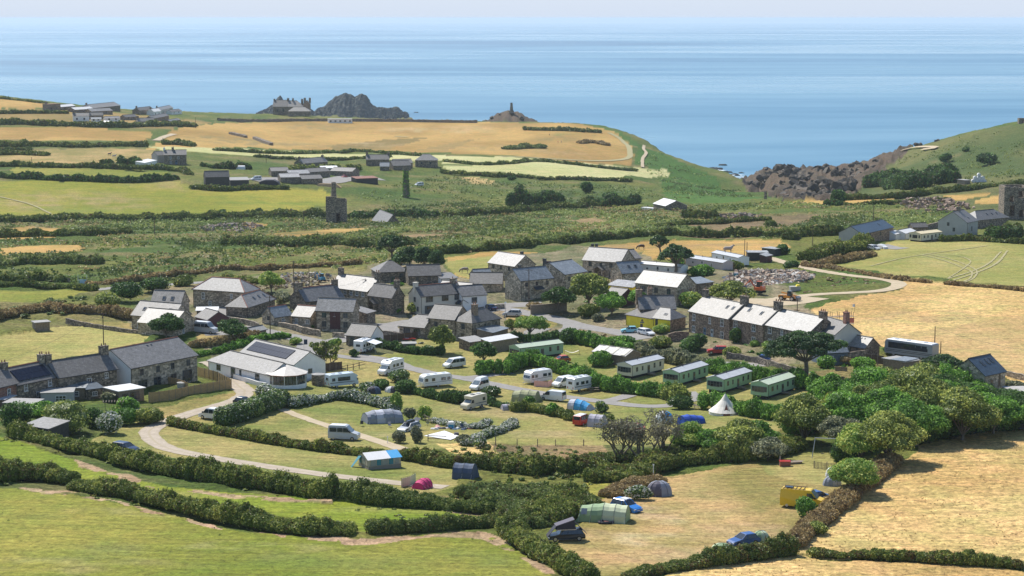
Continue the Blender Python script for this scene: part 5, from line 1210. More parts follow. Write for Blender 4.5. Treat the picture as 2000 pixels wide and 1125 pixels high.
def leanroof(x0, x1, z, d=1.5, rf='navy'):
 def f(root, L, W, H, R_):
  q = MB(); q.quad((x0 * L, -d, z), (x1 * L, -d, z), (x1 * L, 0, z + .7), (x0 * L, 0, z + .7)); q.quad((x0 * L, -d, z - .1), (x0 * L, 0, z + .6), (x1 * L, 0, z + .6), (x1 * L, -d, z - .1)); q.quad((x0 * L, -d, z - .1), (x1 * L, -d, z - .1), (x1 * L, -d, z), (x0 * L, -d, z)); q.build('porch_roof', mat(rf), root)
 return f
def cladding(x0, x1, z0, z1, m):
 def f(root, L, W, H, R_):
  n = max(2, int((x1 - x0) * L / .35)); w = (x1 - x0) * L / n
  for i in range(n):
   q = MB(); q.box(x0 * L + i * w + .015, x0 * L + (i + 1) * w - .015, -.07, .0, z0, z1); q.build('plank', mat(m), root)
 return f

# ---------------------------------------------------------------- cottages at the left
house((255,715.5),(385,695),5.0,(205,692),3.0,'slate','granite2','long stone house with a white gable end and red ridge', gable='white', red=True,
  wins='f .16 3.1 1.0 1.25 d;f .40 3.1 1.0 1.25 d;f .62 3.1 1.0 1.25 d;f .86 3.1 1.0 1.25 d;f .17 .1 2.4 2.1 d2;f .385 .1 1.9 2.1 d;f .63 .1 1.7 2.1 d;f .84 .1 2.6 2.3 d2', sky_=((.5,.86,.3,.3),(.56,.86,.3,.3)))
house((113,735),(228,720.5),4.6,7.0,2.5,'slated','granited','middle stone cottage of the row beside the white gable', wins='f .52 1.6 1.0 1.9 w;f .82 3.0 .8 1.1 w;f .88 .6 1.1 .9 w', chim=((.97,.5,1.1,1.3,2),(.02,.5,1.0,.9,2)))
house((32,749),(113,736),4.4,7.0,2.5,'slated','granited','stone cottage with solar panels on its slate roof', red=True, wins='f .22 2.8 .9 1.3 w;f .80 2.8 .9 1.3 w;f .52 .5 1.0 1.8 w;f .25 .2 1.0 .9 w', solar=(1.0,.12,8,2,1.02,1.45), chim=((.93,.5,1.0,.8,2,'granite2'),(.03,.5,.8,1.1,2)))
house((-70,768),(32,750),4.3,7.0,2.4,'slated','redbrick','brick fronted cottage at the left edge of the photograph', wins='f .85 2.0 .9 1.5 w;f .6 2.0 .9 1.5 w')
house((80,767),(142,766),2.4,4.5,.3,'felt','grey','grey flat roofed extension with a white window', name='extension', cat='extension', ridge='flat', wins='f .62 .7 1.9 1.1 w2', over=.2)
house((126,757),(165,757),2.4,3.5,.5,'slateb','timber','blue roofed lean-to behind the cottages', name='lean_to', cat='lean-to', ridge='lean', wins='f .5 .8 1.6 .9 w')
house((170,760),(200,757),2.2,3.0,.6,'navy','granited','small lean-to with a dark blue roof', name='lean_to', cat='lean-to', ridge='lean', wins='f .5 .8 1 .8 w')
house((8,786),(66,788),2.3,4.0,.3,'felt','timber','pale flat roofed garden room at the left', name='garden_room', cat='garden room', ridge='flat', wins='f .78 .8 1.8 1.0 w3', over=.3)
house((-30,778),(8,780),2.3,4.0,.3,'homeroof','timber','small outbuilding cut by the left edge', name='outbuilding', cat='outbuilding', ridge='flat')
house((232,763),(281,757.5),2.5,5.0,.3,'whiteroof','timber','flat white roofed shed beside the larch fence', name='shed', cat='shed', ridge='flat', wins='f .25 .6 1.3 1.3 d;f .62 .4 2.0 1.6 d', over=.3)
house((48,830),(95,836),2.2,4.5,.5,'slate','blackboard','low felted hut among the garden trees', name='hut', cat='hut', ridge='lean', over=.3)
house((69,630),(97,628),2.2,2.8,.3,'felt','timber','small grey hut at the corner of the left field', name='hut', cat='hut', ridge='flat')
# ---------------------------------------------------------------- the village, left part
house((257,613.5),(336,620.5),3.6,7.2,2.7,'slatep','granite2','stone barn house with three skylights in its pale roof', sky_=((.22,.45),(.53,.45),(.83,.5)), wins='f .18 .6 .9 1.9 w;f .8 .6 .9 1.6 w')
house((294,592),(352,594),3.8,6.0,2.8,'slatep','granite','rear stone wing with two skylights', sky_=((.4,.4),(.68,.4)), name='house')
house((338,634),(382,624),3.0,(350,610),2.6,'slatep','granite2','gabled stone wing beside the parked panel camper', ridge='y', wins='f .45 .5 .7 2.0 w')
house((377,562.5),(477,570),4.3,(508,563.5),2.6,'slatew','granite','hip roofed stone barn with red hip tiles', hip='lr', red=True, wins='f .2 1.8 .9 1.6 w;f .75 2.4 .7 1.1 w;f .33 .2 .8 1.2 w', chim=())
house((482.7,599),(537,582),2.6,(442,596),2.3,'slatep','granited','low hip roofed barn in front of the larger hipped barn', hip='lr', red=True, sky_=((.42,.5,.7,.9),(.6,.5,.7,.9),(.78,.5,.7,.9)))
house((382,617),(406,624),2.3,(438,618),1.6,'slated','maroon','maroon boarded garage beside the white camper', name='garage', cat='garage')
house((384,606),(424,606),2.0,3.0,.4,'whiteroof','granited','white roofed shed behind the maroon garage', name='shed', cat='shed', ridge='lean')
house((536,618),(570,614),2.4,(507,615.5),2.0,'slateb','granite2','low stone cottage with a blue slate roof', wins='f .5 .6 .9 1.2 w;l .5 1.3 .8 1.0 d', red=True)
house((570,615),(606,619),2.4,6.0,2.0,'slatep','granite2','short cottage wing with a white window', wins='f .25 .5 .8 1.2 w;f .85 .6 .9 1.0 w', red=True)
house((597,588),(672,580),2.8,7.0,2.8,'slate','granited','cottage with two stone chimneys in the middle of the old village', red=True, chim=((.03,.5,1.0,1.5,1),(.97,.5,.9,1.1,2)), wins='f .6 .8 .7 1.0 w')
house((617,603.5),(689,608.5),4.6,(716,603),2.5,'slatew','granite','white roofed stone house with a maroon clad bay', wins='f .22 2.8 1.1 1.2 d;f .80 2.8 1.1 1.2 d;f .22 .6 1.1 1.4 d;f .80 .6 1.1 1.4 d;f .5 3.2 .4 .9 w', extra=cladding(.38,.66,.2,4.45,'maroon'))
house((716,612),(733,607),3.0,4,.8,'slatep','granited','lean-to at the end of the white roofed stone house', name='lean_to', cat='lean-to', ridge='lean')
house((676,652),(724,657.5),2.3,(741,650),2.1,'slated','granited','slate garage with a white gable', name='garage', cat='garage', gable='white', wins='f .25 .1 1.3 1.9 Dk;f .6 .1 1.5 1.9 Dk')
house((493,647),(520,642),1.6,2.5,.7,'felt','timber','little grey roofed shed by the hedge bank', name='shed', cat='shed')
house((642,558),(718,569.5),4.4,8.0,2.8,'slatep','granite','stone house with four white windows under a pale roof', chim=((.03,.5,1.2,1.0,2),(.97,.5,1.2,1.1,2)), wins='f .42 2.9 .9 1.3 w;f .58 2.9 .9 1.3 w;f .73 2.9 .9 1.3 w;f .88 2.9 .9 1.3 w;f .5 .5 1 1.3 w')
house((719.5,574),(765.5,581),4.2,(785,577),2.5,'slated','granited','stone cottage with a gabled front porch', wins='f .18 2.5 .8 1.1 d;f .62 2.5 .8 1.1 d;f .65 .6 .8 1.1 d', extra=porch(.25), chim=((.95,.5,1.1,1.0,2),))
house((738,531),(798,528.5),3.4,8.0,2.5,'slated','granited','dark hip roofed barn below the tall pine', hip='lr', wins='f .5 .4 1.2 2.0 Dk;f .75 1.6 .9 1.2 d', name='barn', cat='barn')
house((798,538),(861.5,536),3.0,6.5,2.4,'slated','granited','long dark barn beside the hipped one', name='barn', cat='barn', wins='f .27 1.6 .8 .9 d;f .64 1.6 .8 .9 d;f .63 .2 1.0 1.0 d;f .82 .2 1.0 1.0 d')
house((862,544),(893,542),2.2,5,.8,'slate','white','low lean-to at the end of the dark barns', name='lean_to', cat='lean-to', ridge='lean')
house((822,579),(904.5,570.5),4.6,(788,573),2.2,'slated','cream','cream rendered house with three wide windows', red=True, wins='f .2 2.9 2.0 1.4 d2;f .57 2.9 1.9 1.4 d2;f .87 2.9 1.9 1.4 d2;f .2 0 2.6 2.1 Dk;l .5 2.8 1.0 1.2 d;l .75 .6 .8 1.2 d', chim=((.9,.5,.7,.9,1),(.02,.5,.5,.8,0,'cream')), extra=porch(.92,2.4,1.6,2.3,'doorgreen','navy'))
house((902,578),(950.5,573.5),4.0,6.0,2.0,'slate','white','white rendered end house with one dark window', wins='f .5 2.0 1.5 1.4 d')
house((780,634),(829,639.5),2.5,6.5,2.3,'slated','granite','low wing with a wide glazed front', hip='l', wins='f .3 .3 1.8 1.7 d2;f .7 .3 1.8 1.7 d2')
house((836,619),(888,624),4.6,7.0,2.6,'slated','granite','middle range of the large stone house', wins='f .3 2.6 .9 1.1 d')
house((922,630),(977,619),4.4,(887,625),2.4,'slated','granite','hipped corner block of the large stone house', hip='lr', red=False, wins='l .5 2.5 1.1 1.3 d;l .45 .2 1.0 1.4 d;f .45 2.4 .8 1.2 d;f .85 2.4 .8 1.2 d;f .45 .3 .8 1.2 d', chim=((.28,.3,.9,1.0,2,'brownst'),))
house((962,650),(992,640),2.4,4.0,.6,'slateb','timber','timber lean-to against the large stone house', name='lean_to', cat='lean-to', ridge='lean')
house((918,668),(948,664),2.0,4.0,.5,'felt','granited','low shed with a felt roof below the stone house', name='shed', cat='shed', ridge='lean')
house((955,668),(1010,658),2.2,2.5,.5,'whiteroof','timber','long white and red roofed shed behind the hedge', name='shed', cat='shed', ridge='lean')
house((788,671),(812,671),1.9,2.4,.2,'felt','timber','green grey garden shed beside the kayaks', name='shed', cat='shed', ridge='flat')
# middle and right of the village
house((953.6,512),(1005.7,519),4.6,(1045,514.5),2.6,'slatew','granite2','bright roofed stone house beside the paddock', wins='f .2 3.0 .9 1.1 d;f .48 3.0 .9 1.1 d;f .78 3.0 .9 1.1 d', chim=((.8,.6,.4,.35,0,'gutter'),))
house((930,540),(962,538),2.8,5.0,1.6,'slateb','granite','small gabled link with a blue roof', ridge='x')
house((918,553),(980,553),2.4,(985,545),2.3,'slated','granite2','low outbuilding with an old brown roof', name='outbuilding', cat='outbuilding')
house((855,560),(912,566),2.2,5.0,1.4,'slate','granited','patched roof of the outbuilding behind the cream house', name='outbuilding', cat='outbuilding')
house((1017,548.5),(1080,540.5),5.0,(979,543.5),2.6,'slateb','granite2','blue slated stone house behind the telegraph pole', wins='f .18 3.2 .9 1.1 d;f .50 3.2 .9 1.1 d;f .82 3.2 .9 1.1 d;f .18 .6 .9 1.1 d;f .82 .3 1.4 1.3 d2', extra=leanroof(.38,.66,2.4,1.3,'navy'), chim=((.35,.8,.2,.3,0,'gutter'),))
house((1103,536),(1146,528.5),4.8,(1069,525),2.6,'slateb','granite2','stone house between the two larger barns', wins='f .2 2.8 .9 1.2 d;f .52 2.8 .9 1.2 d;f .82 2.8 .9 1.2 d', chim=((.2,.8,.3,.3,0,'gutter'),))
house((1138,507),(1212,511),4.8,9.0,3.0,'slatew','granite2','tall stone house with a gabled porch and bright roof', wins='f .2 3.0 1.0 1.3 d;f .48 3.0 .7 1.2 d;f .75 3.0 1.0 1.3 d;f .2 .4 1.0 1.4 d;f .75 .4 1.0 1.4 d', extra=porch(.48,2.6,2.0,2.6,'granite2','slatep'), chim=((.03,.6,.4,.35,0,'gutter'),(.1,.7,.4,.35,0,'gutter')))
house((1215,533),(1257,530),3.0,6.0,2.6,'slateb','granite2','side wing with two skylights', sky_=((.45,.5),(.75,.5)))
house((1224,505),(1252,503),4.4,7.0,2.0,'slatep','granite2','rear wing of the tall stone house')
house((1241,551),(1323,559.5),4.9,(1368,553),2.7,'slatew','granite2','large square stone house with a bright roof and five upper windows', wins='f .2 2.7 1.2 1.4 d;f .5 2.7 1.2 1.4 d;f .8 2.7 1.2 1.4 d;r .3 2.7 1.2 1.4 d;r .72 2.7 1.2 1.4 d')
house((1362,554),(1393,550),3.2,5.0,.8,'slateb','granited','lean-to behind the square stone house', name='lean_to', cat='lean-to', ridge='lean')
house((1187,556),(1235,561),2.6,4.5,.9,'tin','yellow','low yellow walled shed with a striped tin roof', name='shed', cat='shed', ridge='lean')
house((1181,574),(1212,578),2.4,5.5,1.5,'slated','maroon','brown boarded shed behind the round trees', name='shed', cat='shed', ridge='x')
house((1106,590),(1036,597),2.2,.4,.1,'timber','timber','long timber screen fence beside the pole', name='fence', cat='fence', ridge='flat', over=.02, gut=False)
house((1250,604),(1320,600),4.0,6.5,2.6,'slate','granited','old cottage with two brick chimneys behind the yellow walls', chim=((.03,.5,1.1,1.1,1,'brownst'),(.35,.6,1.3,.8,2,'brownst')), wins='r .5 2 .8 1 w')
house((1222.5,614),(1276,622),2.8,5.0,1.2,'slated','yellow','bright yellow lean-to front of the cottage', ridge='lean', wins='f .58 .2 .8 .9 d')
house((1276,620),(1309,623),3.1,(1336,614.5),2.0,'slate','yellow','yellow walled cottage wing with one skylight', gable='brownst', hip='r', sky_=((.55,.4,.9,.7),), wins='f .2 1.2 .7 1.6 d')
TL = [(1346,607),(1425,621.2),(1491,633.2),(1579,649.2)]
def party(root, L, W, H, R_):
 for x in (L,):
  for s in (0, 1):
   m = MB(); y0, y1 = (-.3, W / 2) if s == 0 else (W / 2, W + .3); z0, z1 = (H - .2, H + R_) if s == 0 else (H + R_, H - .2)
   m.quad((x - .12, y0, z0 + .22), (x + .12, y0, z0 + .22), (x + .12, y1, z1 + .22), (x - .12, y1, z1 + .22)); m.quad((x - .12, y0, z0), (x - .12, y0, z0 + .22), (x - .12, y1, z1 + .22), (x - .12, y1, z1)); m.quad((x + .12, y0, z0), (x + .12, y1, z1), (x + .12, y1, z1 + .22), (x + .12, y0, z0 + .22)); m.quad((x - .12, y0, z0), (x + .12, y0, z0), (x + .12, y0, z0 + .22), (x - .12, y0, z0 + .22)); m.build('verge', MT['slated'], root)
TW = 'f .12 3.2 1.1 1.5 w;f .52 3.2 .8 1.4 w;f .82 3.2 1.2 1.6 w;f .12 .5 1.1 1.5 w;f .4 0 .9 2.1 Db;f .58 0 .9 2.1 D;f .82 .4 1.2 1.6 w'
house(TL[0],TL[1],5.3,8.6,3.0,'slatep','brownst','first house of the terrace with a teal door', wins=TW, chim=((.03,.5,1.2,1.1,1),(.985,.5,1.4,1.6,2)), sky_=((.72,.62,.7,1.1),(.86,.62,.7,1.1)), extra=party, group='houses of the long terrace', name='terraced_house')
house(TL[1],TL[2],5.15,8.6,3.0,'slatep','brownst','middle house of the terrace with two skylights', wins='f .18 3.2 1.2 1.6 w;f .72 3.2 1.2 1.6 w;f .72 .4 1.2 1.6 w;f .2 .4 1.0 1.5 w', chim=((.975,.5,1.4,1.7,3),), sky_=((.3,.65,.8,1.2),(.68,.6,.8,1.2)), extra=party, group='houses of the long terrace', name='terraced_house')
house(TL[2],TL[3],5.05,8.6,3.0,'slatew','granited','last and palest roofed house of the terrace', wins='f .15 3.2 1.2 1.6 w;f .42 3.4 .8 1.2 w;f .15 .4 1.1 1.6 w;f .7 3.2 1.1 1.5 w;f .6 .4 1.1 1.5 w', chim=((.97,.5,.9,1.4,3,'brownst'),), group='houses of the long terrace', name='terraced_house')
house((1590,640),(1632,652),5.0,6.0,2.2,'slated','cream','rear wing of the terrace with a brick chimney', chim=((.9,.5,1.8,.9,2,'redbrick'),))
house((1602,690),(1656,684),2.4,4.5,1.8,'slateb','blueboard','blue boarded hut with two white windows', name='hut', cat='hut', wins='f .4 .7 1.1 .8 w;f .85 .7 1.1 .8 w')
house((1660,674),(1690,678),2.4,(1711,672),1.8,'slatep','brownst','small outbuilding with a pale striped roof', name='outbuilding', cat='outbuilding', sky_=((.4,.8,.2,.3),(.6,.8,.2,.3)))
house((1725,700),(1768,706),2.3,4.0,.4,'felt','timber','flat roofed shed below the coach', name='shed', cat='shed', ridge='flat')
house((1768,706),(1792,699),2.3,3.0,.4,'slateb','timber','end of the flat roofed shed', name='shed', cat='shed', ridge='flat')
house((1923,732.5),(1964,723),4.2,7.0,2.6,'navy','granite2','stone barn with three skylights near the right edge', sky_=((.35,.6,.8,1.3),(.62,.65,.8,1.3),(.82,.68,.8,1.3)), wins='f .35 .8 .9 2.2 d;f .72 1.4 .6 2.4 d', name='barn', cat='barn')
house((1960,755),(1975,765),1.6,4,.2,'concrete','white','white walled garden store at the right edge', name='store', cat='store', ridge='flat')
house((1875,815),(1905,808),2.3,3,.6,'slate','blackboard','dark shed under the trees of the wood', name='shed', cat='shed', ridge='lean')
# the bungalow
bung = house((407,703),(527,731),2.6,6.5,1.9,'slate','white','white bungalow of the camp site', hip='l', wins='f .17 .9 1.5 1.2 d;f .41 0 1.6 2.2 Dk;f .53 .9 .7 1.2 d;f .80 .9 1.5 1.2 d', name='bungalow', cat='bungalow')
house((470,686),(575,712),2.9,7.5,2.2,'slate','white','rear wing of the bungalow with a long solar array', solar=(1.2,.18,14,2,1.05,1.45), wins='r .5 .6 1.0 1.0 d', gable='white', name='bungalow', cat='bungalow')
# cabins of the middle distance
house((1684,455.3),(1745,444),3.9,(1650,451.5),2.2,'navy','brownst','house with a dark blue roof and grey gable', gable='grey', sky_=((.72,.55,.3,1.2),), wins='f .08 .2 .7 2.2 Dk;f .25 2.0 .7 1.6 d;f .58 2.0 .9 1.2 d')
house((1889,433),(1910,431),4.8,(1840,428),3.4,'slate','grey','tall pale rendered house with a chimney on the right', gable='grey', chim=((.5,.5,1.0,.8,2),), sky_=((.5,.3,.6,.8),), wins='f .45 1.5 .7 1.6 d;l .35 3.2 .9 1.2 d;l .55 1.4 .9 1.3 d')
house((1908,428),(1970,425),2.8,8.0,2.8,'slate','granited','low hipped barn beside the tall pale house', hip='lr', sky_=((.45,.5,.5,1.2),(.6,.5,.5,1.2),(.75,.5,.5,1.2)), name='barn', cat='barn')
house((1783,443),(1812,443),1.8,4,1.2,'slated','granited','little old stone shed behind the white cabins', name='shed', cat='shed')
house((1812,437),(1840,434),2.0,.6,.1,'granited','granited','stone garden wall beside the tall pale house', name='garden_wall', cat='wall', ridge='flat', over=.02, gut=False)
house((1276,399),(1300,400),2.6,(1313,396),2.2,'whiteroof','granited','small stone hut above the cove', name='hut', cat='hut')
house((1253,406),(1276,406),1.0,3,.2,'whiteroof','white','white store beside the hut above the cove', name='store', cat='store', ridge='flat')
house((1461,493),(1500,493),2.4,5,.3,'tin','blackboard','black open fronted field shelter', name='field_shelter', cat='shelter', ridge='flat')
house((1488,484),(1513,486),2.4,4,.3,'tin','blackboard','smaller black shelter behind the field shelter', name='field_shelter', cat='shelter', ridge='flat')
house((1496,500),(1508,498),2.0,2,.5,'tin','maroon','brown lean-to of the field shelter', name='lean_to', cat='lean-to', ridge='lean')
house((1870,351),(1885,351),2.4,3,.2,'felt','timber','little hut on the headland lane', name='hut', cat='hut', ridge='flat')
# farms of the middle distance
house((320,301),(364,303),5.4,7.5,2.4,'slated','granited','grey stone farmhouse with a tall block', wins='f .3 3 1 1.4 w;f .65 3 1 1.4 w;f .3 .5 1 1.4 w;f .55 0 1.2 2.2 Db', chim=((.4,.5,1.0,1.0,2),(.02,.5,.9,.8,1,'white')), name='farmhouse', cat='farmhouse')
house((307,303),(322,303),4.2,7,2.0,'slated','grey','lower end of the grey farmhouse', name='farmhouse', cat='farmhouse')
house((282,318),(306,313),2.6,5,.7,'whiteroof','white','white lean-to at the farmhouse gable', name='lean_to', cat='lean-to', ridge='lean')
house((401,344.5),(448,345),5.0,(374,341),2.6,'slated','blackboard','black boarded barn beside the farmyard', name='barn', cat='barn')
house((450,351),(486,352),3.0,8,.8,'felt','blackboard','low black shed beside the barn', name='shed', cat='shed', ridge='lean')
house((592,317),(640,317),3.4,7,2.4,'slatep','granited','low stone cottage with a pale roof in the farm', chim=((.03,.5,.8,.9,1),(.97,.5,.8,.9,1)), name='cottage', cat='cottage')
for i, (x, y, w) in enumerate([(530,333,34),(565,338,40),(605,334,40),(548,345,38),(590,348,40)]):
 house((x,y),(x+w,y+1.5),3.0,9,1.6,'tin' if i % 2 else 'slated','granited',['long open sided farm shed at the left of the yard','farm shed with pale striped roof sheets','rear farm shed in the row','front low farm shed at the left','front low farm shed by the hay'][i], name='farm_shed', cat='farm shed')
house((645,332),(688,336),3.0,9,1.6,'slated','granited','dark roofed farm building in the middle', name='farm_building', cat='farm building')
house((628,327),(660,329),2.4,6,.8,'whiteroof','granited','white roofed shed among the farm buildings', name='shed', cat='shed', ridge='lean')
house((715,310),(760,312),3.8,7,2.6,'slated','granited','farm cottage with two end chimneys', chim=((.03,.5,1.0,1.0,2),(.97,.5,1.0,1.0,2)), name='cottage', cat='cottage')
house((742,324),(760,325),3.0,6,2.0,'slateb','granited','blue roofed wing of the stone farm', name='farm_building', cat='farm building')
house((768,323),(803,323),3.4,9,2.6,'slated','granited','gabled stone barn of the farm', name='barn', cat='barn')
house((770,318),(806,318),3.8,7,2.0,'slatep','granited','pale roofed range behind the gabled barn', name='farm_building', cat='farm building')
house((811,312),(853,313),4.6,9,3.2,'slate','granited','square hip roofed stone house on the farm', hip='lr', wins='f .3 2.2 .9 1.2 d;f .7 2.2 .9 1.2 d')
house((696,347),(738,349),2.8,7,.6,'redbrick','blackboard','long shed with a red tinged roof', name='shed', cat='shed', ridge='lean')
house((727,432),(752,436),.4,7,4.2,'slatep','granited','steep pale roof rising out of the valley thicket', name='roofed_store', cat='store')
# far hamlet
FAR = [((94,203),(118,203),6.5,9,.6,'redbrick','granited','flat topped red brick block of the far hamlet','flat'),
 ((119,208),(147,207),3.5,9,2.2,'whiteroof','granited','first white roofed shed of the far hamlet','x'),((146,213),(182,213),3.2,10,2.5,'whiteroof','granited','second white roofed shed of the far hamlet','x'),
 ((178,209),(235,208),5.0,14,4.0,'slatep','granited','largest barn of the far hamlet','x'),((178,216),(220,217),3.5,10,2.8,'slatew','granited','low barn in front of the largest barn','x'),
 ((272,214),(300,214),5,8,3,'slated','granited','dark roofed far house with chimneys','x'),((300,217),(315,217),4.5,8,3,'whiteroof','white','white far house in the middle of the hamlet','x'),
 ((312,213),(338,212),5,8,3,'slatew','cream','far house with a bright roof','x'),((335,217),(355,217),3.5,7,2,'slated','white','low white far cottage','x'),
 ((142,226),(174,226),5,8,3,'slated','white','white fronted house of the nearer hamlet row','x'),((174,225),(202,225),4,8,3,'slated','granited','dark house beside the white fronted house','x'),
 ((178,232),(198,232),3,6,1.6,'slateb','white','small white cottage below the dark house','x'),((206,231),(235,231),2.8,7,2,'slatew','white','white bungalow of the hamlet','x'),
 ((270,236),(302,237),4,8,3.4,'slatep','cream','cream gabled house of the hamlet','x'),((298,229),(330,228),3.5,8,2.6,'slated','granited','dark roofed house behind the cream gable','x'),
 ((245,228),(268,228),3.2,7,2.4,'slated','granited','low cottage in the middle of the hamlet','x'),((198,238),(212,239),2.4,5,1.4,'whiteroof','white','tiny white shed of the hamlet','x'),
 ((332,235),(352,235),2.6,5,1.5,'slate','granited','small shed at the right of the hamlet','x'),((0,234),(22,234),2.4,6,.6,'homeroof','granited','low shed at the far left edge','flat')]
for f in FAR: house(f[0],f[1],f[2]*.8,f[3]*.75,f[4]*.65,f[5],f[6],f[7], name='far_house', cat='house', ridge=f[8], gut=False, wins='f .25 1.0 1.2 1.4 d;f .7 1.0 1.2 1.4 d', chim=((.05,.5,1.0,1.2,1),) if f[2] > 3.9 else ())
house((641,232),(688,233),3.4,10,.5,'felt','white','long white flat roofed building by the car park', name='far_building', cat='building', ridge='flat', wins='f .1 1 1.5 1.3 d;f .3 1 1.5 1.3 d;f .5 1 1.5 1.3 d;f .7 1 1.5 1.3 d;f .9 1 1.5 1.3 d')
house((533,208,1772),(562,208,1772),6.5,13,5.5,'slated','granited','dark steep roofed block of the clifftop manor', name='manor', cat='manor', chim=((.98,.5,1.2,1.6,2),(.05,.5,.6,1.2,1)), wins='f .3 2 1.4 2.2 d;f .7 2 1.4 2.2 d')
house((562,208,1772),(592,208,1772),6.5,12,5.0,'slatep','granited','pale roofed middle of the clifftop manor', name='manor', cat='manor', hip='r', chim=((.3,.5,1.6,1.2,2),(.9,.5,1.0,1.6,2)))
house((592,203,1770),(605,203,1770),9,8,3.0,'slated','brownst','tall gabled tower end of the manor', name='manor', cat='manor', ridge='y', chim=((.2,.5,1.8,1.4,2),(.95,.5,1.8,1.4,2)))
house((562,217,1755),(605,217,1755),3.2,10,3.4,'slatep','granited','low hipped range in front of the manor', name='manor', cat='manor', hip='lr')

# ---------------------------------------------------------------- mobile homes
def mobile_home(A, B, label, wallm, roofm, seams=True, group='green mobile homes in a row', W=3.7, front=True, dk='dframe', H=2.75):
 def ex(root, L, W_, H_, R_):
  q = MB(); n = int(L / 1.2)
  for i in range(n):
   x = (i + .5) * L / n; q.box(x - .02, x + .02, -.03, W_ / 2, H_, H_ + .02)
  bt = MB(); bt.box(.3, L - .3, .35, W_ - .35, -.6, .48); bt.build('underframe_shade', MT['undershade'], root)  # solid underframe block, its near-black colour stands in for shade below the home
  st = MB(); x = L * .52; st.box(x - .7, x + .7, -1.3, -.08, .3, .45); st.box(x - .5, x + .5, -1.7, -1.3, .1, .2); st.build('steps', MT['timber'], root)
  cn = MB(); [cn.box(xx, xx + .1, -.04, 0.0, .5, H_ - .05) for xx in (0, L - .1)]; cn.build('corner_trim', mat(wallm), root)
  sk = MB(); sk.tube((L*.35, W_*.4, H_ + R_ * .6), (L*.35, W_*.4, H_ + R_ + .5), .06, None, 6); sk.build('flue', MT['gutter'], root)
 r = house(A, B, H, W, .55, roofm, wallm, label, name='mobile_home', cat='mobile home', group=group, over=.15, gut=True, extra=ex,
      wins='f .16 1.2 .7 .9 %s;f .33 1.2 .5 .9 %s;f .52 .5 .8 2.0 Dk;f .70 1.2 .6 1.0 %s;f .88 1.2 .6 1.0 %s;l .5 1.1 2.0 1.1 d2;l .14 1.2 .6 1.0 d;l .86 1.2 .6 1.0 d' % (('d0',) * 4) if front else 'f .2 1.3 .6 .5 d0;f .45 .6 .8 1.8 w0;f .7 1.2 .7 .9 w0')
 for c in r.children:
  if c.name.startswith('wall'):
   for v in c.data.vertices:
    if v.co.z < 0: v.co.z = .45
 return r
mobile_home((1015,680.5),(1100,668.5),'green mobile home with a pale green roof by the tall hedge','green','greenroof')
mobile_home((1234,714.5),(1297,698),'cream mobile home between the hedges','homecream','homeroof', group=None)
mobile_home((1326,728.5),(1383,710.5),'first green mobile home of the slanting row of three','green','homeroof')
mobile_home((1413,741.5),(1468,723.5),'middle green mobile home of the slanting row of three','green','homeroof')
mobile_home((1500,751.5),(1555,733.5),'last green mobile home of the row with a green roof','green','greenroof')
mobile_home((1339,503),(1412,512),'pale mauve mobile home beside the leaning pine','homepink','homeroof', group='pale mobile homes behind the village', front=False)
mobile_home((1390,494),(1442,502),'white mobile home behind the mauve one','white','homeroof', group='pale mobile homes behind the village', front=False)
mobile_home((1248,515),(1330,521),'long low white mobile home behind the square stone house','white','whiteroof', group='pale mobile homes behind the village', front=False)
mobile_home((1799,456),(1840,453),'cream mobile home with a straw coloured roof on the mown field','homecream','homeyellow', group=None, W=5)
house((1768,455),(1790,452),2.2,5,.9,'whiteroof','white','white cabin beside the cream mobile home', name='cabin', cat='cabin')
house((1748,457),(1762,455),2.0,5,.8,'whiteroof','white','small white garage next to the blue roofed house', name='garage', cat='garage')
# the long tin roofed shed with see-through sheets
house((1158,686),(1222,694),2.3,5.0,1.0,'tin','timber','open timber shed with a striped corrugated roof', name='shed', cat='shed', extra=lambda root, L, W, H, R_: [ (lambda q: q.build('clear_roof_sheet', MT['homecream'], root))(MB().quad((x*L, -.2, H + .07), ((x+.12)*L, -.2, H + .07), ((x+.12)*L, W/2, H + R_ + .1), (x*L, W/2, H + R_ + .1))) for x in (.18,.5,.85)])

# ---------------------------------------------------------------- vehicles (built facing +x, wheels on z = 0)
def paint(name, col, rough=.3): return plain(name, col, rough, vary=.04, spec=.6)
PT = {'white': paint('white car paint', (.80,.80,.79)), 'silver': paint('silver car paint', (.50,.52,.54)), 'black': paint('black car paint', (.015,.016,.02)), 'navy': paint('dark blue car paint', (.02,.04,.10)),
      'blue': paint('bright blue car paint', (.02,.18,.55)), 'blue2': paint('deep blue car paint', (.03,.10,.30)), 'red': paint('red car paint', (.50,.03,.025)), 'orange': paint('orange red car paint', (.62,.10,.03)), 'yellow': paint('yellow van paint', (.80,.52,.02)),
      'grey': paint('grey car paint', (.12,.13,.15)), 'cream': paint('cream van paint', (.66,.60,.46)), 'aqua': paint('pale blue car paint', (.25,.60,.70)), 'bluewhite': paint('pale bluish van paint', (.62,.70,.76)), 'coach': paint('grey and white coach paint', (.33,.35,.37)),
      'digger': paint('orange plant paint', (.70,.13,.02)), 'loader': paint('amber plant paint', (.65,.27,.03)), 'teal': paint('blue digger paint', (.05,.25,.38))}
TYRE = plain('tyre rubber', (.02,.02,.02), .85); RIM = plain('alloy wheel', (.5,.5,.52), .35, .7); LAMP = plain('headlamp lens', (.75,.78,.8), .1); TAIL = plain('red tail lamp', (.5,.02,.02), .2); PLATE = plain('number plate', (.75,.75,.7), .5)
GL = plain('car glass', (.03,.04,.05), .05, vary=.3, spec=.9); GLL = plain('pale tinted screen', (.16,.20,.22), .06, vary=.2, spec=.9)
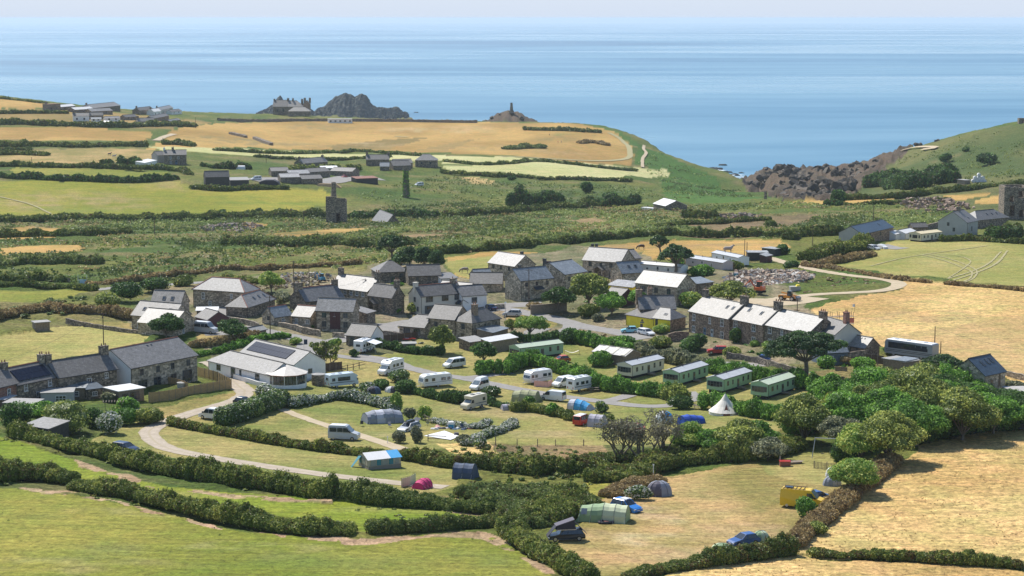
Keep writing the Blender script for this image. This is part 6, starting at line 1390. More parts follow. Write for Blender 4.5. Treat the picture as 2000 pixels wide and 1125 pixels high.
def loft(name, prof, mat_, parent, smooth=False):
 """prof: closed outline of (x, z, half width)"""
 m = MB(); n = len(prof); m.v = [(p[0], -p[2], p[1]) for p in prof] + [(p[0], p[2], p[1]) for p in prof]
 m.f = [tuple(range(n)), tuple(reversed(range(n, 2 * n)))]; m.mi = [0, 0]
 for k in range(n): j = (k + 1) % n; m.f.append((k, n + k, n + j, j)); m.mi.append(0)
 return m.build(name, mat_, parent)
def poly3(name, pts, mat_, parent, th=.02):
 """a thin plate through the points, as thick as th"""
 P = [Vector(p) for p in pts]; n = (P[1] - P[0]).cross(P[2] - P[1]).normalized() * th; m = MB()
 m.quad(*[p + n for p in P]); m.quad(*reversed(P))
 for i in range(len(P)): j = (i + 1) % len(P); m.quad(P[i], P[j], P[j] + n, P[i] + n)
 return m.build(name, mat_, parent)
def wheels(root, xs, r, hw, n=12):
 for x in xs:
  for s in (-1, 1):
   m = MB(); m.tube((x, s * (hw - .2), r), (x, s * (hw + .01), r), r, None, n); w = m.build('wheel', TYRE, root)
   q = MB(); q.tube((x, s * (hw + .005), r), (x, s * (hw + .03), r), r * .62, None, n); q.build('rim', RIM, w)
def lamps(root, xf, xr, y, zf, zr, w=.34, h=.16, hr=.3):
 for s in (-1, 1):
  m = MB(); m.box(xf - .12, xf + .015, s * y - w/2, s * y + w/2, zf - h/2, zf + h/2); m.build('headlight', LAMP, root)
  m = MB(); m.box(xr - .015, xr + .1, s * y - .09, s * y + .09, zr - hr/2, zr + hr/2); m.build('tail_light', TAIL, root)
 m = MB(); m.box(xf - .02, xf + .03, -.26, .26, .42, .53); m.build('number_plate', PLATE, root)
def side_glass(root, x0, x1, z0, z1, yb, yt=None, xs=0.0, m=None):
 yt = yb if yt is None else yt
 for s in (-1, 1):
  p = [(x0, s * (yb + .012), z0), (x1, s * (yb + .012), z0), (x1 - xs, s * (yt + .012), z1), (x0, s * (yt + .012), z1)]
  poly3('side_window', p if s > 0 else p, m or GL, root, .015 * (-s if True else 1))
def car(kind, pt):
 r = empty('car'); P = PT[pt]; dims = {'hatch': (4.1, .88, 1.48), 'estate': (4.75, .92, 1.46), 'suv': (4.5, .92, 1.66), 'saloon': (4.6, .9, 1.42)}[kind]
 L, hw, H = dims; f, b = L / 2, -L / 2; belt = H * .60; er = {'hatch': .25, 'estate': .12, 'suv': .15, 'saloon': .85}[kind]; tr = {'hatch': .75, 'estate': .45, 'suv': .45, 'saloon': 1.35}[kind]
 loft('body', [(b + .02, .28, hw - .04), (b, .55, hw), (b + .03, belt - .08, hw - .01), (b + er, belt + .02, hw - .06), (f - 1.25, belt + .02, hw - .05), (f - .35, belt - .16, hw - .08), (f - .02, belt - .3, hw - .16), (f, .42, hw - .1), (f - .05, .25, hw - .06)], P, r)
 cb0, cb1, ct0, ct1 = b + er, f - 1.25, b + tr, f - 2.05; zt = H - .04; tw = hw - .24; bw = hw - .07
 loft('cabin', [(cb0, belt, bw), (cb1, belt, bw), (ct1, zt, tw), (ct0, zt, tw)], GL, r)
 loft('roof', [(ct0 - .1, zt - .02, tw + .035), (ct1 + .06, zt - .02, tw + .035), (ct1 - .1, H, tw - .06), (ct0 + .1, H, tw - .06)], P, r)
 for s in (-1, 1):
  for xb, xt in ((cb1 - .02, ct1), (b + L * .47, b + L * .46), (cb0 + .08, ct0)):
   m = MB(); m.tube((xb, s * (bw + .01), belt), (xt, s * (tw + .02), zt), .045, None, 4); m.build('pillar', P, r)
  m = MB(); m.box(cb1 - .25, cb1 - .1, s * (hw + .02) - .07, s * (hw + .02) + .07, belt, belt + .13); m.build('mirror', P, r)
 wheels(r, (b + .82, f - .88), .33, hw - .02); lamps(r, f - .03, b + .02, hw - .25, belt - .36, belt - .25); return r
def van(pt, L=5.0, H=1.97, hw=.95, glazed=True, roof=None, band=None, pop=False, lights=True):
 r = empty('van'); P = PT[pt]; f, b = L / 2, -L / 2; zb = H * .56; nose = 1.0 + (H - 1.9) * .35
 loft('body', [(b, .3, hw), (b, zb, hw), (b + .08, H - .08, hw - .10), (b + .2, H, hw - .18), (f - nose - .95, H, hw - .18), (f - nose - .75, H - .06, hw - .14), (f - nose + .15, zb + .02, hw - .05), (f - .2, zb - .22, hw - .14), (f, zb - .45, hw - .16), (f, .42, hw - .08), (f - .06, .28, hw - .06)], P, r)
 a = f - nose - .72; c = f - nose + .1
 poly3('windscreen', [(c + .02, -hw + .16, zb + .06), (c + .02, hw - .16, zb + .06), (a + .05, hw - .24, H - .12), (a + .05, -hw + .24, H - .12)], GLL, r)
 zt = H - .16 if H < 2.2 else min(H - .3, zb + .75); ins = lambda z: (hw - .0) - .10 * (z - zb) / (H - .08 - zb)
 side_glass(r, a - .55, c - .2, zb + .06, zt, ins(zb + .06), ins(zt), .5)
 if glazed:
  side_glass(r, a - 1.55, a - .65, zb + .06, zt, ins(zb + .06), ins(zt)); side_glass(r, b + .3, a - 1.7, zb + .06, zt, ins(zb + .06), ins(zt))
 poly3('rear_window', [(b - .015 + .0, hw - .2, zb + .1), (b - .015, -hw + .2, zb + .1), (b + .04, -hw + .25, zt), (b + .04, hw - .25, zt)], GL, r)
 if roof: m = MB(); m.box(b + .25, f - nose - 1.0, -hw + .2, hw - .2, H, H + .05); m.build('roof_panel', PT[roof] if roof in PT else mat(roof), r)
 if pop: loft('high_roof', [(b + .1, H - .02, hw - .16), (b + .25, H + .42, hw - .34), (f - nose - 1.2, H + .42, hw - .34), (f - nose - .75, H - .02, hw - .2)], P, r)
 if band: [poly3('stripe', [(b + .05, s * (hw + .005), .55), (f - .5, s * (hw - .05), .55), (f - .5, s * (hw - .05), .72), (b + .05, s * (hw + .005), .72)], PT[band], r, .012 * -s) for s in (-1, 1)]
 for s in (-1, 1): m = MB(); m.box(c - .25, c - .1, s * (hw + .1) - .1, s * (hw + .1) + .1, zb + .02, zb + .3); m.build('mirror', PT['black'], r)
 wheels(r, (b + .95, f - .95), .34, hw - .03); lamps(r, f - .02, b + .01, hw - .25, zb - .38, zb - .2, hr=.5); return r
def motorhome(pt='white', L=6.6, H=2.85, hw=1.12, over=False, wins=3, integrated=False):
 r = empty('motorhome'); P = PT[pt]; f, b = L / 2, -L / 2
 fx = f - (.55 if integrated else 1.9)
 loft('body', [(b, .55, hw), (b - .02, 1.6, hw), (b + .05, H - .1, hw), (b + .2, H, hw - .05), (fx - .5, H, hw - .05), (fx + (.75 if over else .15), H - (.12 if over else .4), hw - .05), (fx + (.7 if over else .45), 2.0, hw - .06), (fx, 1.9, hw - .06), (fx, .45, hw - .06)], P, r)
 if integrated:
  loft('nose', [(fx, .4, hw - .06), (fx, 2.1, hw - .06), (fx + .1, 2.1, hw - .1), (f - .05, 1.15, hw - .14), (f, .8, hw - .14), (f, .4, hw - .1)], P, r)
  poly3('windscreen', [(f - .12, -hw + .2, 1.2), (f - .12, hw - .2, 1.2), (fx + .14, hw - .2, 2.1), (fx + .14, -hw + .2, 2.1)], GLL, r)
 else:
  loft('cab', [(fx - .05, .35, .96), (fx - .05, 1.98, .8), (fx + .35, 1.96, .8), (fx + 1.0, 1.32, .92), (f - .15, 1.12, .86), (f, .9, .82), (f, .35, .9)], P, r)
  poly3('windscreen', [(fx + 1.02, -.78, 1.34), (fx + 1.02, .78, 1.34), (fx + .4, .7, 1.96), (fx + .4, -.7, 1.96)], GLL, r)
  side_glass(r, fx + .05, fx + .85, 1.3, 1.85, .9, .82, .45)
 z0, z1 = 1.45, 2.05
 for s in (-1, 1):
  for k in range(wins):
   x0 = b + .5 + k * (fx - b - .9) / wins; w = .95 if k % 2 else .7
   poly3('side_window', [(x0, s * (hw + .004), z0), (x0 + w, s * (hw + .004), z0), (x0 + w, s * (hw + .004), z1), (x0, s * (hw + .004), z1)], GL, r, .02 * -s)
  poly3('stripe', [(b + .1, s * (hw + .002), 1.05), (fx - .1, s * (hw + .002), 1.05), (fx - .6, s * (hw + .002), 1.16), (b + .1, s * (hw + .002), 1.22)], PT['grey'], r, .012 * -s)
  m = MB(); m.box(fx + (.4 if not integrated else .2), fx + (.55 if not integrated else .35), s * (hw + .08) - .08, s * (hw + .08) + .08, 1.35, 1.65); m.build('mirror', PT['black'], r)
 poly3('rear_window', [(b - .03, .5, 1.6), (b - .03, -.5, 1.6), (b - .0, -.5, 2.1), (b - .0, .5, 2.1)], GL, r)
 for k, x in enumerate((b + 1.0, b + 2.5, fx - .9)): m = MB(); m.box(x, x + .6, -.35, .35, H - .01, H + .09); m.build('roof_light', GLL if k % 2 else PT['silver'], r)
 wheels(r, (b + 1.5, f - 1.0), .34, hw - .06); lamps(r, f - .02, b - .01, hw - .4, .85, .9, hr=.35); return r
def caravan(L=6.4, H=2.6, hw=1.12, end='slope'):
 r = empty('caravan'); P = PT['white']; f, b = L / 2, -L / 2
 loft('body', [(b + .02, .45, hw), (b, 1.0, hw), (b + .12, H - .35, hw), (b + .4, H, hw - .06), (f - .9, H, hw - .06), (f - .35, H - .3, hw - .04), (f - .02, 1.2, hw - .04), (f - .05, .9, hw), (f - .3, .45, hw)], P, r)
 for s in (-1, 1):
  for x0, w in ((b + .45, .7), (b + 1.5, 1.0), (b + 3.9, .7), (f - 1.15, .65)):
   poly3('side_window', [(x0, s * (hw + .004), 1.35), (x0 + w, s * (hw + .004), 1.35), (x0 + w, s * (hw + .004), 1.95), (x0, s * (hw + .004), 1.95)], GL, r, .02 * -s)
  poly3('stripe', [(b + .1, s * (hw + .002), 1.12), (f - .5, s * (hw + .002), 1.0), (f - .5, s * (hw + .002), 1.06), (b + .1, s * (hw + .002), 1.22)], PT['grey'], r, .012 * -s)
 poly3('door', [(b + 2.9, -(hw + .006), .55), (b + 3.5, -(hw + .006), .55), (b + 3.5, -(hw + .006), 2.3), (b + 2.9, -(hw + .006), 2.3)], PT['grey'], r, .02)
 for y0, y1 in ((-.95, -.35), (-.3, .3), (.35, .95)):
  poly3('front_window', [(f - .04, y0, 1.3), (f - .04, y1, 1.3), (f - .28, y1, 2.0), (f - .28, y0, 2.0)], GL, r)
 for k, x in enumerate((b + 1.2, b + 3.0, b + 4.6)): m = MB(); m.box(x, x + .55, -.3, .3, H - .01, H + .07); m.build('roof_light', PT['silver'], r)
 m = MB(); m.tube((f - .3, -.6, .45), (f + .9, 0, .45), .05); m.tube((f - .3, .6, .45), (f + .9, 0, .45), .05); m.tube((f + .85, 0, 0), (f + .85, 0, .6), .05); m.build('drawbar', MT['alu'], r)
 wheels(r, (-.1,), .32, hw - .04); return r
def place(o, rear, front, label, name=None, cat=None, group=None):
 a, b = G(*rear), G(*front); d = b - a; c = (a + b) / 2
 z = ghf(c.x, c.y) + .02; o.location = (c.x, c.y, z); o.rotation_euler = (0, 0, math.atan2(d.y, d.x))
 tag(o, label, cat, group)
 if name: o.name = name
 return o
CG = 'campers parked on the pitches'
place(van('white', 4.9), (437,821), (393,815.5), 'white camper van parked beside the big clipped hedge', 'camper_van', 'camper van', CG)
place(car('hatch','black'), (463,789), (492,793), 'dark hatchback half hidden behind the clipped hedge', cat='car')
place(car('estate','navy'), (226,879), (264,884), 'dark blue car with only its roof over the bramble hedge', cat='car')
o = motorhome('bluewhite', 6.4, 2.75, wins=1, integrated=True)
for s in (-1, 1): poly3('side_window', [(-1.4, s * 1.126, 1.4), (1.3, s * 1.126, 1.4), (1.3, s * 1.126, 2.15), (-1.4, s * 1.126, 2.15)], GL, o, .03 * -s)
place(o, (639,757), (696,754), 'pale blue motorhome with a long side window beside the bungalow', 'motorhome', 'motorhome')
place(motorhome('white', 6.9), (786,724), (738,735), 'white coachbuilt motorhome half behind the flowering bushes', 'motorhome', 'motorhome')
o = place(motorhome('white', 6.6, 2.9), (697,692), (728,682), 'white motorhome with its awning out at the top of the pitches', 'motorhome', 'motorhome')
poly3('awning', [(-1.6, -1.15, 2.55), (1.9, -1.15, 2.55), (1.9, -3.4, 2.0), (-1.6, -3.4, 2.0)], plain('white awning cloth', (.78,.8,.82), .8), o, -.03)
for x in (-1.5, 1.8): m = MB(); m.tube((x, -3.35, 0), (x, -3.35, 2.0), .025); m.build('awning_pole', MT['alu'], o)
place(van('white', 5.0), (901,715.5), (872,719.5), 'white panel sided camper van by the tall square hedge', 'camper_van', 'camper van', CG)
place(caravan(6.6), (878,753), (822,757), 'long white caravan with its black window stripe beside the camp road', 'caravan', 'caravan')
place(van('white', 4.6, 1.95, pop=True), (950,757), (921,764), 'small high roofed camper van below the camp road', 'camper_van', 'camper van', CG)
place(motorhome('cream', 5.4, 2.65, 1.0, over=True, wins=1), (937,796), (912,800), 'old beige camper with a box over its cab', 'camper_van', 'camper van', CG)
place(caravan(6.0, 2.65), (1073,744), (1027,751), 'white caravan with three dark front windows and a pink windbreak', 'caravan', 'caravan')
place(van('white', 4.9), (1113,752), (1086,757), 'white van squeezed between the caravan and the motorhome', 'van', 'van')
place(motorhome('white', 6.9, 2.85), (1116,766), (1159,758), 'white motorhome parked with its rear to the camp road', 'motorhome', 'motorhome')
place(van('white', 5.0, 1.95, glazed=False), (1102,784), (1057,780), 'white panel van on the grass below the camp road', 'van', 'van')
place(car('hatch','orange'), (1110,706), (1080,709), 'orange red hatchback beside the first green mobile home', cat='car')
o = place(van('red', 4.4, 1.9, .86, roof='white'), (1124,833), (1152,825), 'old red and white camper van with rounded ends', 'camper_van', 'camper van', CG)
poly3('upper_panel', [(-2.16, -.7, 1.1), (-2.16, .7, 1.1), (-2.12, .66, 1.8), (-2.12, -.66, 1.8)], PT['white'], o, .03)
o = place(car('estate','silver'), (817,838), (780,845), 'silver car with a roof box and its boot open', cat='car')
loft('roof_box', [(-1.3, 1.5, .38), (-1.35, 1.7, .36), (-1.0, 1.85, .3), (.6, 1.8, .26), (.8, 1.6, .3), (.7, 1.5, .3)], PT['black'], o)
poly3('tailgate', [(-1.9, -.7, 1.45), (-1.9, .7, 1.45), (-2.7, .65, 1.85), (-2.7, -.65, 1.85)], GL, o)
place(van('silver', 5.1, 2.45, 1.0, roof='white'), (648,857), (697,860), 'silver high camper van parked behind the bramble hedge', 'camper_van', 'camper van', CG)
o = place(van('silver', 6.0, 2.6, 1.02, roof='white'), (386,649), (416,652), 'silver camper with a dark side parked beside the stone barn house', 'camper_van', 'camper van')
place(car('suv','silver'), (1016,618), (984,617), 'silver estate car on the lane by the village green', cat='car')
place(car('saloon','navy'), (965,607), (947,603), 'dark car by the corner of the white end house', cat='car')
place(car('hatch','aqua'), (1241,649), (1218,650), 'pale blue car in front of the yellow cottage', cat='car')
place(car('estate','white'), (1252,652), (1272,656), 'white car in front of the yellow cottage', cat='car')
place(car('suv','red'), (1412,690), (1390,691), 'red car parked below the terrace', cat='car')
place(car('hatch','blue2'), (1500,706), (1472,706), 'dark blue car below the last terrace house', cat='car')
place(car('hatch','red'), (1362,672), (1347,670), 'red car glimpsed behind the dark garden tree', cat='car')
o = place(car('suv','blue'), (1199,994), (1248,1003), 'bright blue car with roof bars beside the green tunnel tent', cat='car')
for s in (-.5, .5): m = MB(); m.tube((-.9, s, 1.72), (.5, s, 1.72), .04); m.build('roof_rail', MT['alu'], o)
m = MB(); m.box(-.8, .3, -.45, .45, 1.72, 1.8); m.build('roof_board', PT['white'], o)
o = place(car('estate','black'), (1142,1054), (1068,1055), 'black estate car with a roof tent folded open on top', cat='car')
o.name = 'estate_car'
o = place(car('hatch','blue2'), (1471,1062), (1433,1066), 'blue hatchback between two small green tents', cat='car')
o = place(van('yellow', 6.2, 2.6, 1.02, glazed=False), (1534,989), (1605,993), 'big yellow van with a ladder rack on its roof', 'van', 'van')
for k in range(6): m = MB(); m.box(-2.7 + k * .55, -2.64 + k * .55, -.8, .8, 2.62, 2.68); m.build('rack_bar', MT['pole'], o)
for s in (-.8, .8): m = MB(); m.box(-2.8, .4, s - .03, s + .03, 2.66, 2.74); m.build('rack_rail', MT['pole'], o)
m = MB(); m.box(-2.5, -1.5, -.4, .4, 2.7, 2.78); m.build('roof_panel', MT['solar'], o)
m = MB(); m.box(-3.12, 2.6, -1.0, 1.0, .3, .52); m.build('bumper_skirt', PT['black'], o)
place(car('estate','blue2'), (1580,980), (1610,976), 'dark blue car behind the yellow van', cat='car')
place(car('hatch','red'), (1249,843), (1222,842), 'red car seen through the bare trees', cat='car')
place(car('estate','silver'), (1694,486), (1720,489), 'silver estate beside the dark roofed house', cat='car')
o = empty('covered_car'); loft('cover', [(-2.1, .1, .85), (-2.1, .8, .8), (-1.4, 1.3, .6), (.2, 1.35, .6), (1.1, .9, .75), (2.1, .7, .7), (2.15, .1, .8)], plain('white car cover', (.7,.71,.72), .6), o, True); wheels(o, (-1.3, 1.3), .3, .8)
place(o, (1712,484), (1734,487), 'car under a white cover beside the silver estate', 'covered_car', 'car')
# the coach
def coach():
 r = empty('coach'); L, H, hw = 11.5, 3.4, 1.25; f, b = L / 2, -L / 2; P = PT['coach']
 loft('body', [(b, .5, hw), (b, H - .2, hw), (b + .2, H, hw - .08), (f - .4, H, hw - .08), (f - .05, H - .5, hw - .05), (f, 1.3, hw), (f, .5, hw)], P, r)
 loft('roof', [(b + .15, H - .02, hw - .1), (b + .25, H + .07, hw - .2), (f - .6, H + .07, hw - .2), (f - .4, H - .02, hw - .1)], PT['white'], r)
 for s in (-1, 1):
  poly3('window_band', [(b + 1.1, s * (hw + .002), 1.7), (f - .9, s * (hw + .002), 1.7), (f - .9, s * (hw - .03), 2.95), (b + 1.1, s * (hw - .03), 2.95)], PT['black'], r, .015 * -s)
  for k in range(6):
   x = b + 1.3 + k * 1.38; poly3('side_window', [(x, s * (hw + .012), 1.78), (x + 1.3, s * (hw + .012), 1.78), (x + 1.3, s * (hw - .01), 2.86), (x, s * (hw - .01), 2.86)], GL, r, .02 * -s)
  for z in (1.0, 1.3): poly3('stripe', [(b + .05, s * (hw + .003), z), (f - .3, s * (hw + .003), z), (f - .3, s * (hw + .003), z + .1), (b + .05, s * (hw + .003), z + .1)], PT['black'], r, .012 * -s)
 poly3('windscreen', [(f + .01, -hw + .1, 1.5), (f + .01, hw - .1, 1.5), (f - .06, hw - .15, 2.9), (f - .06, -hw + .15, 2.9)], GL, r)
 for x in (b + 2, 0.4, 3.2): m = MB(); m.box(x, x + .6, -.35, .35, H + .06, H + .16); m.build('roof_light', PT['silver'], r)
 wheels(r, (b + 2.6, f - 2.2), .5, hw - .05); lamps(r, f, b, .9, .9, 1.1); return r
place(coach(), (1818,702), (1742,694), 'long white and grey coach parked at the edge of the straw field', 'coach', 'coach')
# plant on the rubble yard
def digger(pt, s=1.0, arm=1):
 r = empty('excavator'); P = PT[pt]
 for y in (-.8, .8):
  m = MB(); m.prism([(-1.2, .15), (-1.35, .4), (-1.1, .65), (1.1, .65), (1.35, .4), (1.2, .15)], y - .2, y + .2); m.build('track', TYRE, r)
 m = MB(); m.box(-1.2, .9, -.85, .85, .75, 1.35, .05, .05); m.box(-1.3, -.5, -.8, .8, 1.3, 1.7, .1, .1); m.build('body', P, r)
 m = MB(); m.box(-.4, .7, -.8, .1, 1.35, 2.6, .08, .08); m.build('cab', GL, r); m = MB(); m.box(-.42, .72, -.82, .12, 2.58, 2.7); m.build('cab_roof', P, r)
 m = MB(); m.tube((.7, .45, 1.2), (2.0, .45, 2.9), .18, .16); m.tube((2.0, .45, 2.9), (3.3, .45, 1.6), .15, .12); m.build('arm', P, r)
 m = MB(); m.prism([(3.1, 1.6), (3.5, 1.6), (3.6, 1.0), (3.2, .7), (2.9, 1.0)], .1, .8); m.build('bucket', PT['grey'], r)
 r.scale = (s, s, s); return r
place(digger('digger', 1.15), (1497,574), (1468,572), 'orange excavator in front of the rubble heap', 'excavator', 'excavator')
place(digger('teal', .8), (634,551), (622,549), 'blue mini excavator among the rubble behind the cottages', 'excavator', 'excavator')
o = empty('telehandler'); loft('body', [(-2.3, .7, .9), (-2.3, 1.3, .8), (-.4, 1.4, .8), (1.6, 1.1, .8), (2.2, .7, .8)], PT['loader'], o)
m = MB(); m.box(.1, 1.3, -.9, .1, 1.3, 2.5, .1, .1); m.build('cab', GL, o); m = MB(); m.tube((-2, .45, 1.9), (2.6, .45, 1.2), .2, .16); m.build('boom', PT['loader'], o)
m = MB(); m.prism([(2.5, 1.3), (3.2, 1.0), (3.2, .3), (2.6, .3)], -.9, .9); m.build('bucket', PT['grey'], o); wheels(o, (-1.4, 1.5), .6, 1.05)
place(o, (1522,586), (1556,588), 'amber telehandler beside the orange excavator', 'telehandler', 'loader')
place(van('white', 4.8), (825,363), (812,363), 'white van parked in the rough below the farm', 'van', 'van')
place(van('white', 5.2, 2.2), (508,352), (493,352), 'pale van in the farm yard', 'van', 'van')
place(car('suv','black'), (1972,838), (2004,840), 'dark car under the trees at the right edge', cat='car')
place(car('hatch','red'), (669,347), (678,347), 'small red car in the farm yard', cat='car')

# ---------------------------------------------------------------- tents
def cloth(name, col, rough=.75): return plain(name, col, rough, vary=.06, scale=2.0, bumpy=.15)
CL = {'grey': cloth('grey tent cloth', (.26,.28,.33)), 'lgrey': cloth('pale grey tent roof', (.50,.51,.56)), 'navy': cloth('dark slate blue tent cloth', (.06,.09,.15)), 'blue': cloth('royal blue tent cloth', (.02,.09,.50)), 'lblue': cloth('light blue tent cloth', (.05,.36,.68)),
      'magenta': cloth('magenta tent cloth', (.60,.03,.16)), 'olive': cloth('olive tent cloth', (.32,.33,.17)), 'green': cloth('pale green tent cloth', (.27,.38,.20)), 'lgreen': cloth('light green tent cloth', (.55,.60,.38)), 'canvas': cloth('cream cotton canvas', (.78,.72,.62)),
      'white': cloth('white tent cloth', (.75,.74,.72)), 'lilac': cloth('lilac grey awning cloth', (.42,.40,.46)), 'black': cloth('black tent cloth', (.03,.03,.045)), 'tan': cloth('tan canvas wall', (.48,.42,.33)), 'mud': cloth('grey brown mud wall', (.30,.26,.22)),
      'teal': cloth('teal canvas', (.05,.24,.30)), 'pink': cloth('pink striped windbreak', (.75,.42,.36)), 'mesh': plain('clear plastic window', (.30,.32,.33), .15), 'redbrown': cloth('red brown inner tent', (.28,.10,.07)), 'purple': cloth('dark purple grey cloth', (.10,.09,.12))}
POLE = plain('tent pole', (.05,.05,.05), .5)
def tunnel(L, W, H, mats, ends=(.35, .35), n=9, hoops=4, win=None, front=None, hump=None, name='tent'):
 """a tunnel tent along x; mats: cloth for each bay between hoops"""
 r = empty(name); nb = hoops - 1
 def sec(x, h, w): return [Vector((x, -w / 2 * math.cos(PI * k / n) * 1.0, max(0, h * math.sin(PI * k / n) ** .72))) for k in range(n + 1)]
 xs = [-L / 2 + L * i / nb for i in range(hoops)]; hs = [H * (hump[i] if hump else 1) for i in range(hoops)]; ws = [W * (.9 + .1 * (hump[i] if hump else 1)) for i in range(hoops)]
 S = [sec(x, h, w) for x, h, w in zip(xs, hs, ws)]
 for i in range(nb):
  m = MB(); mid = [(a + b) / 2 * 1.0 for a, b in zip(S[i], S[i + 1])]; mid = [Vector((p.x, p.y * .97, p.z * .965)) for p in mid]
  for A_, B_ in ((S[i], mid), (mid, S[i + 1])):
   for k in range(n): m.quad(A_[k], B_[k], B_[k + 1], A_[k + 1])
  m.build('flysheet', CL[mats[i % len(mats)]], r, smooth=True)
 for sgn, Sx, e in ((-1, S[0], ends[0]), (1, S[-1], ends[1])):
  m = MB(); ap = [Vector((p.x + sgn * e * (1 - (p.z / H)), p.y, 0)) for p in Sx]
  for k in range(n): m.quad(Sx[k], ap[k], ap[k + 1], Sx[k + 1])
  # fill the bow end
  m.build('end_panel', CL[(front if front and sgn > 0 else mats[0])], r)
 for i in range(hoops):
  m = MB()
  for k in range(n): m.tube(S[i][k] * 1.01, S[i][k + 1] * 1.01, .025, None, 4, False)
  m.build('hoop', POLE, r)
 for i, (t, w) in enumerate(win or []):
  for s in (-1,):
   x = -L / 2 + L * t; a = 2; pts = []
   y1 = -W / 2 * math.cos(PI * 1.0 / n); z1 = H * math.sin(PI * 1.0 / n) ** .72; y2 = -W / 2 * math.cos(PI * 2.2 / n); z2 = H * math.sin(PI * 2.2 / n) ** .72
   poly3('tent_window', [(x - w / 2, y1 * 1.03, z1), (x + w / 2, y1 * 1.03, z1), (x + w / 2, y2 * 1.03, z2), (x - w / 2, y2 * 1.03, z2)], CL['mesh'], r, .02)
 g = MB()
 for i in range(hoops):
  for s in (-1, 1): g.tube((xs[i], s * ws[i] * .46, H * .45), (xs[i] + (.0), s * (ws[i] / 2 + .8), 0), .012, None, 3, False)
 go = g.build('guy_line', CL['white'], r); go['kind'] = 'stuff'; return r
def dome(W, D, H, mats, name='tent', n=12, porch=0.0):
 r = empty(name); rings = 6
 P = lambda i, j: Vector((W / 2 * math.cos(2 * PI * j / n) * math.cos(PI / 2 * i / rings) ** .75, D / 2 * math.sin(2 * PI * j / n) * math.cos(PI / 2 * i / rings) ** .75, H * math.sin(PI / 2 * i / rings)))
 q = n // 4
 for s in range(4):
  m = MB()
  for j in range(s * q, (s + 1) * q):
   for i in range(rings):
    if i == rings - 1: m.quad(P(i, j), P(i, j + 1), P(rings, 0))
    else: m.quad(P(i, j), P(i, j + 1), P(i + 1, j + 1), P(i + 1, j))
  m.build('flysheet', CL[mats[s % len(mats)]], r, smooth=True)
 for s in (0, q // 2 + 0, ):
  for a, b in ((s, s + n // 2),):
   pass
 for j in (q // 2 + (q % 2 == 0) * 0, q + q // 2):
  m = MB(); pts = [P(i, j) for i in range(rings + 1)] + [P(i, j + n // 2) for i in reversed(range(rings))]
  for A_, B_ in zip(pts[:-1], pts[1:]): m.tube(A_ * 1.012, B_ * 1.012, .025, None, 4, False)
  m.build('tent_pole', POLE, r)
 poly3('tent_door', [P(0, n * 3 // 4 - 1) * 1.02, P(0, n * 3 // 4 + 1) * 1.02, P(3, n * 3 // 4) * 1.03], CL['mesh'] if False else CL[mats[-1]], r, .02)
 return r
def bell(W=4.6, H=3.1):
 r = empty('bell_tent'); n = 20; wallh = .55
 m = MB(); g = MB()
 R1 = W / 2
 prof = [(R1, wallh), (R1 * .58, H * .42), (R1 * .27, H * .68), (.06, H)]
 for k in range(n):
  a, b = 2 * PI * k / n, 2 * PI * (k + 1) / n
  for (r0, z0), (r1, z1) in zip(prof[:-1], prof[1:]):
   m.quad((r0 * math.cos(a), r0 * math.sin(a), z0), (r0 * math.cos(b), r0 * math.sin(b), z0), (r1 * math.cos(b), r1 * math.sin(b), z1), (r1 * math.cos(a), r1 * math.sin(a), z1))
  if k not in (14, 15): g.quad((R1 * .985 * math.cos(a), R1 * .985 * math.sin(a), 0), (R1 * .985 * math.cos(b), R1 * .985 * math.sin(b), 0), (R1 * .985 * math.cos(b), R1 * .985 * math.sin(b), wallh + .02), (R1 * .985 * math.cos(a), R1 * .985 * math.sin(a), wallh + .02))
 m.build('roof', CL['canvas'], r); g.build('side_wall', CL['canvas'], r)
 y = -R1 - .02
 poly3('doorway', [(-.7, y, 0), (.7, y, 0), (.0, y + R1 * .48, H * .56)], CL['redbrown'], r, .03)
 for s in (-1, 1): poly3('door_flap', [(s * .75, y - .05, 0), (s * 1.2, y + .15, 0), (0, y + R1 * .50, H * .6)], CL['canvas'], r, .02)
 q = MB(); q.tube((0, 0, H - .05), (0, 0, H + .2), .05, .02); q.build('finial', MT['timber'], r)
 q = MB()
 for k in range(0, n, 2): a = 2 * PI * k / n; q.tube((R1 * math.cos(a), R1 * math.sin(a), wallh), ((R1 + .9) * math.cos(a), (R1 + .9) * math.sin(a), 0), .012, None, 3, False)
 q.build('guy_line', CL['white'], r)['kind'] = 'stuff'
 return r
def put(o, px, py, rz, label, name='tent', cat='tent', group='tents pitched on the camp site', dz=0.0):
 g = G(px, py); o.location = (g.x, g.y, g.z + dz); o.rotation_euler = (0, 0, math.radians(rz)); o.name = name; return tag(o, label, cat, group)
put(tunnel(6.4, 4.0, 2.25, ['grey', 'lgrey', 'grey', 'grey'], (.5, .6), hoops=5, win=[(.14,.7),(.5,.6),(.68,.6)], hump=(.82,1,1,1,.8)), 747,824, 22, 'large grey tunnel tent with an open pale front')
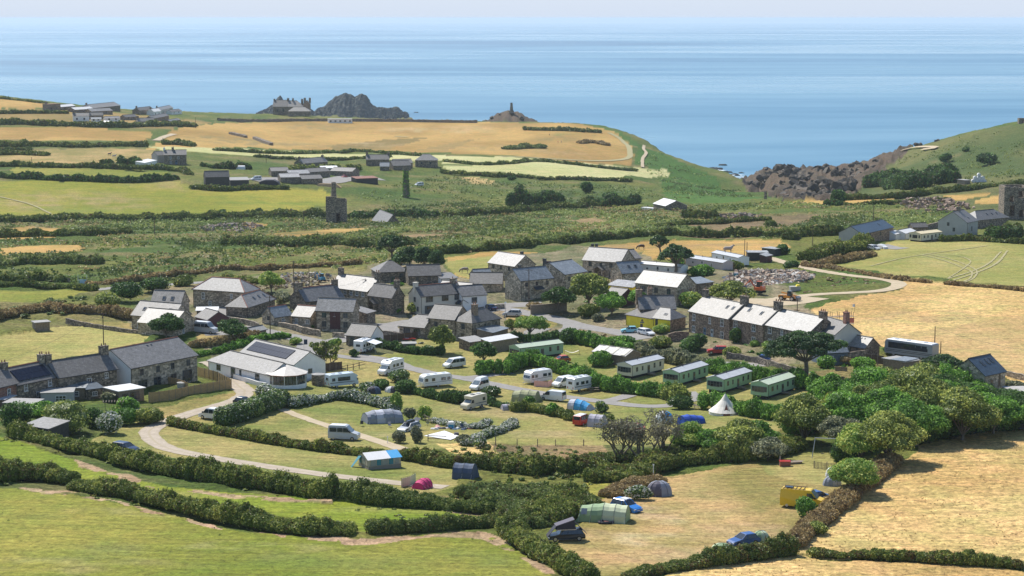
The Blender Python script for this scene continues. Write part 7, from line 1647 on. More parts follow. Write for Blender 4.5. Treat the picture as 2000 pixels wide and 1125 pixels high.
# trailer tent
o = empty('trailer_tent'); L, W = 5.4, 4.0
m = MB(); m.box(-L/2, L/2, -W/2, W/2, 0, .7); m.build('mud_wall', CL['mud'], o)
m = MB(); m.box(-L/2 + .03, L/2 - .03, -W/2 + .03, W/2 - .03, .7, 1.75); m.quad((-L/2 + .03, -W/2 + .03, 1.75), (-L/2 + .03, 0, 2.45), (-L/2 + .03, W/2 - .03, 1.75)); m.quad((L/2 - .03, -W/2 + .03, 1.75), (L/2 - .03, W/2 - .03, 1.75), (L/2 - .03, 0, 2.45)); m.build('side_wall', CL['tan'], o)
for x0, x1, c in ((-L/2 - .15, L*.18, 'white'), (L*.18, L/2 + .15, 'lblue')):
 m = MB(); m.quad((x0, -W/2 - .15, 1.72), (x1, -W/2 - .15, 1.72), (x1, 0, 2.5), (x0, 0, 2.5)); m.quad((x1, W/2 + .15, 1.72), (x0, W/2 + .15, 1.72), (x0, 0, 2.5), (x1, 0, 2.5)); m.build('roof', CL[c], o)
for x0, x1, c in ((-2.3,-1.5,'mesh'),(-1.3,-.6,'teal'),(-.5,.6,'mesh'),(.7,1.4,'teal'),(1.7,2.3,'mesh')): poly3('canvas_panel', [(x0, -W/2 - .0, .75), (x1, -W/2 - .0, .75), (x1, -W/2 - .0, 1.65), (x0, -W/2 - .0, 1.65)], CL[c], o, .03)
for y0, y1, c in ((-1.7,-.9,'tan'),(-.7,.6,'mesh'),(.8,1.6,'teal')): poly3('canvas_panel', [(-L/2 - .0, y1, .75), (-L/2 - .0, y0, .75), (-L/2 - .0, y0, 1.8), (-L/2 - .0, y1, 1.8)], CL[c], o, .03)
poly3('awning_flap', [(-L/2 - .1, 1.8, 1.7), (-L/2 - .1, .6, 1.9), (-L/2 - 1.6, 1.0, .1), (-L/2 - 1.5, 1.6, .1)], CL['teal'], o, .03)
put(o, 742,912, 26, 'cottage shaped trailer tent with a white and blue roof', 'trailer_tent', 'trailer tent')
put(tunnel(3.0, 3.2, 2.3, ['navy', 'navy'], (.1, .8), hoops=3, n=8), 908,934, -15, 'dark blue grey drive away awning with pale poles', 'awning', 'awning')
for c in [c for c in bpy.data.objects['awning'].children if c.name.startswith('hoop')]: c.data.materials[0] = CL['lgrey']
poly3('roof_panel', [(-1.45, -.9, 2.32), (1.45, -.9, 2.32), (1.45, .9, 2.32), (-1.45, .9, 2.32)], CL['lgrey'], bpy.data.objects['awning'], .05)
put(tunnel(2.3, 2.1, 1.4, ['magenta', 'magenta', 'magenta'], (.5, .2), hoops=4, hump=(.7, .95, 1, .9)), 825,953, 60, 'magenta tunnel tent beside the gravel track')
put(dome(3.0, 2.4, 1.35, ['navy', 'grey', 'black', 'navy']), 730,768, 20, 'small dark dome tent below the flowering bush')
put(dome(2.8, 2.2, 1.2, ['white', 'purple', 'white', 'purple']), 765,766, -10, 'small white and black dome tent')
put(tunnel(4.6, 3.4, 2.1, ['olive', 'olive', 'olive'], (.3, 1.2), hoops=4, hump=(.85, 1, 1, .95)), 1027,783, -18, 'olive green tunnel tent beside the white panel van')
put(tunnel(1.9, 1.7, 1.15, ['lilac', 'mud'], (.3, .3), hoops=3), 990,801, 15, 'tiny grey pod tent on the open lawn')
put(tunnel(4.0, 2.8, 1.95, ['lgrey', 'lblue', 'lblue'], (.2, 1.3), hoops=4, hump=(.9, 1, .9, .6)), 1133,800, -30, 'light blue and grey tunnel tent behind the red camper')
put(tunnel(2.6, 2.8, 2.1, ['lilac', 'lilac'], (.2, .7), hoops=3), 1166,832, -25, 'lilac grey awning attached to the red camper', 'awning', 'awning')
put(dome(3.4, 2.8, 2.0, ['white', 'lgrey', 'white', 'lblue']), 1297,824, 0, 'white and blue tent behind the bare trees')
put(tunnel(4.3, 2.6, 1.8, ['blue', 'blue', 'blue'], (.4, .4), hoops=4, hump=(.95, 1, .85, .7)), 1350,828, 30, 'royal blue tunnel tent on the upper lawn')
put(bell(6.0, 3.7), 1416,808, 0, 'cream bell tent with an open doorway', 'bell_tent')
put(bell(3.6, 2.8), 1549,825, 20, 'pale pointed tent mostly hidden by trees', 'bell_tent')
put(dome(3.9, 3.2, 2.1, ['lgrey', 'grey', 'purple', 'grey']), 1287,967, 10, 'dark grey dome tent with a pale top beside the flowering bush')
put(tunnel(6.2, 3.6, 2.35, ['green', 'green', 'lgreen', 'lgreen'], (1.0, .1), hoops=5, win=[(.1,.8)], hump=(.78, .9, 1, .97, .92)), 1181,1016, -14, 'long green and yellow tunnel tent beside the blue car')
put(dome(2.9, 2.3, 1.2, ['green', 'lgreen', 'green', 'green']), 1409,1079, 10, 'green tent left of the blue hatchback')
put(dome(2.3, 2.0, 1.3, ['lblue', 'green', 'green', 'lgreen']), 1486,1056, 0, 'small pale green tent right of the blue hatchback')
put(dome(2.8, 2.2, 1.4, ['lgrey', 'grey', 'grey', 'lgrey']), 1625,948, 0, 'grey dome tent under the bright green tree')
put(dome(2.2, 1.8, 1.4, ['white', 'lgreen', 'white', 'lgreen']), 1626,930, 0, 'pale tent behind the grey dome by the picket fence')
# roof tent on the black estate car
g = G(1104, 1054); est = bpy.data.objects['estate_car']
o = empty('roof_tent', est.location + Vector((0, 0, 1.5)), est.rotation_euler.z, 'black wedge shaped roof tent with propped side flaps', 'roof tent')
m = MB(); m.prism([(-1.2, 0), (1.3, 0), (1.25, .45), (-.95, 1.15)][::1], -.65, .65) ; m.build('tent_body', CL['black'], o)
m = MB(); m.prism([(1.4, .42), (1.4, .52), (-1.0, 1.28), (-1.0, 1.18)], -.72, .72); m.build('lid', CL['purple'], o)
m = MB(); m.box(-1.25, 1.35, -.7, .7, -.08, 0); m.build('base_board', MT['alu'], o)
poly3('side_flap', [(-1.0, -.6, .9), (-1.0, .6, .9), (-2.6, .6, -.7), (-2.6, -.6, -.7)], CL['black'], o, .05); poly3('side_flap', [(1.3, .6, .4), (1.3, -.6, .4), (2.4, -.6, -.9), (2.4, .6, -.9)], CL['black'], o, .05)
# ---------------------------------------------------------------- things on the pitches
def simple(name, px, py, rz, label, cat, parts, group=None, dz=0.0, loc=None):
 g = G(px, py) if loc is None else loc; r = empty(name, (g[0], g[1], g[2] + dz), math.radians(rz), label, cat, group)
 for pn, fn, mt in parts:
  m = MB(); fn(m); m.build(pn, mt if not isinstance(mt, str) else (CL.get(mt) or MT.get(mt) or PT.get(mt)), r)
 return r
simple('holdall', 882,850, 8, 'folded dark bag on a lilac mat on the groundsheet', 'bag', [('sheet', lambda m: m.box(-.6, .6, -.5, .5, .0, .05), 'lilac'), ('folded_bag', lambda m: m.box(.4, 1.3, -.2, .4, .06, .4, .1, .1), 'purple')])
A_, B_, C_, D_ = [G(*q, .09) for q in ((828,851),(868,841),(898,852),(880,859))]; V = [(A_.lerp(B_, i / 8)).lerp(D_.lerp(C_, i / 8), j / 8) for i in range(9) for j in range(9)]
V = np.array([(p.x, p.y, ghf(p.x, p.y) + dz) for dz in (.10, .06) for p in V]); F = [(i * 9 + j, i * 9 + j + 1, i * 9 + j + 10, i * 9 + j + 9) for i in range(8) for j in range(8)]; F += [tuple(81 + q for q in reversed(f)) for f in F]
tag(link_mesh('groundsheet', np_mesh('groundsheet', V, np.array(F)), mat=CL['white']), 'large white groundsheet spread on the grass', 'groundsheet')
def table(px, py, rz, label):
 simple('picnic_table', px, py, rz, label, 'picnic table', [('table_top', lambda m: m.box(-.9, .9, -.38, .38, .7, .76), 'timber'), ('bench', lambda m: m.box(-.9, .9, -.85, -.6, .42, .47), 'timber'), ('bench', lambda m: m.box(-.9, .9, .6, .85, .42, .47), 'timber'),
      ('leg', lambda m: (m.tube((-.7, -.75, 0), (-.7, .3, .72), .04, None, 4), m.tube((-.7, .75, 0), (-.7, -.3, .72), .04, None, 4)), 'timber'), ('leg', lambda m: (m.tube((.7, -.75, 0), (.7, .3, .72), .04, None, 4), m.tube((.7, .75, 0), (.7, -.3, .72), .04, None, 4)), 'timber')])
table(1364, 799, -10, 'wooden picnic table beside the clipped oval bush'); table(1160, 764, 10, 'folding table by the motorhome on the camp road')
def chair(px, py, rz, c, label):
 simple('camp_chair', px, py, rz, label, 'chair', [('seat', lambda m: m.box(-.27, .27, -.25, .25, .4, .45), c), ('backrest', lambda m: m.box(-.27, .27, .22, .28, .42, .95), c), ('leg', lambda m: (m.tube((-.25, -.25, 0), (.25, .25, .42), .015, None, 4), m.tube((.25, -.25, 0), (-.25, .25, .42), .015, None, 4)), 'alu')], 'folding camp chairs')
for a in [(762,835,40,'lilac','lilac camp chair in front of the large grey tent'), (706,832,200,'black','black camp chair left of the large grey tent'), (835,832,0,'olive','olive camp chair by the picnic blankets'), (1215,1018,20,'black','black camp chair at the mouth of the green tunnel tent'),
          (1208,1012,200,'purple','purple camp chair at the mouth of the green tunnel tent'), (902,838,0,'navy','navy camp chair by the flowered hedge'), (944,799,120,'navy','dark camp chair beside the beige camper'), (1172,762,30,'grey','grey camp chair by the motorhome table'), (717,690,30,'black','black chair under the white awning'), (722,687,200,'grey','grey chair under the white awning')]: chair(*a)
for i, (x, y, c, nm) in enumerate([(848,839,'white','crumpled white blanket on the grass'), (862,838,'purple','dark blanket on the grass'), (877,837,'lilac','lilac sleeping mat among the blankets'), (890,839,'white','white bedding airing on the grass'), (905,840,'navy','navy rucksack among the blankets'), (918,838,'redbrown','brown bag by the flowered hedge'), (855,835,'pink','pink blanket on the grass')]):
 simple('blanket' if i not in (4,5) else 'rucksack', x, y, 20 * i, nm, 'blanket' if i not in (4,5) else 'bag', [('bundle', lambda m: (m.box(-.7, .5, -.4, .5, 0, .25, .2, .15), m.box(-.1, .8, -.5, .2, 0, .35, .2, .15)), c)])
simple('play_tent', 881,838, 0, 'small white and blue beach shelter by the blankets', 'beach shelter', [('canopy', lambda m: m.box(-.6, .6, -.5, .5, .9, 1.3, .15, .1), 'white'), ('side_panel', lambda m: m.box(-.55, .55, .4, .45, 0, .9), 'lblue'), ('pole', lambda m: (m.tube((-.5, -.45, 0), (-.5, -.45, .95), .03), m.tube((.5, -.45, 0), (.5, -.45, .95), .03)), 'alu')])
simple('inflatable_boat', 1184,1022, 15, 'black and red rubber dinghy on the grass', 'dinghy', [('tube', lambda m: [m.tube((math.cos(2*PI*k/12)*1.0, math.sin(2*PI*k/12)*.55, .2), (math.cos(2*PI*(k+1)/12)*1.0, math.sin(2*PI*(k+1)/12)*.55, .2), .2, None, 6, False) for k in range(12)], 'black'), ('seat', lambda m: m.box(-.3, .3, -.4, .4, .25, .32), 'redbrown')])
def windbreak(pts, c, label, h=1.2):
 r = empty('windbreak', G(*pts[0]), 0, label, 'windbreak'); o0 = r.location
 for a, b in zip(pts[:-1], pts[1:]):
  A_, B_ = G(*a) - o0, G(*b) - o0; n = 4
  for i in range(n):
   p, q = A_.lerp(B_, i / n), A_.lerp(B_, (i + 1) / n); poly3('panel', [p, q, q + Vector((0, 0, h)), p + Vector((0, 0, h))], CL[c] if c in CL else MT[c], r, .02)
   m = MB(); m.tube(p, p + Vector((0, 0, h + .15)), .025, None, 5); m.build('post', MT['timber'], r)
windbreak([(1043,755),(1070,757),(1079,752)], 'pink', 'pink windbreak round the caravan door'); windbreak([(784,952),(800,948),(812,941)], 'lgreen', 'pale netting windbreak around the magenta tent', 1.3)
# larch fence, rail fences, walls
def fence(pts, h, label, board='fence', gap=.0, bw=.30, lean=0, name='fence', cat='fence', post='timber', step=1.8, rails=False, group=None):
 L_ = [G(*p) for p in pts]; o0 = L_[0]; r = empty(name, o0, 0, label, cat, group); cache = {}
 for a, b in zip(L_[:-1], L_[1:]):
  d = b - a; n = max(1, int(round(d.length / step)))
  for i in range(n):
   p, q = a.lerp(b, i / n), a.lerp(b, (i + 1) / n); p.z, q.z = ghf(p.x, p.y), ghf(q.x, q.y); rz = math.atan2(d.y, d.x); w = (q - p).length
   m = MB(); m.box(-.06, .06, -.06, .06, -.3, h + .08); m.build('post', mat(post), r, loc=p - o0, rz=rz)
   if rails:
    for z in (h * .45, h * .9): m = MB(); m.box(0, w, -.03, .03, z - .05, z + .05); m.build('rail', mat(board), r, loc=p - o0, rz=rz)
   elif board:
    nb = max(1, int(w / bw))
    for k in range(nb):
     x0 = .02 + k * (w - .02) / nb; key = (round((w - .02) / nb, 3), h)
     if key not in cache:
      mm = MB(); mm.box(.01, (w - .02) / nb - .012 - gap, -.055, -.03, 0, h); ob = mm.build('plank', mat(board), r); cache[key] = ob.data
     else: ob = link_mesh('plank', cache[key], r)
     ob.parent = r; ob.location = (p.lerp(q, x0 / w) - o0); ob.rotation_euler = (0, 0, rz)
 return r
fence([(291,787),(330,782),(380,772),(452,760)], 1.9, 'new larch board fence round the cottage garden beside the track'); fence([(452,760),(425,745),(400,738),(386,735)], 1.9, 'end of the larch fence by the bungalow drive')
fence([(322,752),(345,757),(368,765)], 1.8, 'larch fence dividing the two gardens')
fence([(668,726),(690,722),(713,716)], 1.2, 'brown post and rail fence beside the bungalow', 'pole', rails=True, post='pole', step=2.2); fence([(808,812),(830,822),(845,829)], 1.1, 'low rail fence behind the flowering hedge', 'timber', rails=True, step=2.2)
fence([(836,862),(872,864)], 1.1, 'wooden field gate by the white groundsheet', 'timber', rails=True, step=3.0, name='field_gate', cat='gate')
fence([(1590,915),(1640,920)], 1.1, 'picket fence of the play area', 'timber', gap=.12, bw=.22); fence([(1490,850),(1545,858)], .9, 'pale wooden rail at the edge of the thicket', 'timber', rails=True, step=3)
fence([(968,868),(1010,872),(1050,872),(1085,873),(1140,873),(1165,868)], 1.2, 'line of bare fence posts below the dry lawn', None, step=5.5)
fence([(613,736),(632,726),(668,722)], 1.7, 'dark board fence between bungalow and motorhome', 'pole', bw=.3); fence([(1690,708),(1726,712)], 1.8, 'brown board fence below the coach', 'pole'); fence([(1632,728),(1655,730)], 1.3, 'wooden gate between the clipped hedges', 'timber')
fence([(748,668),(790,664),(815,660)], 1.5, 'dark garden fence behind the kayaks', 'pole', bw=.4)
def stonewall(pts, h, w, label, m='granite', name='stone_wall'):
 L_ = px_line(pts, 1.6); V, F = [], []
 for i, p in enumerate(L_):
  t = L_[min(i + 1, len(L_) - 1)] - L_[max(0, i - 1)]; t = t / (np.linalg.norm(t) + 1e-9); n = np.array([t[1], -t[0]]); z = ghf(*p); hh = h * random.uniform(.85, 1.1)
  for s, zz in ((-1, -.5), (-.85, hh), (.85, hh), (1, -.5)): q = p + n * s * w / 2; V.append((q[0], q[1], z + zz))
 for i in range(len(L_) - 1):
  a, b = i * 4, i * 4 + 4
  for k in range(3): F.append((a + k, b + k, b + k + 1, a + k + 1))
 F += [(0, 1, 2, 3), (len(V) - 1, len(V) - 2, len(V) - 3, len(V) - 4)]
 o = link_mesh(name, np_mesh(name, np.array(V), np.array(F)), mat=mat(m)); return tag(o, label, 'stone wall')
for a in [([(440,628),(470,632),(505,640)],1.2,.6,'stone garden wall beside the hipped barn','granite'), ([(545,640),(590,648),(625,656)],1.3,.7,'mossy garden wall in front of the low cottage','granite'), ([(650,658),(672,660)],1.3,.6,'short wall by the white roofed house','granite'),
          ([(1305,668),(1345,664)],2.0,.5,'brown wall beside the yellow cottage','brownst'), ([(1420,700),(1480,710),(1520,722),(1570,735)],1.4,.5,'garden wall in front of the terrace','granited'), ([(1655,706),(1690,702)],1.8,.5,'old wall beside the blue boarded hut','granited'),
          ([(130,628),(175,638),(250,650),(300,655)],.9,.6,'low stone wall between the small paddock and the field','granited'), ([(130,610),(200,612),(257,620)],1.4,.7,'brown stone wall behind the small paddock','granited'), ([(425,236.5),(600,237),(780,238),(932,240)],2.4,1.5,'long dark wall along the top of the golf course','granited'),
          ([(740,655),(785,660)],1.2,.4,'dark wall beside the low glazed wing','granited'), ([(380,219),(500,221),(620,223),(740,226),(780,229)],2.4,2,'dark clifftop wall beyond the golf course','granited'), ([(1960,735),(2005,745)],1.2,.6,'rough stone wall at the right edge','granite'), ([(950,606),(985,602)],1.3,.5,'stone wall along the lane corner','granite2'),
          ([(125,552),(135,553)],1.4,.8,'end of the wall by the road sign','granited'), ([(450,262),(480,269)],1.8,3,'first short turf bank on the golf course','dryst'), ([(497,272),(530,284)],2.0,3,'second short turf bank on the golf course','dryst')]:
 stonewall(a[0], a[1], a[2], a[3], 'granited' if a[4] == 'dryst' else a[4])
# bungalow conservatory
g = G(556, 760); o = empty('conservatory', g, 0, 'ten sided white roofed conservatory on the bungalow', 'conservatory'); n = 10; R1 = 4.0
def ngon(m, r0, z0, r1, z1):
 for k in range(n):
  a, b = 2*PI*(k+.5)/n, 2*PI*(k+1.5)/n; m.quad((r0*math.cos(a), r0*math.sin(a), z0), (r0*math.cos(b), r0*math.sin(b), z0), (r1*math.cos(b), r1*math.sin(b), z1), (r1*math.cos(a), r1*math.sin(a), z1))
o.location.y += R1 * .9
m = MB(); ngon(m, R1, -.8, R1, .75); m.build('base_wall', MT['white'], o)
for k in range(n):
 a, b = 2*PI*(k+.5)/n, 2*PI*(k+1.5)/n; A_ = Vector((R1*.985*math.cos(a), R1*.985*math.sin(a), .75)); B_ = Vector((R1*.985*math.cos(b), R1*.985*math.sin(b), .75))
 for t in (0, 1, 2): p, q = A_.lerp(B_, t/3 + .02), A_.lerp(B_, (t+1)/3 - .02); poly3('window_pane', [p, q, q + Vector((0, 0, 1.75)), p + Vector((0, 0, 1.75))], GLASS, o, .02)
 m = MB(); m.tube(A_, A_ + Vector((0, 0, 1.9)), .07, None, 5); m.build('post', MT['frame'], o)
m = MB(); ngon(m, R1 + .2, 2.5, R1 + .2, 2.68); m.build('fascia', MT['ridge'], o); m = MB(); ngon(m, R1 + .25, 2.66, .1, 4.2); m.build('roof', plain('cream roof sheet', (.70,.64,.56), .6), o)
stonewall([(450,737),(475,745),(505,754),(520,757)], .9, .3, 'low stepped white wall of the bungalow garden', 'white', 'garden_wall')
# ---------------------------------------------------------------- poles, lamps, signs
def pole(px, top, py, label, arm=False, r=.13, group='telegraph poles', name='telegraph_pole', m='pole', cat='telegraph pole'):
 g = G(px, py); s = FOC / math.hypot(g.y, CAMZ - g.z); h = (py - top) / s * 1.02
 o = empty(name, g, 0, label, cat, group); q = MB(); q.tube((0, 0, -.5), (0, 0, h), r, r * .7, 8); q.build('post', MT[m], o)
 if arm: q = MB(); q.box(-.9, .9, -.05, .05, h - .35, h - .25); q.build('crossarm', MT[m], o); q = MB(); q.box(-.12, .12, -.2, -.08, h - 1.2, h - .8); q.build('junction_box', MT['gutter'], o)
 return g + Vector((0, 0, h))
PTOP = {}
for k, px, t, b, lb in [('a',203,611,692,'pole behind the cottage row'),('b',574,510,578,'left of two poles behind the old cottages'),('c',604,520,566,'right of two poles behind the old cottages'),('d',714,545,598,'pole beside the porch cottage'),('e',528,579,664,'tall pole in front of the low cottage'),
 ('f',1033,526,600,'pole in front of the blue slated house'),('g',892,570,602,'short pole before the cream house'),('h',1337,500,534,'pole beside the leaning pine'),('i',1454,468,516,'left of the paired poles by the pale homes'),('j',1458.5,473,514,'right of the paired poles by the pale homes'),
 ('k',1433,512,558,'pole in front of the rubble heap'),('l',1587,437,484,'pole on the scrub bank'),('m',1557,584,610,'pole behind the terrace'),('n',1706,401,433,'pole behind the blue roofed house'),('o',1825,638,692,'tall pole at the end of the coach'),('p',1837,667,695,'short pole beside the tall pole'),
 ('q',302,425,462,'thin pole in the rough ground'),('r',382,229,250,'pole behind the hamlet'),('s',593,412,437,'pole left of the engine house'),('t',771,402,426,'thin pole in the valley'),('u',363,202,218,'pole on the skyline of the hamlet'),('v',520,302,318,'pole by the farm track'),('w',62,307,318,'small pole in the tan field')]:
 PTOP[k] = pole(px, t, b, 'dark wooden ' + lb, arm=k in 'abdef', r=.12 if b > 480 else .16)
def wire(a, b, sag=.6, label='sagging black wire'):
 a, b = Vector(a), Vector(b); m = MB(); n = 10; P = [a.lerp(b, i / n) - Vector((0, 0, sag * 4 * (i / n) * (1 - i / n))) for i in range(n + 1)]
 for p, q in zip(P[:-1], P[1:]): m.tube(p, q, .022, None, 3, False)
 o = m.build('overhead_wire', MT['gutter']); tag(o, label, 'wire')
wire(PTOP['a'], G(-120, 738, 6), 2.0, 'overhead wire running left from the pole behind the cottages'); wire(PTOP['b'], PTOP['c'], .3, 'wire between the two poles behind the old cottages'); wire(PTOP['d'], G(642, 560, 5), .5, 'wire from the pole to the white windowed house'); wire(PTOP['o'], G(2080, 690, 6), 1.2, 'overhead wire running right from the coach pole'); wire(PTOP['f'], G(1075, 540, 5), .3, 'wire to the blue slated house')
g = G(987, 637); o = empty('street_lamp', g, 0, 'slim grey street lamp by the village green', 'street lamp'); m = MB(); m.tube((0, 0, 0), (0, 0, 5.6), .07, .05, 8); m.build('post', MT['alu'], o); m = MB(); m.box(-.2, .3, -.12, .12, 5.55, 5.75, .05, .03); m.build('lamp_head', LAMP, o)
g = G(594, 700); o = empty('banner_pole', g, 0, 'dark banner on a thin pole above the bungalow', 'banner'); m = MB(); m.tube((0, 0, 0), (0, 0, 4.2), .04, .03, 6); m.build('pole', MT['alu'], o); m = MB(); m.box(.02, .75, -.02, .02, 3.0, 4.1); m.build('flag', PT['navy'], o)
g = G(1254, 650); o = empty('finger_post', g, 0, 'dark signpost in front of the yellow cottage', 'signpost'); m = MB(); m.tube((0, 0, 0), (0, 0, 3.0), .07, .06, 6); m.build('post', MT['pole'], o); m = MB(); m.box(-.45, .45, -.05, .05, 2.3, 2.6); m.build('sign_board', MT['dframe'], o); m = MB(); m.tube((0, -.04, 2.9), (0, .04, 2.9), .25, None, 10); m.build('finial', MT['pole'], o)
g = G(160, 556); o = empty('sign_board', g, 0, 'blue and white roadside board between two posts', 'sign');
for x in (-1.0, 1.4): m = MB(); m.tube((x, 0, 0), (x, 0, 2.9 if x < 0 else 2.6), .07, None, 6); m.build('post', MT['frame'], o)
m = MB(); m.box(-.6, 1.2, -.05, .02, .3, 1.4); m.build('board', plain('sky blue board', (.30,.52,.72), .5), o)
for i, z in enumerate((.55, .85, 1.12)): m = MB(); m.box(-.45, 1.0 - .2 * i, -.062, -.052, z, z + .1); m.build('lettering', MT['frame'], o)
def stub(px, py, h, label, m='frame', r=.05): g = G(px, py); o = empty('marker_post', g, 0, label, 'post'); q = MB(); q.tube((0, 0, 0), (0, 0, h), r, None, 6); q.build('post', MT[m], o); q = MB(); q.box(-.12, .12, -.03, .03, h - .2, h); q.build('cap', MT[m], o)
for a in [(424,846,.9,'white electric post in front of the bramble hedge'), (757,866,1.2,'water tap post on the sandy path'), (1276,940,2.6,'thin pole with a white top by the tall hedge'), (1459,796,1.0,'white hook up post below the mobile homes'), (1509,820,1.0,'white hook up post behind the bell tent'), (574,782,1.0,'post at the gap in the flowering hedge')]: stub(*a)
# play area, bins, boats, sheds and clutter
g = G(1618, 893); o = empty('swing_frame', g, math.radians(-12), 'tall grey swing frame beside the wood', 'swing');
m = MB(); m.tube((-2.2, 0, 3.0), (2.2, 0, 3.0), .08); m.build('top_bar', MT['alu'], o)
for x in (-2.1, 2.1):
 for y in (-1, 1): m = MB(); m.tube((x + (.4 if x > 0 else -.4), y, -.1), (x, 0, 3.0), .06); m.build('leg', MT['alu'], o)
for x in (-.9, .9):
 m = MB(); m.tube((x - .2, 0, 2.95), (x - .2, 0, .55), .015, None, 4); m.tube((x + .2, 0, 2.95), (x + .2, 0, .55), .015, None, 4); m.build('swing_chain', MT['gutter'], o); m = MB(); m.box(x - .25, x + .25, -.12, .12, .5, .56); m.build('seat', TYRE, o)
simple('play_box', 1533,911, 0, 'red box shaped toy store on the tent field', 'storage box', [('box', lambda m: m.box(-.8, .8, -.5, .5, 0, .8), 'redbrown'), ('lid', lambda m: m.box(-.85, .85, -.55, .55, .8, .9), 'red'), ('flag_post', lambda m: m.tube((-.7, .4, .9), (-.7, .4, 1.5), .04), 'white')])
simple('rowing_boat', 1552,906, 15, 'old wooden boat beside the red box', 'boat', [('hull', lambda m: (m.box(-1.2, .9, -.5, .5, 0, .4, -.15, -.12), m.quad((.9, -.6, .4), (1.6, 0, .45), (.9, .6, .4), (.9, 0, 0))), 'timber'), ('bench', lambda m: m.box(-.2, .1, -.55, .55, .3, .35), 'fence')])
for i, (x, y, c, nm) in enumerate([(758,674,'red','first red and white kayak on the grass'), (768,676,'white','white kayak on the grass behind the motorhome'), (778,675,'red','second red and white kayak on the grass'), (795,664,'red','red canoe on the rack by the fence'), (788,678,'white','last white kayak by the garden shed')]):
 simple('kayak', x, y, -8 + i * 5, nm, 'kayak', [('hull', lambda m: m.prism([(-2.0, .3), (-1.4, .08), (1.4, .08), (2.0, .3), (1.4, .4), (-1.4, .4)], -.3, .3), c), ('cockpit', lambda m: m.box(-.4, .4, -.2, .2, .4, .44), 'white' if c == 'red' else 'red')], 'kayaks stored behind the motorhome')
simple('cold_frame', 258,806, 15, 'glass topped cold frame in the cottage garden', 'cold frame', [('box', lambda m: m.box(-1.6, 1.6, -.7, .7, 0, .5), 'timber'), ('glass_lid', lambda m: m.box(-1.5, 1.5, -.65, .65, .5, .55), GLL)])
simple('water_tank', 355,762, 0, 'round grey water tank in the fenced garden', 'water tank', [('tank', lambda m: m.tube((0, 0, 0), (0, 0, 1.4), .9, None, 14), 'concrete'), ('lid', lambda m: m.tube((0, 0, 1.4), (0, 0, 1.5), .95, None, 14), 'felt')])
simple('round_tank', 622,752, 0, 'dark round tank beside the pale blue motorhome', 'water tank', [('tank', lambda m: m.tube((0, 0, 0), (0, 0, 2.2), 1.35, None, 16), 'granited'), ('lid', lambda m: m.tube((0, 0, 2.2), (0, 0, 2.4), 1.4, .3, 16), 'felt')])
for i, (x, c) in enumerate([(247,'white'), (257,'bluewhite'), (266,'white')]): simple('garden_bin', x, 782, 0, ['left white lidded garden bin','middle pale blue garden bin','right white lidded garden bin'][i], 'bin', [('bin_body', lambda m: m.box(-.3, .3, -.3, .3, 0, .8, -.04, -.04), c), ('lid', lambda m: m.box(-.36, .36, -.36, .36, .8, .9), 'white')], 'bins in the cottage garden')
simple('parasol', 258,780, 0, 'closed blue parasol behind the garden bins', 'parasol', [('pole', lambda m: m.tube((0, 0, 0), (0, 0, 2.0), .03), 'alu'), ('canopy', lambda m: m.tube((0, 0, 1.0), (0, 0, 2.0), 1.2, .05, 8), 'blue2')])
simple('pergola', 222,806, 10, 'grey wooden pergola in the cottage garden', 'pergola', [('post', lambda m: m.box(-1.5, -1.4, -.5, -.4, 0, 2), 'timber'), ('post', lambda m: m.box(1.4, 1.5, -.5, -.4, 0, 2), 'timber')] + [('beam', (lambda k: lambda m: m.box(-1.8 + k * .5, -1.72 + k * .5, -.9, .9, 2.0, 2.12))(k), 'timber') for k in range(8)])
simple('bench', 1603,620, 0, 'unused', 'bench', []) if False else None
simple('hammock', 1117,692, 0, 'white hammock by the tall dark hedge', 'hammock', [('cloth', lambda m: [m.quad((-1.5 + k * .5, -.3, .9 - .5 * math.sin(PI * k / 6)), (-1 + k * .5, -.3, .9 - .5 * math.sin(PI * (k + 1) / 6)), (-1 + k * .5, .3, .9 - .5 * math.sin(PI * (k + 1) / 6)), (-1.5 + k * .5, .3, .9 - .5 * math.sin(PI * k / 6))) for k in range(6)], 'canvas'), ('stand', lambda m: (m.tube((-1.7, 0, 0), (-1.5, 0, .95), .04), m.tube((1.7, 0, 0), (1.5, 0, .95), .04)), 'timber')])
# scaffold at the terrace end
o = empty('scaffold', G(1650, 668), math.radians(10), 'scaffolding with red netting behind the terrace', 'scaffold')
for i in range(4):
 for j in range(2): m = MB(); m.tube((i * 1.6 - 3, j * 1.3, 0), (i * 1.6 - 3, j * 1.3, 6.6), .05, None, 5); m.build('upright', MT['pole'], o)
for z in (2.0, 4.0, 5.6):
 for j in range(2): m = MB(); m.tube((-3.3, j * 1.3, z), (2.1, j * 1.3, z), .045, None, 5); m.build('ledger', MT['alu'], o)
 for k in range(4): m = MB(); m.box(-3.2, 2.0, k * .32, k * .32 + .28, z - .05, z); m.build('board', MT['fence'], o)
m = MB(); m.box(-.5, 2.0, -.06, -.03, 4.2, 5.3); m.build('netting', cloth('faded red netting', (.55,.16,.12)), o); m = MB(); m.tube((2.1, 0, 6.5), (2.1, 0, 8.4), .04, None, 5); m.build('mast', MT['pole'], o); m = MB(); m.box(1.6, 2.1, -.02, .02, 7.7, 8.3); m.build('flag', PT['white'], o)
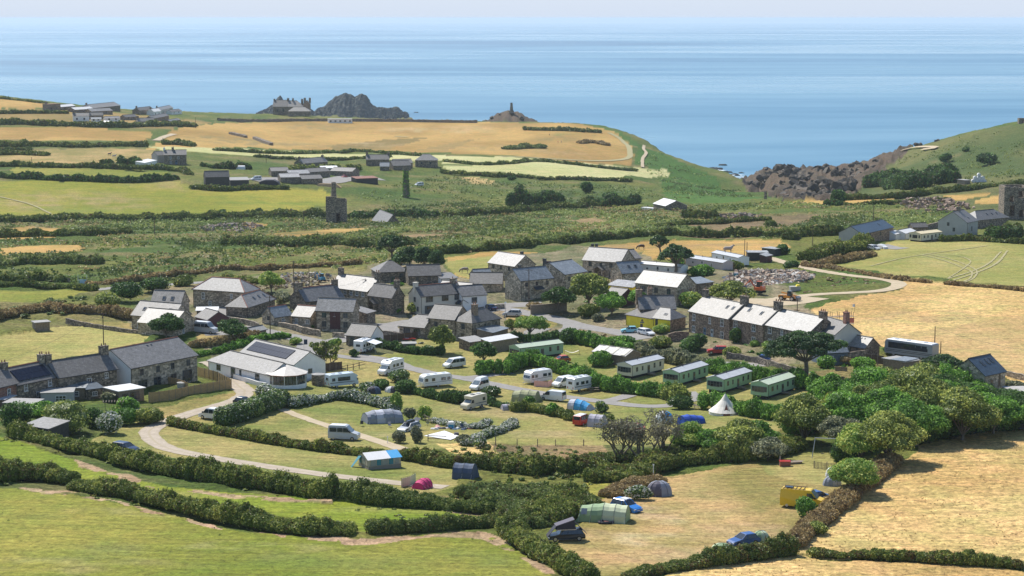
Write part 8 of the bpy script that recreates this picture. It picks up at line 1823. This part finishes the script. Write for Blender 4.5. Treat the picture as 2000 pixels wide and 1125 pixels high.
# rubble
def rubble(name, polys, n, size, mats, label, heap=1.0, seed=0):
 rg = np.random.default_rng(seed); obs = []
 P = px_poly(polys); cx, cy = P.mean(0); x0, y0 = P.min(0); x1, y1 = P.max(0); per = [[] for _ in mats]; cnt = 0
 box = np.array([(-1,-1,-1),(1,-1,-1),(1,1,-1),(-1,1,-1),(-1,-1,1),(1,-1,1),(1,1,1),(-1,1,1)], float); FB = np.array([(3,2,1,0),(4,5,6,7),(0,1,5,4),(1,2,6,5),(2,3,7,6),(3,0,4,7)])
 while cnt < n:
  x, y = rg.uniform(x0, x1), rg.uniform(y0, y1)
  if not inpoly(np.array([x]), np.array([y]), P)[0]: continue
  cnt += 1; u = max(0, 1 - ((x - cx) / (x1 - x0) * 2) ** 2) * max(0, 1 - ((y - cy) / (y1 - y0) * 2) ** 2); z = ghf(x, y) + heap * u * rg.uniform(.4, 1)
  s = size * rg.uniform(.4, 1.5) * np.array([rg.uniform(.7, 1.4), rg.uniform(.5, 1), rg.uniform(.4, .8)]); R_ = np.array(Matrix.Rotation(rg.uniform(0, 6.3), 3, 'Z') @ Matrix.Rotation(rg.uniform(-.7, .7), 3, 'X') @ Matrix.Rotation(rg.uniform(-.6, .6), 3, 'Y'))
  per[rg.integers(len(mats))].append((box * s * rg.uniform(.8, 1.15, (8, 1))) @ R_.T + np.array([x, y, z]))
 root = empty(name, (0, 0, 0), 0, label, 'rubble heap')
 for bl, mt in zip(per, mats):
  V = np.vstack(bl); F = np.vstack([FB + 8 * i for i in range(len(bl))]); me = np_mesh('rubble', V, F); ob = link_mesh('rubble', me, root, mt); ob['kind'] = 'stuff'
 return root
RB = [plain('pale rubble stone', (.50,.42,.32), .9, vary=.25), plain('brown rubble stone', (.26,.18,.13), .9, vary=.3), plain('grey rubble stone', (.24,.205,.17), .9, vary=.3), plain('dusty white block', (.60,.56,.5), .9, vary=.15), plain('pinkish rubble', (.40,.29,.21), .9, vary=.2)]
rubble('rubble_heap', [(1412,548),(1440,536),(1500,530),(1560,530),(1598,540),(1560,556),(1490,562),(1430,562)], 1500, .42, RB, 'big heap of broken stone beyond the terrace', 1.9, 1)
rubble('rubble_heap', [(520,540),(560,533),(640,533),(655,545),(600,562),(540,560)], 160, .32, RB, 'scattered stone and debris behind the old cottages', .8, 2)
rubble('spoil_heap', [(385,446),(430,434),(500,436),(520,446),(470,454),(400,452)], 260, .45, RB[1:3] + RB[2:3], 'grey mine spoil heap in the rough ground', 1.4, 3)
rubble('spoil_heap', [(1750,398),(1800,388),(1860,390),(1910,406),(1850,416),(1780,410)], 260, .6, [RB[1], RB[1], RB[4]], 'reddish spoil heap below the right headland', 2.5, 4)
rubble('spoil_heap', [(1395,424),(1440,418),(1500,422),(1480,430),(1410,430)], 120, .5, RB[1:3], 'brown spoil in the rough ground above the cove', 1.6, 5)
simple('skip', 1552,570-2, 8, 'grey skip with yellow bags beyond the terrace', 'skip', [('skip_body', lambda m: m.box(-1.2, 1.2, -.8, .8, 0, 1.2, -.15, -.1), 'concrete'), ('bag', lambda m: m.box(.3, 1.4, -.7, .6, 1.1, 1.6, .2, .2), 'yellow')])
simple('barrel', 1437,545, 0, 'blue barrel at the left end of the rubble heap', 'barrel', [('drum', lambda m: m.tube((0, 0, 0), (0, 0, 1.6), .7, None, 12), 'teal'), ('lid', lambda m: m.tube((0, 0, 1.6), (0, 0, 1.68), .72, None, 12), 'grey')])
simple('silage_bales', 1912,357, 0, 'pile of pale wrapped bales on the headland lane', 'bale pile', [('bale', (lambda x, z: lambda m: m.tube((x, -.8, z), (x, .8, z), .9, None, 10))(x, z), 'white') for x, z in ((-2.8,.9),(-1,.9),(.8,.9),(2.6,.9),(-1.9,2.4),(-.1,2.4),(1.7,2.4),(-.1,3.8))])
simple('silage_clamp', 526,361, 0, 'black sheeted silage clamp in the farm yard', 'silage clamp', [('sheet', lambda m: m.prism([(-5.5, 0), (-4.5, 1.8), (-2, 2.6), (2.5, 2.6), (4.6, 1.6), (5.5, 0)], -3, 3), 'black'), ('tyre', lambda m: m.tube((-1, -3.1, 1.4), (-1, -3.05, 1.4), .4), TYRE)])
simple('hay_heap', 640,365, 0, 'straw heap at the edge of the farm yard', 'straw heap', [('heap', lambda m: m.box(-7, 7, -2.5, 2.5, -.3, 1.6, 2.5, 1.4), plain('old straw', (.42,.28,.14), .95, vary=.3))])
simple('polytunnel', 470,331, 0, 'small white domed shelter near the farmhouse', 'polytunnel', [('cover', lambda m: [m.quad((-2.4, -1.8*math.cos(PI*k/8), 2.2*math.sin(PI*k/8)), (2.4, -1.8*math.cos(PI*k/8), 2.2*math.sin(PI*k/8)), (2.4, -1.8*math.cos(PI*(k+1)/8), 2.2*math.sin(PI*(k+1)/8)), (-2.4, -1.8*math.cos(PI*(k+1)/8), 2.2*math.sin(PI*(k+1)/8))) for k in range(8)], 'white'), ('end_wall', lambda m: (m.quad((-2.4, -1.8, 0), (-2.4, 1.8, 0), (-2.4, 1.2, 1.7), (-2.4, -1.2, 1.7)), m.quad((2.4, -1.8, 0), (2.4, 1.8, 0), (2.4, 1.2, 1.7), (2.4, -1.2, 1.7))), 'white')])
# ---------------------------------------------------------------- horses
def horse(px, py, rz, col, label, graze=False, s=1.0):
 g = G(px, py); root = empty('horse', g, math.radians(rz), label, 'horse', 'horses grazing the paddocks')
 V = [(-.75,0,1.15),(-.3,0,1.22),(.3,0,1.18),(.65,0,1.25)] ; hd = [(1.0,0,1.0),(1.2,0,.55),(1.38,0,.25)] if graze else [(.95,0,1.6),(1.1,0,1.85),(1.42,0,1.68)]
 V += hd; E = [(0,1),(1,2),(2,3),(3,4),(4,5),(5,6)]; R_ = [.38,.42,.40,.36,.22,.17,.11]
 for x, y in ((-.72,.16),(-.72,-.16),(.55,.15),(.55,-.15)):
  i = len(V); kx = -.12 if x < 0 else .03; V += [(x + (.05 if x < 0 else 0), y, .85), (x + kx, y, .48), (x, y, .1), (x + .06, y, .03)]; R_ += [.16 if x < 0 else .12, .06, .045, .06]; E += [(0 if x < 0 else 3, i), (i, i + 1), (i + 1, i + 2), (i + 2, i + 3)]
 i = len(V); V += [(-1.0,0,1.15),(-1.1,0,.7)]; R_ += [.06,.05]; E += [(0, i), (i, i + 1)]
 me = bpy.data.meshes.new('body'); me.from_pydata(V, E, []); ob = link_mesh('body', me, root, plain(*col)); md = ob.modifiers.new('skin', 'SKIN'); me.skin_vertices.new() if not me.skin_vertices else None
 for k, sv in enumerate(me.skin_vertices[0].data): sv.radius = (R_[k], R_[k]); sv.use_root = (k == 1)
 ob.modifiers.new('sub', 'SUBSURF').levels = 1; ob.modifiers['sub'].render_levels = 1
 m = MB(); hx, hz = (hd[0][0], hd[0][2]); m.prism([(.55, 1.35), (hx - .02, hz + .12), (hd[1][0] - .1, hd[1][2] + .15), (hd[1][0] - .02, hd[1][2] + .02), (.6, 1.2)], -.04, .04); m.build('mane', TYRE, root)
 for y in (-.07, .07): m = MB(); m.tube((hd[1][0], y, hd[1][2] + .06), (hd[1][0] - .04, y, hd[1][2] + .22), .04, .01, 5); m.build('ear', plain(*col), root)
 root.scale = (s, s, s)
BR = ('dark brown horse coat', (.06,.03,.02), .6); GY = ('grey horse coat', (.38,.34,.32), .7); PB = ('piebald horse coat', (.30,.24,.20), .7)
horse(907,534,175,PB,'pale grazing horse in the paddock behind the barns',True,1.15); horse(1070,522,180,BR,'dark piebald horse standing between two stone houses',False,1.2); horse(1252,488,170,BR,'dark horse grazing beyond the tall stone house',True,1.15)
horse(214,304,0,BR,'dark horse in the far tan field'); horse(223,308,10,GY,'grey horse in the far tan field'); horse(1422,496,5,GY,'tall grey wooden horse sculpture standing behind the pale mobile homes',False,1.5)  # the last one is a wooden sculpture, shaped like the live horses
# ---------------------------------------------------------------- mine ruins, monument, islets
def tower(name, px, py, w, d, h, holes, label, rz=0, m='granited', broken=1.0, cat='ruin'):
 """roofless engine house: four walls pieced together round real openings"""
 g = G(px, py); r = empty(name, g, math.radians(rz), label, cat); t = .9
 def wall(x0, x1, fn, nm='wall'):
  mb = MB(); hs = [q for q in holes if q[0] == fn]; n = 6; W_ = x1 - x0
  cols = sorted(set([x0, x1] + [x0 + W_ * (q[1] - q[3] / W_ / 2) for q in hs] + [x0 + W_ * (q[1] + q[3] / W_ / 2) for q in hs]))
  for a, b in zip(cols[:-1], cols[1:]):
   mid = (a + b) / 2; zc = [-1.0]; hh = h + random.uniform(-1, .4) * broken; act = sorted([(q[2], q[2] + q[4]) for q in hs if abs(mid - (x0 + W_ * q[1])) < q[3] / 2 - .01]); z = -1.0
   for z0, z1 in act + [(hh, None)]:
    if z0 > z: yield_box(mb, fn, a, b, z, min(z0, hh))
    z = z1 if z1 else z
  return mb.build(nm, MT[m], r)
 def yield_box(mb, fn, a, b, z0, z1):
  if fn == 'f': mb.box(a, b, 0, t, z0, z1)
  elif fn == 'b': mb.box(a, b, d - t, d, z0, z1)
  elif fn == 'l': mb.box(-w/2, -w/2 + t - .01, t + (a), t + (b), z0, z1)
  else: mb.box(w/2 - t + .01, w/2, t + a, t + b, z0, z1)
 wall(-w/2, w/2, 'f'); wall(-w/2, w/2, 'b'); wall(0, d - 2 * t, 'l'); wall(0, d - 2 * t, 'r'); return r
o = tower('engine_house', 656, 437, 8.5, 7, 11.0, [('f', .62, 0, 1.8, 4.5), ('b', .4, 3, 1.4, 2), ('l', .5, 5, 1.2, 2)], 'ruined engine house with a chimney in the valley', broken=2.2)
m = MB(); m.tube((-1.2, 5, 0), (-1.2, 5, 17.5), 1.5, .95, 10); m.build('chimney', MT['granited'], o)
o = tower('engine_house', 1984, 427, 9.5, 9, 12.5, [('f', .3, 6.5, 1.6, 2.4), ('f', .68, 8.2, 2.0, 2.6), ('f', .34, 1.0, 2.0, 4.2), ('f', .72, .5, 1.8, 3.0)], 'tall roofless engine house at the right edge', broken=.4)
def stack(px, py, h, r0, r1, label, m='granited', name='mine_chimney'):
 g = G(px, py); o = empty(name, g, 0, label, 'chimney'); q = MB(); q.tube((0, 0, -1), (0, 0, h * .62), r0, r0 + (r1 - r0) * .62, 12); q.build('stack', MT[m], o); q = MB(); q.tube((0, 0, h * .62), (0, 0, h), (r0 + (r1 - r0) * .62) * .94, r1, 12); q.build('upper_stack', MT[m], o); q = MB(); q.tube((0, 0, h - .4), (0, 0, h), r1 * 1.15, None, 12); q.build('cap', MT[m], o); return o
s_ = stack(793, 384, 14.5, 1.7, 1.1, 'ivy covered mine chimney standing in the valley'); lv = Leaves(3); lv.sprays(np.array([(0, 0, z) for z in np.arange(.5, 13, 1.2)]), np.array([(1.95 - z * .045, 1.95 - z * .045, 1.0) for z in np.arange(.5, 13, 1.2)]), 90, .5); link_mesh('ivy', lv.mesh('ivy'), s_, LEAF['hedge'])
stack(1495, 390, 4.2, .9, .7, 'short stone chimney above the cove', 'granited')
m997 = at_depth(999, 215, 1985)
o = stack(0, 0, 9.5, 2.0, 1.1, 'tall chimney monument on top of the rocky cape'); o.location = (m997[0], m997[1], ghf(m997[0], m997[1]) - .3); q = MB(); q.box(-2.6, 2.6, -2.6, 2.6, -1, 1.8, .3, .3); q.build('plinth', MT['granited'], o); o.scale = (1, 1, 1.0)
o = tower('lookout_hut', 1998, 240, 5, 4, 3, [('f', .5, 0, 1, 2)], 'small lookout on the skyline of the headland', broken=.2, cat='hut')
def islet(pts, depth, label, seed):
 """pts: skyline of the rock, column and row, standing in the sea at this distance"""
 n = 130; m = 40; xs = np.linspace(pts[0][0], pts[-1][0], n); ys = np.interp(xs, [p[0] for p in pts], [p[1] for p in pts])
 top = np.array([at_depth(x, y, depth) for x, y in zip(xs, ys)]); V = []; h = np.maximum(top[:, 2], 0.0); h = h * (1 + (wnoise(top[:, 0], top[:, 0] * 0, seed, 9.0, 4) - .5) * .22); hw = 6 + h * 1.1
 for i in range(n):
  for j in range(m):
   t = j / (m - 1) * 2 - 1; prof = max(0, 1 - abs(t) ** 1.25); X = top[i, 0]; Y = depth + t * hw[i]
   nz = wnoise(np.array([X]), np.array([Y * 1.0]), seed, 9.0, 4)[0] - .5; nz2 = abs(wnoise(np.array([X + Y * .4]), np.array([Y - X * .3]), seed + 5, 5.0, 3)[0] - .5)
   V.append((X + nz * 2.5, Y + nz * 5, h[i] * prof + (nz * 11 - nz2 * 9 + (wnoise(np.array([X]), np.array([Y]), seed + 9, 3.5, 2)[0] - .5) * 6) * min(1, h[i] / 9) * (1 - .7 * max(0, prof - .85) / .15) - 1.2))
 F = np.array([(i * m + j, (i + 1) * m + j, (i + 1) * m + j + 1, i * m + j + 1) for i in range(n - 1) for j in range(m - 1)])
 o = link_mesh('rock_islet', np_mesh('rock_islet', np.array(V), F), mat=ISL); tag(o, label, 'rock islet')
ISL = stone('dark sea rock', (.045,.05,.045), (.10,.10,.08), (.03,.03,.03), .22, .4)
islet([(500,219),(512,213),(525,207),(533,200),(540,191),(546,186),(551,191),(556,197),(566,196),(580,199),(590,205),(602,206),(612,214),(625,218.5)], 3090, 'smaller jagged rock island behind the manor', 3)
islet([(612,217),(622,208),(632,205),(642,196),(652,190),(664,184),(672,182),(684,180),(692,183),(700,181),(712,184),(718,192),(726,200),(736,207),(746,208),(756,209),(768,207),(778,209),(784,214),(788,218)], 3110, 'largest jagged rock island out at sea', 8)
islet([(785,217),(790,214),(795,215),(798,217.5)], 3120, 'tiny rock off the end of the large island', 9)
def searock(px, py, w, h, label):
 d = ray(px, py); t = -CAMZ / d[2]; lv = Leaves(int(px)); lv.core((0, 0, 0), (w, w * .8, h), k=1.0); V = np.vstack(lv.V); F = np.vstack(lv.F)[:, :3]
 o = link_mesh('sea_rock', np_mesh('sea_rock', V + RNG.normal(0, .25, V.shape) * min(1, h), F), mat=ISL); o.location = (d[0] * t, d[1] * t, 0); tag(o, label, 'sea rock', 'rocks in the mouth of the cove')
for i, (x, y, w, h) in enumerate([(1392,329,5,1.6),(1400,331,7,2.0),(1412,323,5,1.8),(1425,337,4,1.2),(1434,341,5,1.0),(1440,343,3,.9),(1448,338,3,.8),(1418,336,3,1.0),(813,220,4,1.2)]): searock(x, y, w, h, ['left low reef of the cove','longest reef of the cove','highest small rock of the cove','rock in the surf of the cove','flat reef near the cliff','tiny rock beside the flat reef','outer tiny rock near the cliff','low rock between the reefs','lone tiny rock off the cape'][i])
def surf(px, py, w, d_, label):
 d = ray(px, py); t = -CAMZ / d[2]; lv = Leaves(int(px + py));
 n = 26; V = [(0, 0, .12)] + [(w * math.cos(2 * PI * k / n) * RNG.uniform(.6, 1.1), d_ * math.sin(2 * PI * k / n) * RNG.uniform(.5, 1.1), .1) for k in range(n)]; F = np.array([(0, 1 + k, 1 + (k + 1) % n) for k in range(n)])
 o = link_mesh('surf', np_mesh('surf', np.array(V), F), mat=FOAM); o.location = (d[0] * t, d[1] * t, .05); o['kind'] = 'stuff'; tag(o, label, 'surf')
FOAM = plain('sea foam', (.62,.68,.70), .8, vary=.3, scale=.2)
for i, (x, y, w, d_) in enumerate([(1404,333,9,10),(1432,342,12,9),(1445,346,9,6),(1450,350,6,6)]): surf(x, y, w, d_, ['foam round the left reef','foam round the flat reef','foam at the cliff foot','innermost foam of the cove'][i])
# crags of the headland
def crag(px, py, w, h, label):
 g = G(px, py); lv = Leaves(int(px)); rg = np.random.default_rng(int(px))
 for k in range(7): lv.core((rg.uniform(-.5, .5) * w, rg.uniform(-.4, .4) * w * .7, rg.uniform(0, .5) * h), (w * rg.uniform(.18, .4), w * rg.uniform(.2, .35), h * rg.uniform(.35, .6)), k=1.0)
 V = np.vstack(lv.V); F = np.vstack(lv.F)[:, :3]; o = link_mesh('crag', np_mesh('crag', V + rg.normal(0, .04 * h, V.shape), F), mat=CRG); o.location = g; tag(o, label, 'crag', 'crags along the cove cliffs')
CRG2 = plain('heather brown rock', (.15,.12,.085), .95, vary=.3, scale=.2); CRG3 = plain('weathered rock face', (.11,.095,.075), .9, vary=.3, scale=.2)
CRG = stone('brown cliff rock', (.10,.085,.065), (.17,.14,.105), (.07,.06,.05), .3, .4)
for i, (x, y, w, h) in enumerate([(1530,338,12,9),(1545,342,9,7),(1608,334,10,5),(1585,338,6,3),(1672,326,7,4),(1495,352,9,5),(1480,362,12,6),(1560,352,10,5),(1640,345,8,5),(1625,372,14,9),(1650,380,12,9),(1600,380,10,7),(1700,335,6,5),(1715,318,5,3),(1795,285,5,2.5),(1830,277,4,2)]): crag(x, y, w, h, ['tallest crag of the cove headland','crag right of the tallest one','flat topped crag on the headland skyline','low crag on the skyline','rough crag at the foot of the slope','leftmost dark cliff crag','dark crag low on the sea cliff','crag below the skyline','crag amid the heather slope','large crag at the cliff bottom','right hand crag at the cliff bottom','left hand crag at the cliff bottom','crag near the gully','small crag on the slope path','crag on the upper path','topmost small crag on the skyline'][i])
for n_, px_, py_, c_, s_, l_ in [('cliff_rocks', [(1458,346),(1500,336),(1535,330),(1620,334),(1670,330),(1700,325),(1690,345),(1660,372),(1625,390),(1535,390),(1490,365)], 260, 2.2, 6, 'broken rock all over the brown cliffs of the cove'), ('mound_rocks', [(952,232),(975,220),(1000,212),(1025,220),(1042,232),(1020,235),(975,235)], 260, 1.7, 7, 'boulders and heather over the rocky cape mound')]:
 r_ = rubble(n_, px_, py_, c_, [CRG, CRG2, CRG3], l_, .5, s_); r_['category'] = 'rocks'; r_['kind'] = 'stuff'
def golfer(px, py, rz, c, label):
 g = G(px, py); r = empty('person', g, rz, label, 'person', 'golfers on the far course'); me = bpy.data.meshes.new('body')
 V = [(0,0,.95),(0,0,1.2),(0,0,1.42),(0,0,1.52),(0,.02,1.66),(.2,0,1.4),(.28,.1,1.12),(.22,.3,.95),(-.2,0,1.4),(-.28,.1,1.12),(-.15,.3,.95),(.1,0,.9),(.13,.05,.5),(.14,0,.06),(.14,.16,.03),(-.1,0,.9),(-.14,-.05,.5),(-.15,-.05,.06),(-.15,.1,.03)]
 E = [(0,1),(1,2),(2,3),(3,4),(2,5),(5,6),(6,7),(2,8),(8,9),(9,10),(0,11),(11,12),(12,13),(13,14),(0,15),(15,16),(16,17),(17,18)]; R_ = [.15,.15,.17,.06,.115,.07,.05,.04,.07,.05,.04,.1,.075,.05,.05,.1,.075,.05,.05]
 me.from_pydata(V, E, []); ob = link_mesh('body', me, r, cloth('golf clothes ' + label[:12], c)); ob.modifiers.new('skin', 'SKIN'); [me.skin_vertices.new() for _ in range(0 if me.skin_vertices else 1)]
 for k, sv in enumerate(me.skin_vertices[0].data): sv.radius = (R_[k], R_[k]); sv.use_root = k == 0
 ob.modifiers.new('sub', 'SUBSURF').render_levels = 1
 m = MB(); m.tube((.03, .32, .95), (.1, .75, .05), .015, None, 4); m.build('golf_club', MT['alu'], r); m = MB(); m.tube((0, .02, 1.68), (0, .02, 1.8), .12, .09, 8); m.build('cap', CL['white'], r)
for a in [(1073,265,.5,(.05,.05,.07),'golfer in dark clothes standing left of the green'), (1090,279,2,(.5,.1,.08),'golfer in red below the green'), (1096,279,4,(.1,.15,.3),'golfer in blue beside the golfer in red')]: golfer(*a)
print('objects', len(bpy.data.objects), 'leaf tris', TOTAL[0])
